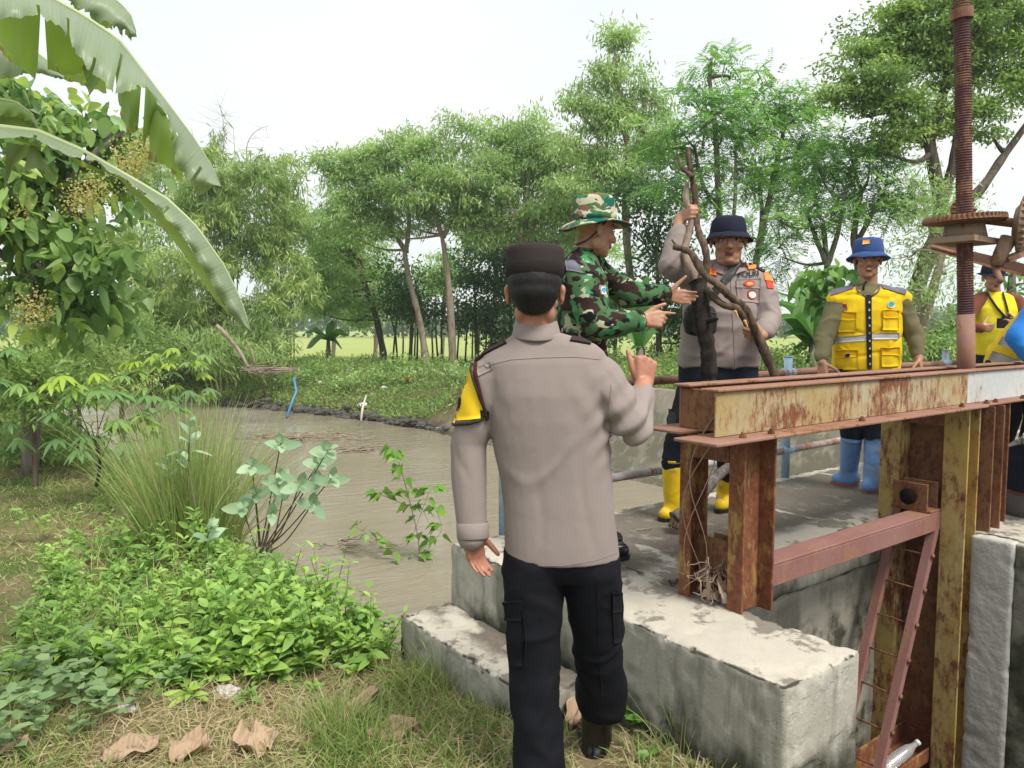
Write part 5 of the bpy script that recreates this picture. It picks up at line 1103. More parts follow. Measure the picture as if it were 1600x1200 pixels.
def tree(name, label, group, Y, trunks, blobs, leaf, bark, mat, r0=.10, tw=9.0, per=26, spread=.42, L=(.16, .26), W=(.05, .08), droop=.35, flat=.85, pods=0, tone=(.5, .17), cat='tree', depth=.85, geo='diamond', limbr=.35, up_bias=0.0, outer=.5, jit=.6, minis=0):
    """trunks and crown masses are read off the photo at distance Y and get real depth"""
    s = Y / FPX; b = trunks[0][0]; base = A(b[0], b[1], Y); base[2] = min(base[2], hz1(base[0], base[1]) + .02) if base[2] < 3 else base[2]
    root = thing(name, base, label, cat, group); TM = MB(); cl = Cloud(); pts = []
    for k, tp in enumerate(trunks):
        P = path3(tp, Y, .15 if k else .05)
        if k == 0: P[0] = base - np.array([0, 0, .15])
        rr = np.linspace(r0 * (1 if k == 0 else .6), r0 * (.45 if k == 0 else .25), len(P)); Pw, _ = wob(P, 1, 1, max(8, len(P) * 4), r0 * .12, k)
        TM.tube(Pw, np.interp(np.linspace(0, 1, len(Pw)), np.linspace(0, 1, len(P)), rr) * (1 + .08 * rng.normal(size=len(Pw))), 9); pts += [(p, r0 * .45) for p in Pw[len(Pw) // 3:]]
    allC = []; blobs = list(blobs)
    for (u, v, ru, rv) in list(blobs) * minis:      # small sprays standing out of the main masses
        a_ = rng.random() * 6.283; blobs.append((u + ru * 1.02 * math.cos(a_), v + rv * 1.05 * math.sin(a_), ru * rng.uniform(.25, .42), rv * rng.uniform(.25, .42)))
    for (u, v, ru, rv) in blobs:
        c = A(u, v, Y + rng.normal() * depth * (ru + rv) * .25 * s); rx, rz = ru * s, rv * s; ry = (rx + rz) * .5 * depth
        j = min(range(len(pts)), key=lambda i: np.linalg.norm(pts[i][0] - c) + (2 if pts[i][0][2] > c[2] else 0)); q = pts[j][0]
        md = (q + c) / 2 + np.array([0, 0, -.08 * np.linalg.norm(c - q)]) + rng.normal(size=3) * .1
        Pw, rr = wob([q, md, c], r0 * limbr, r0 * .10, 9, r0 * .1); TM.tube(Pw, rr, 6)
        n = max(4, int(tw * rx * rz * 3.14)); d = nrm(rng.normal(size=(n, 3))); rad = rng.random(n) ** outer
        # uneven outline: the radius changes with direction
        lob = 1 + .22 * np.sin(d[:, 0] * 5 + u) + .18 * np.sin(d[:, 2] * 6 + v)
        C = c + d * (rad * lob)[:, None] * np.array([rx, ry, rz]); allC.append(C)
        for i in range(0, n, 2):
            TM.tube([c + (C[i] - c) * .15, c + (C[i] - c) * .6 + rng.normal(size=3) * .05, C[i]], [r0 * .10, r0 * .06, .004], 3, False)
        m = n * per; ci = np.repeat(np.arange(n), per); od = nrm(C - c + .001)[ci]
        P = C[ci] + rng.normal(size=(m, 3)) * spread * np.array([1, 1, .55 * flat]); D = .55 * od + .8 * rng.normal(size=(m, 3)) + np.array([0, 0, up_bias - droop])
        LL = rng.uniform(L[0], L[1], m); WW = rng.uniform(W[0], W[1], m); tn = np.clip(tone[0] + tone[1] * rng.normal(size=n)[ci] + .10 * rng.normal(size=m), 0, .92)
        if geo == 'diamond': cl.add(diamond_geo(P, D, LL, WW, jit), tn, 4)
        elif geo == 'frond': VF, k_ = frond_geo(P, D, LL, WW); cl.add(VF, tn, k_)
        else: cl.add(leaf_geo2(P, D, LL, WW, jit=jit, droop=.3), tn, 18)
    if pods: pod_cloud(cl, np.concatenate(allC), pods, spread * .9)
    TM.build('trunk', bark, root, True); cl.build('crown', leaf, root); return root
# ================================================================== far vegetation
def wood_line(name, label, Y, v0, v1, n, sz, x0, x1, mat, tone=.3):
    s = Y / FPX; cl = Cloud(); U = rng.uniform(x0, x1, n); top = v0 + (v1 - v0) * (.35 + .30 * np.sin(U * .021) + .22 * np.sin(U * .073 + 1) + .12 * np.sin(U * .19))
    Vv = v1 - (v1 - top) * rng.random(n) ** .7; P = np.stack([A(u, v, Y + rng.normal() * Y * .05) for u, v in zip(U, Vv)])
    cl.add(diamond_geo(P, rng.normal(size=(n, 3)), sz * (.6 + rng.random(n)), sz * .7, 1.5), np.clip(tone + .15 * rng.normal(size=n), 0, .9), 4)
    return tag(cl.build(name, mat), label, 'woodland', kind='stuff')
lf_far = mat_leaf('far_wood_leaf', (.03, .06, .025), (.055, .10, .035), (.09, .14, .05), .2, .9, spec=.1)
wood_line('distant_wood', 'dim green distant wood along the horizon beyond the rice field', 320, 468, 516, 15000, 2.6, -400, 2000, lf_far)
wood_line('field_edge_trees', 'low line of green bushes along the far edge of the rice field', 120, 478, 524, 11000, .9, -200, 1900, mat_leaf('field_edge_leaf', (.03, .065, .03), (.06, .11, .045), (.10, .16, .06), .2, .7))

LG_ = 'slender feathery trees with hanging brown pods on the far bank'
kw = dict(leaf=lf_leuc, bark=bk_pale, mat=None, r0=.15, minis=2, tw=6.0, per=105, spread=.25, L=(.14, .26), W=(.036, .062), droop=.55, pods=420, tone=(.52, .22))
tree('leucaena_tree', 'tall feathery tree with straight pale trunk forking into two, brown pods at its top', LG_, 26, [[(708, 578), (703, 480), (698, 410), (690, 368)], [(690, 368), (676, 330), (668, 280), (672, 220)], [(692, 372), (712, 320), (705, 250)]], [(692, 225, 48, 42), (735, 290, 45, 45), (655, 300, 50, 40), (690, 290, 45, 40), (640, 350, 45, 26), (650, 240, 40, 36)], **kw)
tree('leucaena_tree', 'feathery tree with leaning pale trunk bending left above the river bank', LG_, 26.5, [[(668, 580), (655, 500), (640, 435), (632, 392)], [(632, 392), (605, 350), (575, 310)], [(634, 396), (640, 330), (625, 280)]], [(570, 290, 60, 52), (612, 262, 45, 45), (540, 330, 45, 40), (600, 340, 50, 35), (520, 270, 30, 32), (555, 250, 36, 26)], **kw)
tree('leucaena_tree', 'short leaning tree with dark bent trunk and soft green crown beside the bamboo', LG_, 30, [[(603, 566), (588, 500), (570, 440), (562, 400)], [(566, 420), (545, 380), (530, 340)]], [(535, 420, 48, 45), (505, 370, 40, 45), (585, 400, 40, 30), (540, 470, 45, 30), (500, 440, 36, 45), (555, 350, 45, 30)], **{**kw, 'bark': bk_dark, 'pods': 0})
tree('leucaena_tree', 'broad dense feathery tree standing behind the cap of the nearest officer', LG_, 26, [[(818, 580), (820, 460), (822, 360), (826, 270)], [(822, 400), (800, 330), (780, 270)], [(822, 380), (850, 320), (880, 270)]], [(790, 225, 60, 44), (850, 225, 60, 48), (900, 270, 46, 44), (760, 280, 50, 45), (830, 290, 70, 45), (880, 330, 60, 40), (800, 345, 62, 34), (745, 330, 40, 40), (930, 320, 40, 26)], **{**kw, 'tone': (.54, .22), 'tw': 7.5})
tree('leucaena_tree', 'tallest thin open crowned tree with many brown pods behind the soldier hat', LG_, 23, [[(1006, 575), (985, 440), (978, 330), (982, 250), (968, 160), (962, 90)], [(980, 260), (1000, 210), (1010, 160)], [(978, 300), (950, 250), (930, 200)]], [(962, 95, 36, 34), (930, 150, 34, 40), (1000, 140, 44, 38), (965, 190, 40, 34), (925, 225, 34, 34), (1010, 200, 42, 30), (960, 260, 50, 28), (915, 290, 40, 26)], **{**kw, 'tw': 5.6, 'pods': 700})

DG = 'dark leaved trees in the second row on the far bank'
kd = dict(leaf=lf_dark, bark=bk_dark, mat=None, r0=.10, minis=1, tw=5.6, per=60, spread=.34, L=(.13, .22), W=(.06, .095), droop=.25, tone=(.42, .2))
for lab, tr_, bl in (
    ('low dark leaved tree left of the pale forked trunk', [[(640, 560), (644, 480)]], [(640, 450, 42, 42), (615, 470, 34, 28), (655, 490, 34, 30), (620, 420, 30, 26)]),
    ('dark leaved tree between the two pale trunks and the round cap', [[(745, 565), (742, 470)]], [(735, 430, 52, 44), (765, 460, 40, 40), (720, 480, 40, 36), (755, 510, 40, 28)]),
    ('dark leaved tree filling the gap under the broad feathery crown', [[(800, 565), (796, 450)]], [(785, 400, 50, 40), (830, 410, 44, 44), (800, 460, 50, 44), (770, 500, 40, 34)]),
    ('dark leaved tree directly behind the round cap and camouflage hat', [[(880, 565), (882, 460)]], [(870, 400, 52, 50), (905, 440, 45, 44), (855, 470, 45, 40), (890, 500, 45, 34)]),
    ('dark creeper covered tree behind the raised branch', [[(1030, 570), (1026, 400)]], [(1020, 320, 44, 60), (1035, 410, 48, 60), (1010, 470, 45, 45), (1050, 490, 45, 40), (990, 300, 34, 40)]),
    ('dark leaved tree behind the shoulder of the officer in black hat', [[(1085, 570), (1082, 460)]], [(1075, 430, 44, 50), (1095, 500, 44, 40), (1060, 360, 34, 44)]),
    ('low dark leaved tree right of the camouflage sleeve', [[(960, 570), (962, 500)]], [(955, 470, 40, 44), (985, 500, 34, 36), (940, 520, 36, 30)])):
    tree('dark_leaved_tree', lab, DG, 29 if 'creeper' not in lab and 'shoulder' not in lab else 22, tr_, bl, **kd)
def thin_trunks():
    G_ = 'thin young trunks in a row between bank and field'
    for i in range(22):
        u = 612 + i * 10.5 + rng.normal() * 3; Yt = 31 + rng.normal() * 1.2
        P = path3([(u, 566), (u + rng.normal() * 3, 520), (u + rng.normal() * 5, 462)], Yt); P[0][2] = hz1(P[0][0], P[0][1]) - .1
        tag(MB().tube(P, [.045, .04, .03], 6).build('young_trunk', bk_dark if i % 3 else bk_grey, None, True), 'thin bare young trunk in the row at the edge of the rice field', 'trunk', G_)
thin_trunks()
FG = 'flat layered feathery trees behind the officer in black hat'
kf = dict(leaf=lf_flame, bark=bk_grey, mat=None, r0=.11, tw=11.0, per=15, spread=.32, L=(.28, .46), W=(.10, .15), droop=.10, flat=.35, tone=(.48, .2), limbr=.45, jit=.3, geo='frond')
tree('feathery_tree', 'tall slender tree with flat fern like layers above the black bucket hat', FG, 18, [[(1125, 590), (1132, 430), (1124, 330), (1118, 220), (1108, 120)], [(1132, 420), (1148, 320), (1150, 230)], [(1124, 330), (1100, 290), (1085, 230)]], [(1108, 95, 44, 14), (1140, 125, 45, 14), (1085, 150, 46, 16), (1150, 165, 56, 18), (1060, 195, 46, 18), (1130, 205, 60, 20), (1190, 200, 50, 20), (1030, 235, 40, 20), (1095, 255, 60, 22), (1165, 265, 56, 24), (1050, 290, 44, 24), (1110, 310, 50, 24)], **kf)
tree('feathery_tree', 'pair of thin stemmed feathery trees leaning right beyond the officer in black hat', FG, 19, [[(1170, 590), (1180, 420), (1205, 300), (1225, 200)], [(1178, 440), (1190, 330), (1180, 250)]], [(1220, 150, 56, 20), (1260, 180, 48, 22), (1195, 175, 46, 18), (1240, 220, 56, 24), (1275, 240, 44, 24), (1200, 270, 46, 28), (1235, 290, 50, 26)], **kf)
MG_ = 'medium green trees with thin forked stems behind the yellow vest'
km = dict(leaf=lf_flame, bark=bk_grey, mat=None, r0=.11, tw=11.0, per=13, spread=.36, L=(.24, .40), W=(.09, .13), droop=.25, flat=.6, tone=(.46, .22), limbr=.4, geo='frond')
tree('feathery_tree', 'bushy tree with forked pale stem left of the blue bucket hat', MG_, 16, [[(1300, 590), (1298, 470), (1293, 410), (1285, 350)], [(1293, 412), (1310, 360), (1320, 310)], [(1294, 420), (1275, 370), (1262, 330)]], [(1250, 300, 56, 36), (1310, 270, 60, 34), (1275, 250, 40, 26), (1240, 350, 46, 30), (1300, 335, 56, 28), (1210, 340, 40, 36), (1220, 400, 44, 34), (1200, 450, 34, 34)], **km)
tree('feathery_tree', 'bushy tree with forked pale stem right above the blue bucket hat', MG_, 16.5, [[(1345, 590), (1342, 430), (1335, 370), (1345, 300)], [(1338, 380), (1365, 330), (1385, 290)]], [(1360, 250, 56, 34), (1400, 280, 50, 34), (1340, 310, 50, 30), (1385, 330, 50, 28), (1425, 320, 40, 30), (1330, 220, 40, 26)], **km)
tree('rain_tree', 'large spreading tree with thick dark limbs behind the lifting screw', None, 15.5, [[(1418, 640), (1425, 500), (1440, 430), (1468, 350), (1462, 270), (1450, 200), (1430, 150)], [(1466, 330), (1490, 250), (1500, 170)], [(1455, 220), (1400, 180), (1370, 150)], [(1470, 340), (1530, 300), (1570, 240), (1640, 140)], [(1455, 210), (1475, 140), (1470, 80)]],
     [(1395, 55, 62, 32), (1350, 95, 46, 30), (1440, 50, 60, 36), (1385, 120, 60, 28), (1450, 110, 64, 34), (1500, 40, 64, 36), (1340, 150, 40, 22), (1410, 165, 60, 26), (1520, 110, 60, 34), (1570, 50, 60, 40), (1480, 180, 50, 24), (1580, 120, 50, 40), (1610, 70, 50, 50), (1540, 180, 40, 26), (1390, 210, 44, 22), (1450, 0, 80, 30), (1560, 0, 80, 30)],
     lf_rain, bk_dark, None, r0=.20, minis=2, tw=18.0, per=80, spread=.20, L=(.08, .14), W=(.035, .06), droop=.15, flat=.5, tone=(.47, .22), limbr=.35)
tree('rain_tree', 'slim grey trunked tree with pale feathery sprays right of the blue bucket hat', None, 13.5, [[(1432, 610), (1440, 520), (1462, 440), (1476, 380)]], [(1450, 360, 46, 34), (1480, 330, 40, 30), (1425, 400, 40, 30), (1420, 450, 30, 34), (1470, 420, 34, 26), (1440, 300, 44, 28)], lf_leuc, bk_pale, None, r0=.12, tw=14, per=80, spread=.3, L=(.08, .15), W=(.02, .035), droop=.3, tone=(.42, .2))
tree('roadside_tree', 'thin grey trunk with a small crown behind the man in the yellow shirt', None, 16, [[(1583, 600), (1580, 480), (1584, 400)]], [(1592, 470, 26, 24), (1610, 440, 30, 30)], lf_flame, bk_grey, None, r0=.13, tw=9, per=26, spread=.3, L=(.16, .26), W=(.06, .09))
for k, (u, v, ru, rv, yy) in enumerate(((1500, 505, 26, 34, 13), (1455, 540, 40, 24, 12), (1520, 470, 18, 30, 15), (1405, 540, 30, 24, 12.5), (1240, 555, 40, 22, 13), (1010, 575, 50, 20, 16), (1070, 570, 40, 24, 15.5))):
    tree('shrub', ['leafy green shrub left of the lifting screw sleeve', 'low shrub behind the railing right of the yellow vest', 'narrow tall shrub behind the threaded screw', 'low shrub behind the railing beside the olive sleeve', 'low leafy shrub behind the railing left of the yellow vest', 'bright low shrub above the sloped wing wall near the pointing fist', 'bright low shrub behind the trousers of the officer in black hat'][k], 'shrubs behind the railing', yy, [[(u, v + rv + 10), (u, v)]], [(u, v, ru, rv), (u - ru * .5, v + rv * .4, ru * .6, rv * .6), (u + ru * .5, v + rv * .3, ru * .6, rv * .6)], lf_bank, bk_dark, None, r0=.03, tw=30, per=55, spread=.17, L=(.06, .11), W=(.03, .05), cat='shrub', tone=(.6, .18))
for k in range(15):
    u = 478 + k * 41 + rng.normal() * 9; rv = rng.uniform(13, 24); ru = rng.uniform(24, 40); yy = 23.5 + rng.normal() * 1.2; b_ = A(u, 560, yy); v = 512 + (CAMH - hz1(b_[0], b_[1])) / yy * FPX - rv * .8
    tree('bank_bush', ['low rounded bush on the far bank top between trunks and water', 'low bush with yellow green leaves on the far bank top'][k % 2], 'low bushes along the far bank top', yy, [[(u, v + rv), (u, v)]], [(u, v, ru, rv), (u - ru * .7, v + rv * .4, ru * .55, rv * .6), (u + ru * .7, v + rv * .3, ru * .6, rv * .7)], lf_bank if k % 2 else lf_leuc, bk_dark, None, r0=.04, tw=11, per=50, spread=.24, L=(.10, .2), W=(.04, .07), cat='bush', tone=(.58 if k % 2 else .5, .18), droop=0)
for k, (u, v, ru, rv) in enumerate(((520, 400, 56, 60), (585, 460, 44, 34), (690, 430, 40, 26), (905, 380, 60, 44), (770, 370, 50, 30))):
    tree('background_tree', ['light green tree showing between the bamboo and the short leaning tree', 'light green low tree behind the leaning pale trunk', 'light green tree behind the forked pale trunk', 'light green tree behind the camouflage hat', 'light green tree high behind the round dark cap'][k], 'light green trees beyond the first row', 36, [[(u, 556), (u + 4, v + rv), (u, v)]], [(u, v, ru, rv), (u - ru * .6, v + rv * .5, ru * .6, rv * .6), (u + ru * .6, v + rv * .4, ru * .6, rv * .6), (u, v - rv * .7, ru * .6, rv * .5)], lf_leuc, bk_grey, None, r0=.12, tw=3.6, per=70, spread=.42, L=(.2, .36), W=(.06, .10), tone=(.45, .18), minis=1)
# bamboo thicket: separate clumps
def bamboo(label, Y, blobs, culms, tone=(.45, .2), tw=11.0):
    s = Y / FPX; u0 = np.mean([b[0] for b in blobs]); base = A(u0, 600, Y); base[2] = hz1(base[0], base[1]); root = thing('bamboo_clump', base, label, 'bamboo', 'bamboo clumps at the river bend')
    cl = Cloud(); CM = MB()
    for (u, v, ru, rv) in blobs:
        c = A(u, v, Y + rng.normal() * .8); rx, rz = ru * s, rv * s; n = int(tw * rx * rz * 3.14); d = nrm(rng.normal(size=(n, 3))); lob = 1 + .25 * np.sin(d[:, 0] * 6 + u) + .2 * np.sin(d[:, 2] * 7 + v)
        C = c + d * (rng.random(n) ** .5 * lob)[:, None] * np.array([rx, (rx + rz) * .45, rz]); per = 64; ci = np.repeat(np.arange(n), per); m = n * per
        ax = nrm(rng.normal(size=(n, 3)) * np.array([1, 1, .35]) + np.array([0, 0, -.25]))[ci]; tt = rng.uniform(-.55, .55, m)
        P = C[ci] + ax * tt[:, None] + rng.normal(size=(m, 3)) * .09 - np.array([0, 0, .25]) * (tt ** 2)[:, None]; D = ax * .5 + .6 * rng.normal(size=(m, 3)) + np.array([0, 0, -.75])
        tn = np.clip(tone[0] + tone[1] * rng.normal(size=n)[ci] + .1 * rng.normal(size=m), 0, .92); cl.add(diamond_geo(P, D, rng.uniform(.20, .36, m), rng.uniform(.034, .056, m), .9), tn, 4)
    for (ub, ut, vt) in culms:
        p0 = A(ub, 600, Y + rng.normal() * .6); p0[2] = hz1(p0[0], p0[1]) - .1; p1 = A(ub + (ut - ub) * .35, vt + 130, Y + rng.normal() * .8); p2 = A(ut, vt, Y + rng.normal())
        Pw, rr = wob([p0, p1, p2], .028, .006, 14, .02); CM.tube(Pw, rr, 6)
    CM.build('culms', bk_bam, root, True); cl.build('foliage', lf_bamb, root)
bamboo('dense bamboo clump behind the hanging banana leaf tip', 24.5, [(340, 290, 56, 60), (300, 330, 50, 60), (380, 340, 56, 56), (340, 400, 70, 50), (400, 270, 36, 36), (290, 420, 44, 50), (330, 235, 26, 24)], [(340 + i * 5, 300 + i * 11, 200 + (i % 3) * 40) for i in range(7)])
bamboo('pale feathery bamboo clump at the open right end of the thicket', 25.5, [(430, 290, 36, 40), (460, 350, 34, 50), (425, 380, 46, 50), (450, 260, 22, 22), (470, 430, 32, 44), (430, 460, 50, 50)], [(440 + i * 5, 410 + i * 9, 250 + (i % 3) * 30) for i in range(5)], (.55, .18))
bamboo('dark lower bamboo clump overhanging the water at the bend', 24, [(330, 490, 70, 46), (400, 510, 50, 44), (270, 520, 60, 44), (350, 550, 70, 34), (220, 480, 46, 50), (420, 555, 40, 30)], [(330 + i * 7, 250 + i * 18, 420) for i in range(5)], (.36, .2), 12)
bamboo('darker toned bamboo clump between the broad leaved tree and the thicket', 27, [(240, 300, 44, 56), (210, 400, 52, 60), (250, 460, 48, 56), (190, 500, 50, 44), (230, 240, 34, 34)], [(215 + i * 6, 190 + i * 12, 260) for i in range(5)], (.40, .2))  # leaf tone a little darker than the default
def twig_top(label, pts, Y, n=40):
    P = path3(pts, Y); r = thing('bamboo_spray', P[0], label, 'bamboo', 'bare bamboo sprays above the thicket'); Pw, rr = wob(P, .018, .004, 12, .01); mb = MB().tube(Pw, rr, 5)
    for i in range(n): j = rng.integers(3, 12); q = Pw[j]; mb.tube([q, q + rng.normal(size=3) * np.array([.35, .35, .3])], [.005, .002], 3, False)
    mb.build('stem', bk_pale, r)
twig_top('thin bare bamboo spray rising highest above the thicket', [(335, 300), (350, 220), (345, 165)], 24.5, 70); twig_top('thin bent bare bamboo stem right of the highest spray', [(385, 260), (386, 225), (400, 205), (420, 197)], 24.5, 10)

# broad leaved tree at the left (leaves about 30 cm)
tree('broad_leaved_tree', 'tree with huge rounded leaves and yellowish flower sprays at the left edge', None, 8.2, [[(40, 640), (48, 500), (55, 350), (80, 230)], [(52, 400), (110, 330), (150, 280)], [(50, 450), (-10, 380)], [(60, 330), (150, 240), (190, 210)]],
     [(60, 190, 60, 40), (130, 190, 50, 30), (180, 215, 40, 30), (20, 260, 60, 50), (110, 270, 60, 46), (170, 290, 36, 40), (30, 360, 70, 50), (110, 370, 60, 50), (165, 390, 40, 46), (40, 450, 66, 44), (120, 460, 50, 36), (20, 150, 50, 30), (90, 520, 46, 24), (180, 460, 30, 40), (-30, 300, 50, 90)],
     lf_teak, bk_grey, None, r0=.10, minis=0, tw=36, per=14, spread=.17, L=(.08, .25), W=(.06, .165), droop=.55, tone=(.42, .22), geo='leaf', jit=.8)
cl = Cloud()
for (u, v, n) in ((130, 315, 520), (205, 258, 560), (55, 485, 520), (150, 290, 260), (222, 235, 360), (35, 330, 120)):
    c = A(u, v, 7.7); P = c + rng.normal(size=(n, 3)) * np.array([.10, .10, .10]); cl.add(diamond_geo(P, rng.normal(size=(n, 3)), .03, .022, 1), .96 + 0 * P[:, 0], 4)
o = [t for t in bpy.data.objects if t.name.startswith('broad_leaved_tree')][0]; cl.build('flower_spray', lf_teak, o)

# banana plants in the distance
def far_banana(label, Y, u, vb, lv):
    b = A(u, vb, Y); b[2] = hz1(b[0], b[1]); r = thing('banana_plant', b, label, 'banana plant', 'banana plants in the distance'); top = A(u, lv[0][2] if False else vb - 60 * 14 / Y, Y)
    MB().tube([b - np.array([0, 0, .1]), (b + top) / 2, top], [.11, .10, .06], 10).build('stem', bk_grey, r, True)
    for (uu, vv, wd) in lv:
        tip = A(uu, vv, Y + rng.normal() * .5); md = (top + tip) / 2 + np.array([0, 0, .28 * np.linalg.norm(tip - top)]); Pw, _ = wob([top, md, tip], 1, 1, 12, 0); V = []; m = len(Pw)
        for i, p in enumerate(Pw):
            d = Pw[min(i + 1, m - 1)] - Pw[max(i - 1, 0)]; sd = unit(np.cross(d, [0, 0, 1.0])); t = i / (m - 1); w_ = wd * (math.sin(math.pi * min(1, .12 + t * .88)) ** .6) * .5 + .004
            V += [p + sd * w_ - np.array([0, 0, w_ * .5]), p, p - sd * w_ - np.array([0, 0, w_ * .5])]
        Fc = [(i * 3 + j, i * 3 + j + 1, i * 3 + j + 4, i * 3 + j + 3) for i in range(m - 1) for j in range(2)]
        mesh_np('leaf', V, Fc, lf_ban, r, True, np.full(len(V), np.clip(.5 + .22 * rng.normal(), .1, .9)))
far_banana('banana plant with drooping dark leaves between the officer and the yellow vest', 13, 1270, 600, [(1215, 470, .4), (1225, 520, .4), (1250, 430, .45), (1300, 440, .4), (1320, 490, .4), (1235, 555, .4), (1300, 540, .4), (1200, 500, .35)])
far_banana('banana plant behind the hands of the soldier', 17, 1000, 590, [(968, 455, .28), (1020, 470, .28), (1030, 520, .28), (955, 510, .28), (985, 545, .25), (1012, 430, .22)])
far_banana('small banana plant in the gap at the right end of the bamboo thicket', 30, 513, 556, [(475, 520, .6), (490, 530, .6), (545, 525, .6), (520, 500, .5), (535, 545, .6), (480, 545, .5)])
far_banana('banana plant behind the railing right of the yellow vest', 13, 1475, 600, [(1450, 520, .4), (1500, 515, .4), (1490, 540, .4), (1455, 545, .4)])
# bright round leaved shrub behind the vest
tree('shrub', 'shrub with bright rounded leaves left of the smiling man', None, 11, [[(1290, 600), (1292, 480), (1300, 440)]], [(1300, 430, 34, 24), (1270, 440, 30, 26), (1285, 470, 34, 24), (1320, 455, 20, 22)], lf_ban, bk_grey, None, r0=.04, tw=24, per=10, spread=.14, L=(.14, .22), W=(.09, .13), geo='leaf', tone=(.52, .2), cat='shrub')
for (lab, u, v, ru, rv, yy, tn, ml) in (('pale green feathery shrub under the broad leaved tree', 110, 600, 60, 40, 11, .62, lf_bamb), ('grassy shrub with straw stems left of the cassava', 190, 575, 50, 34, 12, .6, lf_bamb), ('dark shrub on the bank beneath the bamboo', 240, 560, 50, 34, 26, .45, lf_bank), ('leafy shrub on the left margin below the broad leaved tree', 20, 590, 44, 60, 9.5, .4, lf_bank), ('big leafy shrub hiding the foot of the broad leaved tree', 50, 585, 80, 60, 7.6, .5, lf_bank), ('dark shrub mass between the broad leaved tree and the bamboo', 185, 530, 70, 50, 12.5, .4, lf_bank), ('dark shrub mass overhanging the river bend below the bamboo', 275, 560, 60, 40, 25.5, .42, lf_bank), ('pale shrub above the cassava on the left', 120, 540, 60, 40, 10, .5, lf_bamb), ('shrub on the bank left of the reed grass', 60, 680, 60, 40, 8.5, .45, lf_bank)):
    tree('bank_shrub', lab, 'shrubs on the near left bank', yy, [[(u, v + rv + 20), (u, v)]], [(u, v, ru, rv), (u - ru * .6, v + rv * .5, ru * .6, rv * .6), (u + ru * .6, v + rv * .4, ru * .6, rv * .6)], ml, bk_dark, None, r0=.03, tw=36, per=70, spread=.17, L=(.06, .13), W=(.02, .035), cat='shrub', tone=(tn, .18), droop=.1)

# creeping growth on both river banks
def bank_cover():
    cl = Cloud(); n = 240000; x = rng.uniform(-16, 9, n); y = rng.uniform(8, 33, n); dl, dr, ins = pdist(x, y, LB), pdist(x, y, RB), inside(x, y, RIVER); a, b = AB(x, y)
    ok = (~ins) & (dr < dl) & (dr > .45 + .35 * vn(x, y, 1.7, 4)) & ((b < -11.6) | (dr > 1.5)) & (dr < 13) & (rng.random(n) < np.clip(1.25 - dr / 14, .2, 1)); x, y, dr = x[ok], y[ok], dr[ok]; m = len(x)
    hh = np.abs(.42 * vn(x, y, 1.3, 1) + .30 * vn(x, y, 3.1, 2)) * np.clip(dr, 0, 1) * rng.random(m); P = np.stack([x, y, hz(x, y) + .02 + hh], 1)
    D = rng.normal(size=(m, 3)) + np.array([0, -.5, .35]); tn = np.clip(.52 + .22 * vn(x, y, .8, 6) + .14 * rng.normal(size=m), 0, .9); br = (rng.random(m) < .13 + .22 * (vn(x, y, 1.1, 9) > .25)) & (dr < 4.5); tn[br] = .97
    cl.add(diamond_geo(P, D, rng.uniform(.07, .17, m), rng.uniform(.03, .06, m), .9), tn, 4); tag(cl.build('bank_undergrowth', lf_bank), 'creeping green growth mixed with brown debris over the far river bank', 'undergrowth', kind='stuff')
    cl = Cloud(); n = 90000; x = rng.uniform(-14, 0, n); y = rng.uniform(5, 22, n); dl, dr, ins = pdist(x, y, LB), pdist(x, y, RB), inside(x, y, RIVER)
    ok = (~ins) & (dl < dr) & (dl > .1) & (x < -.62 * y + 1.1) & (x > -.8 * y - 1.5) & ((y > 8.3) | (x > -.57 * y)); ok &= rng.random(n) < .35 + .65 * (vn(x, y, .9, 3) > -.3); x, y = x[ok], y[ok]; m = len(x)
    P = np.stack([x, y, hz(x, y) + np.abs(.35 * vn(x, y, 1.1, 5)) * rng.random(m) + .03], 1); D = rng.normal(size=(m, 3)) + np.array([0, -.3, .5])
    cl.add(diamond_geo(P, D, rng.uniform(.05, .13, m), rng.uniform(.02, .045, m), .8), np.clip(.5 + .2 * vn(x, y, 1.2, 2) + .15 * rng.normal(size=m), 0, .92), 4); tag(cl.build('near_bank_growth', lf_bank), 'low mixed leafy growth over the near left bank', 'undergrowth', kind='stuff')
bank_cover()
# stones along the far water edge
stm = mat_plain('wet_dark_stone', (.075, .07, .062), .8, .3, .6, 7, .5); SB = MB()
for i in range(420):
    t = rng.random(); seg = RB[3:8]; k = min(int(t * 4), 3); f = t * 4 - k; p = seg[k] * (1 - f) + seg[k + 1] * f; q = np.array([p[0] + rng.normal() * .1 + .1, p[1] + .12 + abs(rng.normal()) * .2, -.9 + abs(rng.normal()) * .07]); r = .035 + .085 * rng.random() ** 2
    SB.ell(q, np.array([r * 1.3, r, r * .7]) * (1 + .25 * rng.normal(size=3)), np.array(Matrix.Rotation(rng.random() * 6, 3, 'Z')), 7, 5)
tag(SB.build('bank_stones', stm), 'dark wet stones lining the water edge of the far bank', 'stones', kind='stuff')
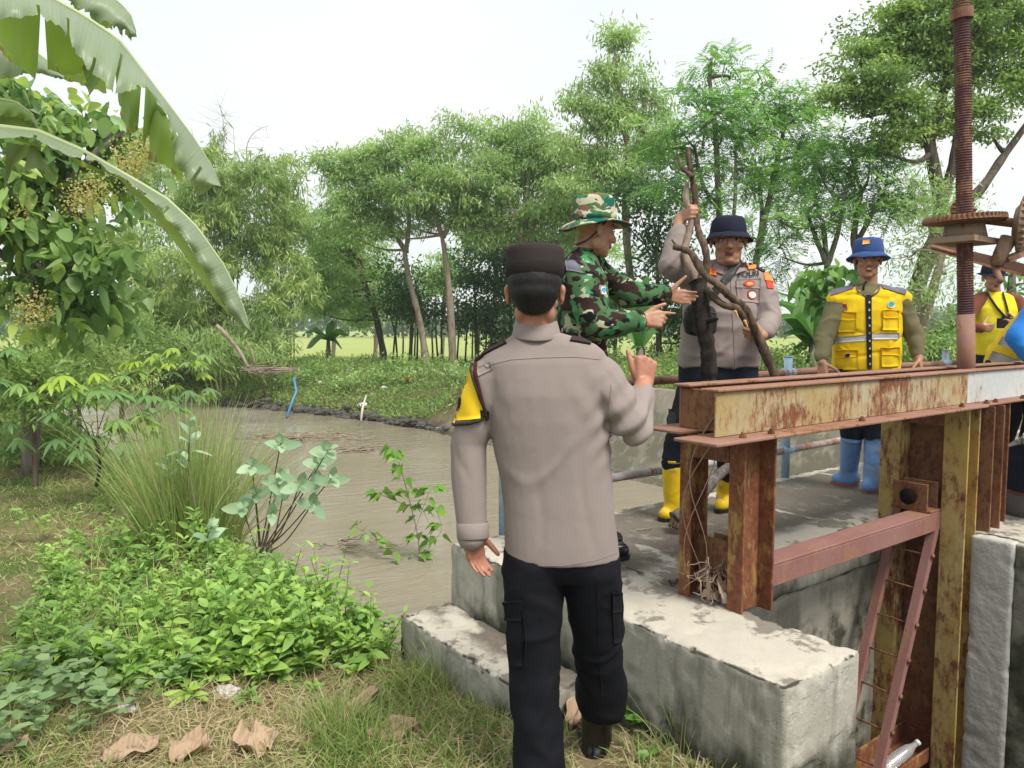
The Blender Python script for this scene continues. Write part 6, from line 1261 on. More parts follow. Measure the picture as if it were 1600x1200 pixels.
# ================================================================== near vegetation
def poly_in(u, v, P): return inside(np.asarray(u, float), np.asarray(v, float), np.array(P, float))
def proj(P):
    x, y, z = P[:, 0], P[:, 1], P[:, 2] - CAMH; f = y * _c - z * _s; up = y * _s + z * _c; return 800 + FPX * x / f, 600 - FPX * up / f
WEED = [(30, 1000), (90, 890), (230, 845), (400, 835), (470, 850), (560, 890), (640, 985), (640, 1040), (520, 1050), (430, 1070), (330, 1080), (200, 1075), (90, 1060)]
WEED2 = [(-20, 1060), (60, 1000), (105, 900), (110, 760), (170, 735), (240, 770), (300, 820), (480, 820), (600, 890), (670, 990), (650, 1060), (540, 1090), (380, 1105), (200, 1100), (60, 1120)]
DRY = [(120, 1210), (150, 1120), (260, 1070), (420, 1050), (600, 1030), (640, 1060), (560, 1110), (470, 1130), (480, 1210)]
def grass_field():
    cl = Cloud(); n = 210000; y = .9 + 9.5 * rng.random(n) ** 1.5; x = rng.uniform(-.78, .62, n) * y + rng.normal(size=n) * .3
    dl, ins = pdist(x, y, LB), inside(x, y, RIVER); a, b = AB(x, y); z = hz(x, y); P = np.stack([x, y, z - .004], 1); u, v = proj(P)
    ok = (~ins) & (dl > .25) & ~((a > -.31) & (b < 1.09) & (b > -.05)) & ~((a > -.02) & (b < 2.0)) & (a < .0 + .3 * (b > 2.2)) & (z > -.75)
    for q_ in (A(930, 1190, 2.60), A(930, 1190, 2.45), A(843, 1240, 2.45), A(930, 1180, 2.74)): ok &= (np.hypot(x - q_[0], y - q_[1]) > .07 + .07 * rng.random(n))
    path = poly_in(u, v, [(-50, 740), (60, 740), (110, 900), (60, 1060), (-50, 1080)])
    ok &= (rng.random(n) < .35 + .65 * np.clip(.5 + vn(x, y, 3.0, 1) + .6 * vn(x, y, 9, 4), 0, 1)) & (rng.random(n) < np.where(path, .5, 1))
    P, x, y, u, v, path = P[ok], x[ok], y[ok], u[ok], v[ok], path[ok]; m = len(P); wd = poly_in(u, v, WEED); dr = poly_in(u, v, DRY)
    pdry = np.where(dr, .88, np.where(path, .38, .46 + .3 * vn(x, y, 1.9, 8))) ; tuft = np.exp(-((x + .62) ** 2 + (y - 2.75) ** 2) / .05) + np.exp(-((x + .45) ** 2 + (y - 3.35) ** 2) / .04); pdry = pdry * (1 - np.clip(tuft, 0, 1) * .9)
    dry = rng.random(m) < pdry; L = rng.uniform(.045, .12, m) * np.where(path, .6, 1) * (1 + .9 * np.clip(tuft, 0, 1)) * np.where(wd & (rng.random(m) < .35), 2.6, 1); W = rng.uniform(.0025, .0055, m) * (1 + y * .11)
    D = np.stack([rng.normal(size=m) * .7, rng.normal(size=m) * .7, np.where(dry, .45, 1.0) + .3 * rng.random(m)], 1); tn = np.where(dry, .97, np.clip(.5 + .2 * rng.normal(size=m), .05, .9))
    V, Fq, k = strips(P, D, L, W, rng.uniform(.1, .5, m), 3); cl.add((V, Fq), tn, k); return tag(cl.build('grass', lf_grass), 'short green and straw coloured grass over the near ground', 'grass', kind='stuff')
grass_field()
def litter_straw():
    cl = Cloud(); n = 16000; x = rng.uniform(-2.2, .9, n); y = rng.uniform(1.6, 4.2, n); a, b = AB(x, y); P = np.stack([x, y, hz(x, y) + .012 + .02 * rng.random(n)], 1); u, v = proj(P)
    ok = (a < -.03) & ~((a > -.33) & (b < 1.1)) & (rng.random(n) < np.where(poly_in(u, v, DRY), 1, .35)); P = P[ok]; m = len(P); V, Fq, k = strips(P, np.stack([rng.normal(size=m), rng.normal(size=m), .12 * rng.normal(size=m)], 1), rng.uniform(.03, .10, m), rng.uniform(.0012, .0026, m), rng.uniform(-.05, .05, m), 2)
    cl.add((V, Fq), np.full(m, .97), k); tag(cl.build('dry_straw', lf_grass), 'loose dry straw lying on the bare ground', 'straw', kind='stuff')
litter_straw()
def weeds():
    cl = Cloud(); SM = MB(); cnt = 0
    while cnt < 680:
        u, v = rng.uniform(-10, 670), rng.uniform(720, 1110)
        edge_ = not poly_in([u], [v], WEED)[0]
        if edge_ and not (poly_in([u], [v], WEED2)[0] and rng.random() < .16): continue
        cnt += 1; p = GT(u, v)
        if p[1] > 7.5: continue
        big = vn(np.array([p[0]]), np.array([p[1]]), 2.2, 3)[0]; h = rng.uniform(.08, .30) * (.6 if edge_ else 1) * (1 + .45 * big + .35 * vn(np.array([p[0]]), np.array([p[1]]), 5.5, 7)[0]) * (0.75 if v > 1040 else 1); lean = np.array([rng.normal() * .3, rng.normal() * .3 - .1, 1.0]); lean = unit(lean); top = p + lean * h
        SM.tube([p, (p + top) / 2 + rng.normal(size=3) * .01, top], [.003, .0025, .0015], 4, False); k = rng.integers(5, 8); kind = big > .25; base_t = np.clip(.55 + .2 * rng.normal() + (.12 if kind else 0), 0, .92); szk = rng.choice([.62, .85, 1.0, 1.1])
        for j in range(k):
            q = p + lean * h * (.25 + .75 * j / (k - 1)); az = j * 1.57 + rng.normal() * .3; s_ = (1.15 - .55 * j / k)
            dirs = np.array([[math.cos(az + o), math.sin(az + o), .25 + .9 * j / k + .3 * rng.normal()] for o in (0, math.pi)]); PP = np.array([q, q])
            cl.add(leaf_geo2(PP, dirs, rng.uniform(.06, .14, 2) * s_ * szk, rng.uniform(.022, .048, 2) * s_ * szk * (1.25 if kind else .9), jit=.35, droop=.35, fold=.14, prof='oval' if kind else 'lance'), np.clip(base_t + .1 * rng.normal(size=2), 0, .92), 18)
    o = cl.build('weed_patch', lf_weed); tag(o, 'dense patch of broad leaved green weeds covering the bank by the water', 'ground cover', kind='stuff'); SM.build('weed_stems', mat_plain('weed_stem', (.12, .16, .05), .7), o)
    o2 = bpy.data.objects[[q.name for q in o.children][0]]; o2['kind'] = 'stuff'
weeds()
def low_plant(label, u, v, n, sp, mat, L, W, h, tone=.5, grp='low leafy plants on the near ground'):
    p = GT(u, v); r = thing('low_plant', p, label, 'plant', grp); cl = Cloud()
    for i in range(n):
        b = p + np.array([rng.normal() * sp, rng.normal() * sp, 0]); b[2] = hz1(b[0], b[1]); top = b + np.array([rng.normal() * .06, rng.normal() * .06, h * (.6 + .6 * rng.random())]); VF = strips(b[None], (top - b)[None], np.array([np.linalg.norm(top - b)]), np.array([.006]), np.zeros(1), 3); cl.add(VF[:2], .3, VF[2])
        for j in range(6):
            q = b + (top - b) * (.3 + .14 * j); az = rng.random() * 6.3; cl.add(leaf_geo(np.array([q]), np.array([[math.cos(az), math.sin(az), .35]]), rng.uniform(*L), rng.uniform(*W), jit=.3, droop=.2), np.clip(tone + .15 * rng.normal(), 0, .9), 6)
    cl.build('foliage', mat, r)
low_plant('greyish green soft leaved plant at the bottom left corner', 60, 1115, 44, .20, mat_leaf('soft_leaf', (.09, .17, .07), (.20, .32, .14), (.36, .47, .22), .35, .6), (.05, .085), (.03, .05), .2, .5)
low_plant('small bright green seedling at the foot of the pier beside the black boot', 1003, 1140, 2, .015, lf_heart, (.07, .10), (.035, .05), .10, .55); low_plant('tiny seedling below the bright one beside the pier', 1002, 1175, 1, .01, lf_heart, (.05, .07), (.025, .04), .05, .5)
low_plant('leafy weed beside the near end of the concrete step', 560, 1010, 7, .07, lf_weed, (.07, .11), (.03, .05), .28, .6); low_plant('pale blue flowered weed at the edge of the grass path', 70, 845, 6, .08, lf_weed, (.06, .10), (.025, .04), .25, .55)
def edge_weeds():
    for k, (u, v) in enumerate(((596, 985), (606, 1030), (480, 985), (410, 1050))):
        low_plant(['upright weed crowding the corner of the concrete step', 'short weed under the corner of the concrete step', 'yellow green weed in front of the patch by the water', 'small weed on the dry grass at the patch edge'][k], u, v, 5, .05, lf_weed, (.05, .09), (.02, .035), .25, .62)
edge_weeds()
# reed grass tussock
def tussock(label, u, v, n, Lr, sp, name='reed_grass', tone=.5, wid=(.004, .009), curl=(.05, .32), lean=.55):
    p = GT(u, v); q = np.zeros((n, 3)); rr = sp * np.sqrt(rng.random(n)); th = rng.random(n) * 6.283; q[:, 0] = p[0] + rr * np.cos(th); q[:, 1] = p[1] + rr * np.sin(th); q[:, 2] = hz(q[:, 0], q[:, 1]) - .01
    D = np.stack([np.cos(th) * rr / sp * lean + rng.normal(size=n) * .16, np.sin(th) * rr / sp * lean + rng.normal(size=n) * .16, np.ones(n)], 1); tn = np.clip(tone + .2 * rng.normal(size=n), 0, .92); tn[rng.random(n) < .14] = .97
    V, Fq, k = strips(q, D, rng.uniform(*Lr, n), rng.uniform(*wid, n), rng.uniform(*curl, n), 7); c = Cloud(); c.add((V, Fq), tn, k); tag(c.build(name, lf_reed), label, 'grass tussock'); 
tussock('tall arching reed grass tussock on the near bank by the water', 300, 850, 1000, (.6, 1.25), .30, lean=.24, curl=(.02, .25), wid=(.004, .010)); tussock('small tuft of green grass in the dry patch', 520, 1140, 160, (.10, .24), .10, 'grass_tuft', .55, (.003, .005))
tussock('straw coloured tall grass behind the cassava plants', 180, 700, 500, (.5, 1.2), .6, 'tall_grass', .7); tussock('grass tuft growing against the dark stained step face', 690, 1075, 140, (.10, .28), .10, 'grass_tuft', .4, (.003, .005))
tussock('fresh grass tuft under the patch of weeds', 205, 1068, 70, (.08, .2), .08, 'grass_tuft', .6, (.003, .006)); tussock('thin dry grass tuft beside the pier foot', 1065, 1165, 60, (.10, .28), .10, 'grass_tuft', .75, (.002, .004))
# milkweed shrubs: pale rosettes on bare stems
bk_mw = mat_plain('milkweed_stem', (.20, .17, .11), .8, .2, .3)
def milkweed(label, base, Y, nodes, Lf=(.11, .15)):
    p = GT(*base); r = thing('milkweed', p, label, 'shrub', 'pale leaved milkweed shrubs by the water'); SM = MB(); cl = Cloud()
    for (u, v, k) in nodes:
        Yn = Y + rng.normal() * .15; t = A(u, v, Yn); md = p + (t - p) * .5 + np.array([0, 0, -.06]) + rng.normal(size=3) * .03; Pw, rr = wob([p, md, t], .010, .004, 12, .004); SM.tube(Pw, rr, 6); d = unit(Pw[-1] - Pw[-4] + np.array([0, 0, .05]))
        x, y, _ = frame(d)
        for j in range(k):
            q = t - d * .055 * (j // 2); az = (j // 2) * 1.57 + (j % 2) * math.pi + rng.normal() * .3; el = 1.9 - .65 * (j // 2)
            D = (x * math.cos(az) + y * math.sin(az)) * 1.0 + d * el; s_ = .62 + .25 * (j // 2); cl.add(leaf_geo2(np.array([q]), np.array([D]), rng.uniform(*Lf) * min(s_, 1.1), .072 * min(s_, 1.1), up=np.array([d]), jit=.15, droop=.10, fold=.12), np.clip(.5 + .2 * rng.normal(), 0, .9), 18)
    SM.build('stem', bk_mw, r, True); cl.build('foliage', lf_milk, r)
milkweed('sprawling milkweed shrub with pale leaves leaning over the muddy water', (405, 862), 4.75, [(395, 725, 6), (438, 742, 8), (440, 690, 6), (500, 720, 7), (520, 745, 6), (470, 755, 6), (490, 785, 6), (445, 765, 6), (400, 770, 6), (425, 800, 4), (515, 700, 5), (380, 790, 5)])
milkweed('milkweed with pale leaves standing within the reed grass', (300, 860), 4.9, [(298, 668, 8), (262, 725, 6), (290, 720, 4)]); milkweed('small milkweed rosette at the foot of the reed grass', (335, 880), 4.6, [(332, 822, 6)], (.10, .13))
# heart leaved sapling
def sapling():
    p = GT(648, 968); r = thing('sapling', p, 'slender sapling with heart shaped bright leaves in front of the water', 'sapling'); SM = MB(); cl = Cloud(); Y = p[1]
    stems = [[(648, 968), (655, 860), (640, 780), (622, 720), (612, 697)], [(652, 890), (605, 858), (575, 835), (556, 825)], [(655, 860), (690, 830), (680, 795)], [(652, 905), (600, 905), (580, 930)], [(640, 790), (600, 775), (590, 772)], [(648, 830), (670, 770), (678, 762)]]
    for k, s_ in enumerate(stems):
        P = [A(u, v, Y + (.08 * rng.normal() if i else 0)) for i, (u, v) in enumerate(s_)]; 
        if k == 0: P[0] = p
        Pw, rr = wob(P, .006 if k == 0 else .003, .002, 14 if k == 0 else 9, .004, k); SM.tube(Pw, rr, 5)
        n = 56 if k == 0 else 17
        for i in range(n):
            q = Pw[rng.integers(3 if k == 0 else 2, len(Pw))]; az = rng.random() * 6.3; D = np.array([math.cos(az), math.sin(az) * .7, -.35 + .3 * rng.normal()]); off = unit(D * np.array([1, 1, 0]) + np.array([0, 0, .35])) * rng.uniform(.03, .07)
            SM.tube([q, q + off], [.0012, .001], 3, False); cl.add(leaf_geo2(np.array([q + off]), np.array([D]), rng.uniform(.08, .125), rng.uniform(.065, .10), jit=.5, droop=.35, fold=.10, prof='heart'), np.clip(.55 + .22 * rng.normal(), 0, .92), 18)
    SM.build('stem', bk_mw, r, True); cl.build('foliage', lf_heart, r)
sapling()
# cassava
def cassava(label, base, Y, nodes, scale=1.0):
    p = GT(*base); r = thing('cassava_plant', p, label, 'cassava plant', 'cassava plants on the near left bank'); SM = MB(); cl = Cloud(); top = A(nodes[0][0], nodes[0][1] + 60, Y)
    Pw, rr = wob([p, (p + top) / 2 + rng.normal(size=3) * .03, top], .018, .010, 12, .006); SM.tube(Pw, rr, 7)
    for (u, v, t) in nodes:
        c = A(u, v, Y + rng.normal() * .25); q = Pw[rng.integers(6, len(Pw))]; SM.tube([q, (q + c) / 2 + np.array([0, 0, .06]), c], [.006, .004, .003], 5)
        for i in range(rng.integers(4, 7)):
            az0 = rng.random() * 6.3; f = np.array([math.cos(az0), math.sin(az0), .25]); e = c + f * rng.uniform(.08, .26) * scale + np.array([0, 0, .05 * rng.normal()]); SM.tube([c, e], [.0025, .002], 3, False)
            k = 7; az = az0 + np.linspace(-1.9, 1.9, k); D = np.stack([np.cos(az), np.sin(az), np.full(k, -.30) + .08 * rng.normal(size=k)], 1); LL = (.17 - .05 * np.abs(np.linspace(-1, 1, k))) * scale * rng.uniform(.8, 1.15)
            cl.add(leaf_geo2(np.tile(e, (k, 1)), D, LL, .048 * scale, jit=.12, droop=.4, fold=.10, prof='lance'), np.full(k, np.clip(t + .14 * rng.normal(), 0, .92)), 18)
    SM.build('stem', bk_dark, r, True); cl.build('foliage', lf_cass, r)
cassava('cassava plant with drooping finger leaves and dark crooked stem on the left', (147, 775), 6.6, [(150, 625, .6), (100, 600, .75), (195, 660, .45), (80, 620, .7), (135, 660, .5), (215, 690, .4), (120, 700, .35), (180, 620, .55), (230, 650, .45)])
cassava('taller cassava plant with bright young leaves behind the reed grass', (235, 740), 8.2, [(240, 570, .75), (280, 580, .7), (210, 590, .6), (300, 620, .5), (250, 620, .5), (225, 560, .8), (190, 620, .5), (290, 560, .75)])
cassava('cassava plant cut off by the left edge of the photograph'.replace('of the photograph', 'under the broad leaves'), (-25, 760), 7.0, [(0, 560, .4), (-20, 600, .4), (10, 630, .35), (0, 690, .3), (-30, 660, .3)])
# ------------------------------------------------------------------ banana plant with torn leaves, top left
g = NB('banana_leaf'); at = g.n('Attribute', attribute_name='tone').outputs['Fac']; rib = g.n('Attribute', attribute_name='rib').outputs['Fac']
c = g.ramp(at, [(0, (.10, .17, .075)), (.35, (.30, .385, .25)), (.60, (.18, .34, .07)), (.94, (.36, .54, .10)), (1, (.30, .20, .09))]); st_ = g.noise(1.0, 3, .6, g.n('CombineXYZ', {0: g.math('MULTIPLY', rib, 160.0), 1: 0.0, 2: 0.0}).outputs[0])  # grey stop: sky sheen on the near leaf halves, put into the colour
c = g.mix(g.ramp(st_, [(.35, 0.0), (.7, .45)]), c, (.40, .46, .34)); g.bump(st_, .5, .006); g.fin(c, .34, .5)
tr_ = g.n('BsdfTranslucent', {'Color': g.mix(1.0, c, (1.0, 1.0, .35), 'MULTIPLY')}); ms = g.n('MixShader', {0: .38}); g.nt.links.new(g.b.outputs[0], ms.inputs[1]); g.nt.links.new(tr_.outputs[0], ms.inputs[2]); g.nt.links.new(ms.outputs[0], g.out.inputs['Surface']); ban_m = g.m
ban_edge = mat_plain('banana_midrib', (.36, .42, .22), .5, .4)
BP = thing('banana_plant', np.array([-2.35, 2.2, hz1(-2.35, 2.2)]), 'near banana plant whose long torn leaves arch in from the top left', 'banana plant')
crown = np.array([-2.35, 2.2, 2.55]); MB().tube([ORGN[BP], ORGN[BP] + np.array([.02, 0, 1.3]), crown], [.14, .12, .08], 16).build('pseudostem', mat_bark('banana_stem', (.16, .18, .07), (.36, .34, .18), 10, .3), BP, True)
def interp_path(pts, n):
    pts = np.array(pts, float); d = np.r_[0, np.cumsum(np.linalg.norm(np.diff(pts[:, :2], axis=0), axis=1))]; t = np.linspace(0, d[-1], n); return np.stack([np.interp(t, d, pts[:, k]) for k in range(pts.shape[1])], 1)
def sheet(E0, E1, Y0, Y1, tone, bulge, parent, name='blade', n=60, m=7, rip=.0, wav=.008, ang=0.0, slits=0):
    """leaf half between two photo curves, E0 at the midrib; bends and ripples in depth"""
    a, b = interp_path(E0, n), interp_path(E1, n); V = []; T = []; Rb = []
    y0 = np.interp(np.linspace(0, 1, n), np.linspace(0, 1, len(Y0)), Y0); y1 = np.interp(np.linspace(0, 1, n), np.linspace(0, 1, len(Y1)), Y1)
    for i in range(n):
        for j in range(m):
            t = j / (m - 1); p = a[i] * (1 - t) + b[i] * t; yy = y0[i] * (1 - t) + y1[i] * t - bulge * math.sin(math.pi * t) + wav * math.sin(i * .9 + t * 2) * t
            V.append(A(p[0] + (rng.normal() * rip if j == m - 1 else 0), p[1] + (rng.normal() * rip if j == m - 1 else 0), yy)); T.append(tone); Rb.append(i / n + .01 * t)
    cut = {int(rng.integers(8, n - 6)): int(rng.integers(1, m - 2)) for _ in range(slits)}
    for i in range(n):
        if rng.random() < .22: T[i * m + m - 1] = 1.3
    Fc = [(i * m + j, i * m + j + 1, (i + 1) * m + j + 1, (i + 1) * m + j) for i in range(n - 1) for j in range(m - 1) if not (i in cut and j >= cut[i])]
    o = mesh_np(name, V, Fc, ban_m, parent, True, T); at_ = o.data.attributes.new('rib', 'FLOAT', 'POINT'); at_.data.foreach_set('value', np.array(Rb, np.float32)); return o
def ban_leaf(mid, Ymid, halves):
    P = interp_path(mid, 30); yy = np.interp(np.linspace(0, 1, 30), np.linspace(0, 1, len(Ymid)), Ymid); Pm = [crown] + [A(u, v, y) for (u, v), y in zip(P, yy)]
    Lf = MB().tube(Pm, np.linspace(.012, .002, 31), 8).build('leaf', ban_edge, BP, True)
    for h in halves: sheet(*h[:-1], parent=Lf, **h[-1])
U1 = [(-120, -60), (0, -30), (70, -8), (130, 25), (185, 62), (245, 140), (300, 212), (330, 258), (345, 290)]
ban_leaf(U1, [2.25, 2.3, 2.4, 2.5], [
    (U1, [(-120, 0), (0, 32), (50, 22), (95, 42), (135, 105), (180, 148), (230, 135), (262, 180), (276, 262), (300, 290), (345, 292)], [2.26, 2.3, 2.4, 2.5], [2.1, 2.12, 2.22, 2.4], .28, .05, dict(rip=2.0, n=110, slits=9)),
    ([(-30, -20), (64, 5)], [(-10, 60), (12, 95), (58, 122)], [2.34, 2.36], [2.5, 2.5], .72, .02, dict(n=16, rip=1.5)), ([(68, 5), (150, 45)], [(75, 110), (112, 120), (150, 98)], [2.36, 2.4], [2.52, 2.5], .75, .02, dict(n=16, rip=1.5)),
    ([(76, 12), (165, 55)], [(80, 100), (105, 125), (165, 146)], [2.44, 2.46], [2.62, 2.6], .45, .02, dict(n=16, rip=1.5)), ([(150, 50), (182, 90)], [(128, 95), (138, 152)], [2.42, 2.43], [2.5, 2.5], .6, .01, dict(n=10, rip=1.5)),
    ([(178, 70), (222, 118)], [(182, 140), (192, 188), (200, 212), (216, 196)], [2.45, 2.46], [2.52, 2.52], .66, .02, dict(n=14, rip=2)), ([(228, 120), (262, 170)], [(222, 232), (240, 200), (258, 190)], [2.47, 2.48], [2.54, 2.54], .74, .02, dict(n=14, rip=2)),
    ([(232, 130), (290, 235)], [(234, 248), (262, 262), (284, 285)], [2.48, 2.5], [2.56, 2.55], .78, .02, dict(n=16, rip=1.5)), ([(300, 235), (340, 288)], [(296, 280), (312, 306)], [2.5, 2.5], [2.46, 2.45], .3, .01, dict(n=8, rip=2))])
U2 = [(-120, 190), (0, 199), (60, 206), (130, 236), (165, 256), (220, 287), (262, 312), (305, 352), (348, 412), (375, 465), (392, 517)]
M2_ = [(-120, 215), (0, 216), (48, 214), (112, 246), (150, 250), (172, 268), (200, 282), (240, 318), (285, 368), (318, 420), (345, 470), (368, 500), (382, 512), (392, 517)]
ban_leaf(U2, [2.2, 2.25, 2.3, 2.35], [(U2, M2_, [2.2, 2.25, 2.3, 2.35], [2.08, 2.14, 2.2, 2.33], .26, .03, dict(rip=1.0, n=110, slits=5)),
    ([(20, 212), (110, 244)], [(25, 222), (58, 228), (78, 232)], [2.2, 2.22], [2.3, 2.3], .8, .01, dict(n=12)), ([(110, 243), (180, 276)], [(118, 258), (155, 268), (182, 268)], [2.16, 2.18], [2.26, 2.26], .85, .01, dict(n=12)),
    ([(180, 270), (240, 318), (285, 368), (318, 420), (345, 470), (366, 498)], [(172, 262), (205, 300), (245, 345), (290, 400), (330, 460), (358, 492)], [2.19, 2.25, 2.3], [2.28, 2.34, 2.36], .9, .01, dict(n=30)),
    ([(10, 222), (45, 228)], [(6, 300), (20, 262), (46, 238)], [2.3, 2.3], [2.36, 2.36], .1, .01, dict(n=10)), ([(48, 225), (60, 235)], [(36, 268), (60, 262), (84, 276)], [2.24, 2.24], [2.22, 2.22], .3, .01, dict(n=10))])
U3 = [(-120, -120), (60, -60), (140, -20), (180, -2), (204, 22), (212, 50)]
ban_leaf(U3, [2.5, 2.55, 2.6], [(U3, [(-120, -70), (40, -30), (100, 0), (150, 28), (182, 44), (212, 52)], [2.5, 2.55, 2.6], [2.45, 2.5, 2.56], .3, .02, dict(rip=3)), ([(95, -30), (150, -10)], [(120, 20), (135, 8), (150, 32)], [2.58, 2.6], [2.62, 2.62], .35, .01, dict(n=10, rip=2)),
    ([(140, -15), (172, 0)], [(142, 34), (162, 40), (176, 46)], [2.6, 2.6], [2.64, 2.64], .4, .01, dict(n=8, rip=2)), ([(178, 0), (190, 12)], [(184, 46), (192, 60)], [2.6, 2.6], [2.64, 2.64], .35, .0, dict(n=5, rip=1)), ([(194, 14), (204, 24)], [(196, 52), (206, 66)], [2.6, 2.6], [2.64, 2.64], .3, .0, dict(n=5, rip=1)), ([(205, 26), (211, 45)], [(202, 58), (214, 58)], [2.6, 2.6], [2.63, 2.63], .3, .0, dict(n=5))])
U4 = [(-120, 60), (-40, 50), (30, 62), (70, 92), (110, 126)]
ban_leaf(U4, [2.7, 2.75, 2.8], [(U4, [(-120, 120), (-20, 126), (20, 122), (50, 112), (110, 127)], [2.7, 2.75, 2.8], [2.62, 2.66, 2.75], .3, .03, dict(rip=1))])
U5 = [(-120, 140), (-20, 152), (25, 160), (50, 178), (62, 204)]
ban_leaf(U5, [2.4, 2.42, 2.45], [(U5, [(-120, 176), (0, 182), (20, 182), (44, 188), (62, 205)], [2.4, 2.42, 2.45], [2.34, 2.36, 2.42], .8, .02, dict(rip=1)), ([(-30, 150), (58, 196)], [(-30, 205), (30, 200), (56, 207)], [2.45, 2.47], [2.5, 2.5], .05, .01, dict(n=12))])

# ================================================================== small things lying about
dl_m = NB('dead_leaf'); n_ = dl_m.noise(5, 5, .6); cc2 = dl_m.mix(n_, (.27, .185, .12), (.47, .345, .24)); wv2 = dl_m.n('TexWave', {'Scale': 16.0, 'Distortion': 1.5, 'Vector': dl_m.obj}).outputs['Fac']; dl_m.bump(wv2, .4, .006); dead_m = dl_m.fin(cc2, .8, .2)
def dead_leaf(label, u, v, L, W, az, curl, lift, seed):
    p = GT(u, v) + np.array([0, 0, .03]); f = np.array([math.cos(az), math.sin(az), 0]); sd = np.array([-f[1], f[0], 0]); n, m = 14, 11; V = []
    for i in range(n):
        t = i / (n - 1); w_ = W * .5 * max(.05, math.sin(math.pi * (.06 + .9 * t)) ** .55) * (1 + .14 * math.sin(t * 17 + seed))
        for j in range(m):
            s = 2 * j / (m - 1) - 1; z = curl * W * (abs(s) ** 1.6) * .28 + lift * .6 * t * t + .014 * math.sin(t * 8 + s * 4 + seed) + .010 * math.sin(s * 9 + seed * 2) - .012 * (1 - abs(s))
            V.append(p + f * (t - .5) * L + sd * s * w_ * (1 - .35 * curl * abs(s)) + np.array([0, 0, z]))
    Fc = [(i * m + j, i * m + j + 1, (i + 1) * m + j + 1, (i + 1) * m + j) for i in range(n - 1) for j in range(m - 1)]
    o = mesh_np('dead_leaf', V, Fc, dead_m, None, True); so_ = o.modifiers.new('s', 'SOLIDIFY'); so_.thickness = .0025; tag(o, label, 'dead leaf', 'large dead leaves on the ground')
for q in (('large curled dead leaf near the left bottom of the dry grass', 205, 1182, .19, .17, .35, .22, .03, 1), ('cupped dead leaf right of the first curled one', 298, 1184, .15, .15, 1.2, .5, .03, 2), ('broad dead leaf with an upturned edge in the dry grass', 400, 1172, .17, .17, 2.2, .35, .05, 3),
          ('long narrow rolled dead leaf pointing towards the concrete step', 543, 1130, .38, .10, 1.05, .7, .04, 4), ('wide flat dead leaf left of the black trousers', 613, 1156, .20, .17, .4, .2, .03, 5), ('pale dead leaf leaning between the black trouser legs', 900, 1128, .17, .09, 1.2, .6, .10, 6), ('small dead leaf at the far left bottom edge', 20, 1176, .10, .06, .7, .4, .02, 7)): dead_leaf(*q)
def crumple(name, label, cat, p, r, mat, grp=None, sq=.5):
    bm = bmesh.new(); bmesh.ops.create_icosphere(bm, subdivisions=3, radius=1)
    for v_ in bm.verts:
        k = 1 + .45 * noise.noise(v_.co * 2.3 + Vector(p) * 7) + .25 * noise.noise(v_.co * 6 + Vector(p)); v_.co = Vector((v_.co.x * r * k * 1.3, v_.co.y * r * k, v_.co.z * r * k * sq))
    me = bpy.data.meshes.new(name); bm.to_mesh(me); bm.free(); o = addmesh(name, me, mat); o.location = p; tag(o, label, cat, grp)
paper = mat_plain('dirty_paper', (.50, .47, .45), .8, .2, .4, 12, .4); plast = mat_plain('white_plastic_film', (.5, .51, .52), .3, .5, .2, 9); bluep = mat_plain('blue_plastic', (.25, .5, .7), .4, .4, .2)
crumple('crumpled_rag', 'grey crumpled rag on the dry grass below the weeds', 'rag', GT(355, 1086) + [0, 0, .015], .045, paper); crumple('crumpled_paper', 'small pale crumpled paper left of the grey rag', 'litter', GT(196, 1114) + [0, 0, .015], .028, paper)
crumple('plastic_scrap', 'light blue plastic scrap on the grass left of the step', 'litter', GT(592, 1084) + [0, 0, .012], .022, bluep); 
def bottle():
    c = S(1.9, 1.36, -.90); d = unit(np.array([.8, .3, .35])); P = [c + d * t for t in (0, .02, .06, .16, .20, .235, .26)]; g = NB('clear_plastic'); g.set(g.b.inputs['Transmission Weight'], .75); m = g.fin((.85, .88, .9), .15, .5)
    r = thing('plastic_bottle', c, 'clear plastic bottle lodged at the bottom of the gate bay', 'bottle'); MB().tube(P, [.028, .034, .033, .034, .03, .016, .014], 14).build('bottle_body', m, r, True); MB().tube([c + d * .26, c + d * .28], .017, 12).build('cap', plast, r, True)
bottle()
for k, (u, v, r) in enumerate(((566, 640, .10), (690, 590, .07), (500, 605, .07), (430, 600, .06), (640, 598, .06), (675, 640, .05), (600, 612, .06), (545, 585, .07))):
    p = GT(u, v) + np.array([0, 0, .12]); crumple('plastic_bag', ['whitish bag hanging on the far bank at the water', 'pale bag near the bank top left of the yellow armband', 'grey bag in the middle of the far bank', 'small pale bag near the blue pipe', 'reddish scrap on the far bank', 'bluish scrap low on the far bank', 'pale scrap in the undergrowth below the trunks', 'grey scrap below the small banana plant'][k], 'litter', p, r, [plast, paper, paper, plast, red_p, bluep, plast, paper][k], 'plastic litter on the far bank', .8)
pp = MB().tube([A(459, 590, 20.6), A(463, 612, 20.4), A(458, 624, 20.3), A(448, 652, 19.8)], .036, 10).build('blue_pipe', mat_plain('blue_pvc', (.07, .20, .36), .4, .4, .25), None, True); tag(pp, 'bent blue plastic pipe running down the far bank into the water', 'pipe')
wp = MB().tube([A(572, 618, 18.6), A(566, 640, 18.3), A(564, 658, 18.1)], [.018, .03, .025], 8).build('pale_post', mat_plain('pale_weathered_wood', (.5, .46, .38), .9, .2, .3), None, True); tag(wp, 'short pale leaning post at the foot of the far bank', 'post')
fb_ = MB(); Pw, rr = wob(path3([(338, 508), (372, 548), (395, 578), (420, 584), (432, 580)], 18.5, .1), .05, .03, 16, .02); fb_.tube(Pw, rr, 7)
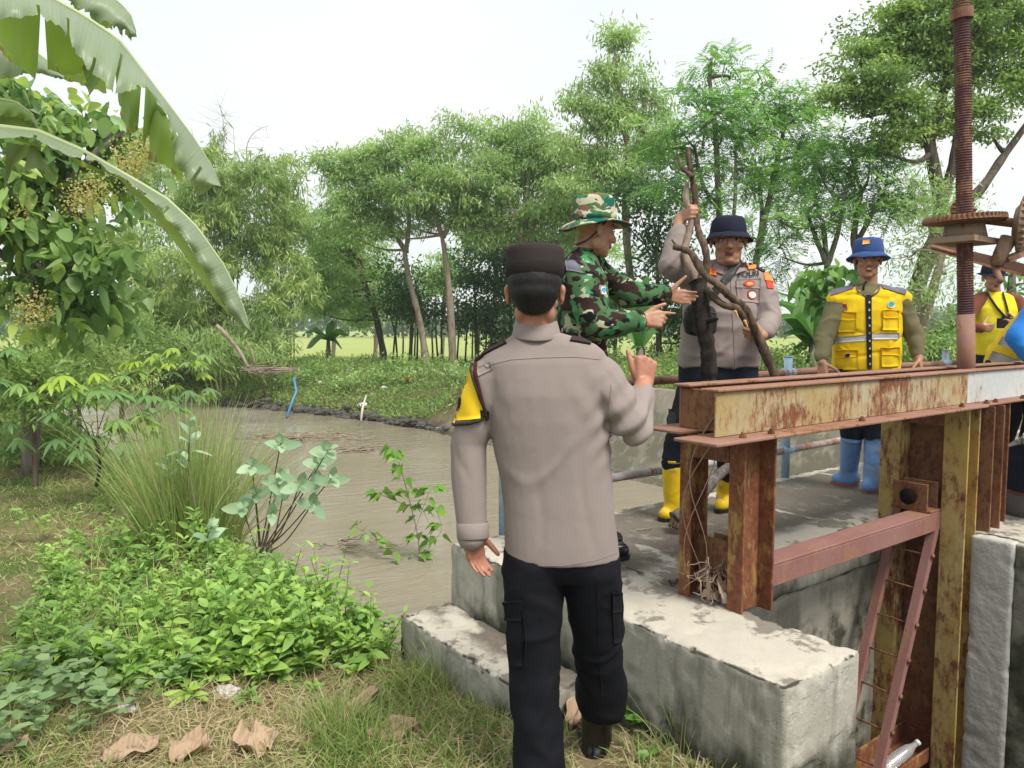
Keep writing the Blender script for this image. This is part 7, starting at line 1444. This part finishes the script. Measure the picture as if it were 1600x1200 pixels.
for k in range(26): q = A(392 + rng.normal() * 12, 576 + rng.normal() * 4, 18.5 + rng.normal() * .15); fb_.tube([q, q + np.array([rng.uniform(.2, .9), rng.normal() * .2, rng.normal() * .12])], [.016, .008], 4)
Pw, rr = wob(path3([(398, 572), (390, 545), (386, 530)], 18.5, .1), .03, .015, 8, .02); fb_.tube(Pw, rr, 6); tag(fb_.build('fallen_branch', bk_pale, None, True), 'fallen bare branch with tangled twigs hanging over the far bank', 'branch')
def raft(label, u, v, n, w, h):
    mb = MB(); c = GP(u, v, WZ)
    for i in range(n):
        p = c + np.array([rng.normal() * w, rng.normal() * w * .5, .01 + .05 * rng.random()]); a_ = rng.normal() * .6; mb.tube([p, p + np.array([math.cos(a_), math.sin(a_), .10 * rng.normal()]) * rng.uniform(.15, h)], [.012, .006], 4)
    return tag(mb.build('floating_debris', bk_pale), label, 'floating debris', 'rafts of floating twigs on the river')
raft('wide raft of floating brown twigs left of the milkweed leaves', 445, 686, 110, .55, .7); raft('small raft of floating twigs right of the milkweed leaves', 540, 705, 26, .28, .5); raft('few floating twigs near the bank in the foreground water', 555, 855, 14, .25, .3)
dry_scrap = [tag(MB().tube([S(a, b, DECK + .006), S(a + .05, b + .03, DECK + .012), S(a + .10, b + .02, DECK + .006)], .003, 4).build('twig', bk_pale), l, 'twig', 'twigs on the bridge deck') for a, b, l in ((.95, .42, 'little dry twig on the deck by the nearest officer elbow'), (3.5, .62, 'thin dark twig on the deck beside the blue boots'), (2.6, .12, 'dry twig at the post foot near the far deck edge'))]

# ================================================================== thin damp air
def haze():
    m = bpy.data.materials.new('damp_air'); m.use_nodes = True; t = m.node_tree; t.nodes.clear(); o = t.nodes.new('ShaderNodeOutputMaterial'); v = t.nodes.new('ShaderNodeVolumePrincipled')
    v.inputs['Color'].default_value = (.86, .92, 1.0, 1); v.inputs['Density'].default_value = .0009; v.inputs['Anisotropy'].default_value = .2; t.links.new(v.outputs[0], o.inputs['Volume'])
    zs = [(ob.matrix_world @ Vector(c)).z for ob in bpy.data.objects if ob.type == 'MESH' for c in ob.bound_box]
    mb = MB().box(((0, 450, (max(zs) + 1.5 - 4.0) / 2)), (1100, 900, (max(zs) + 1.5 + 4.0) / 2)); tag(mb.build('haze', m), kind='stuff')
haze()
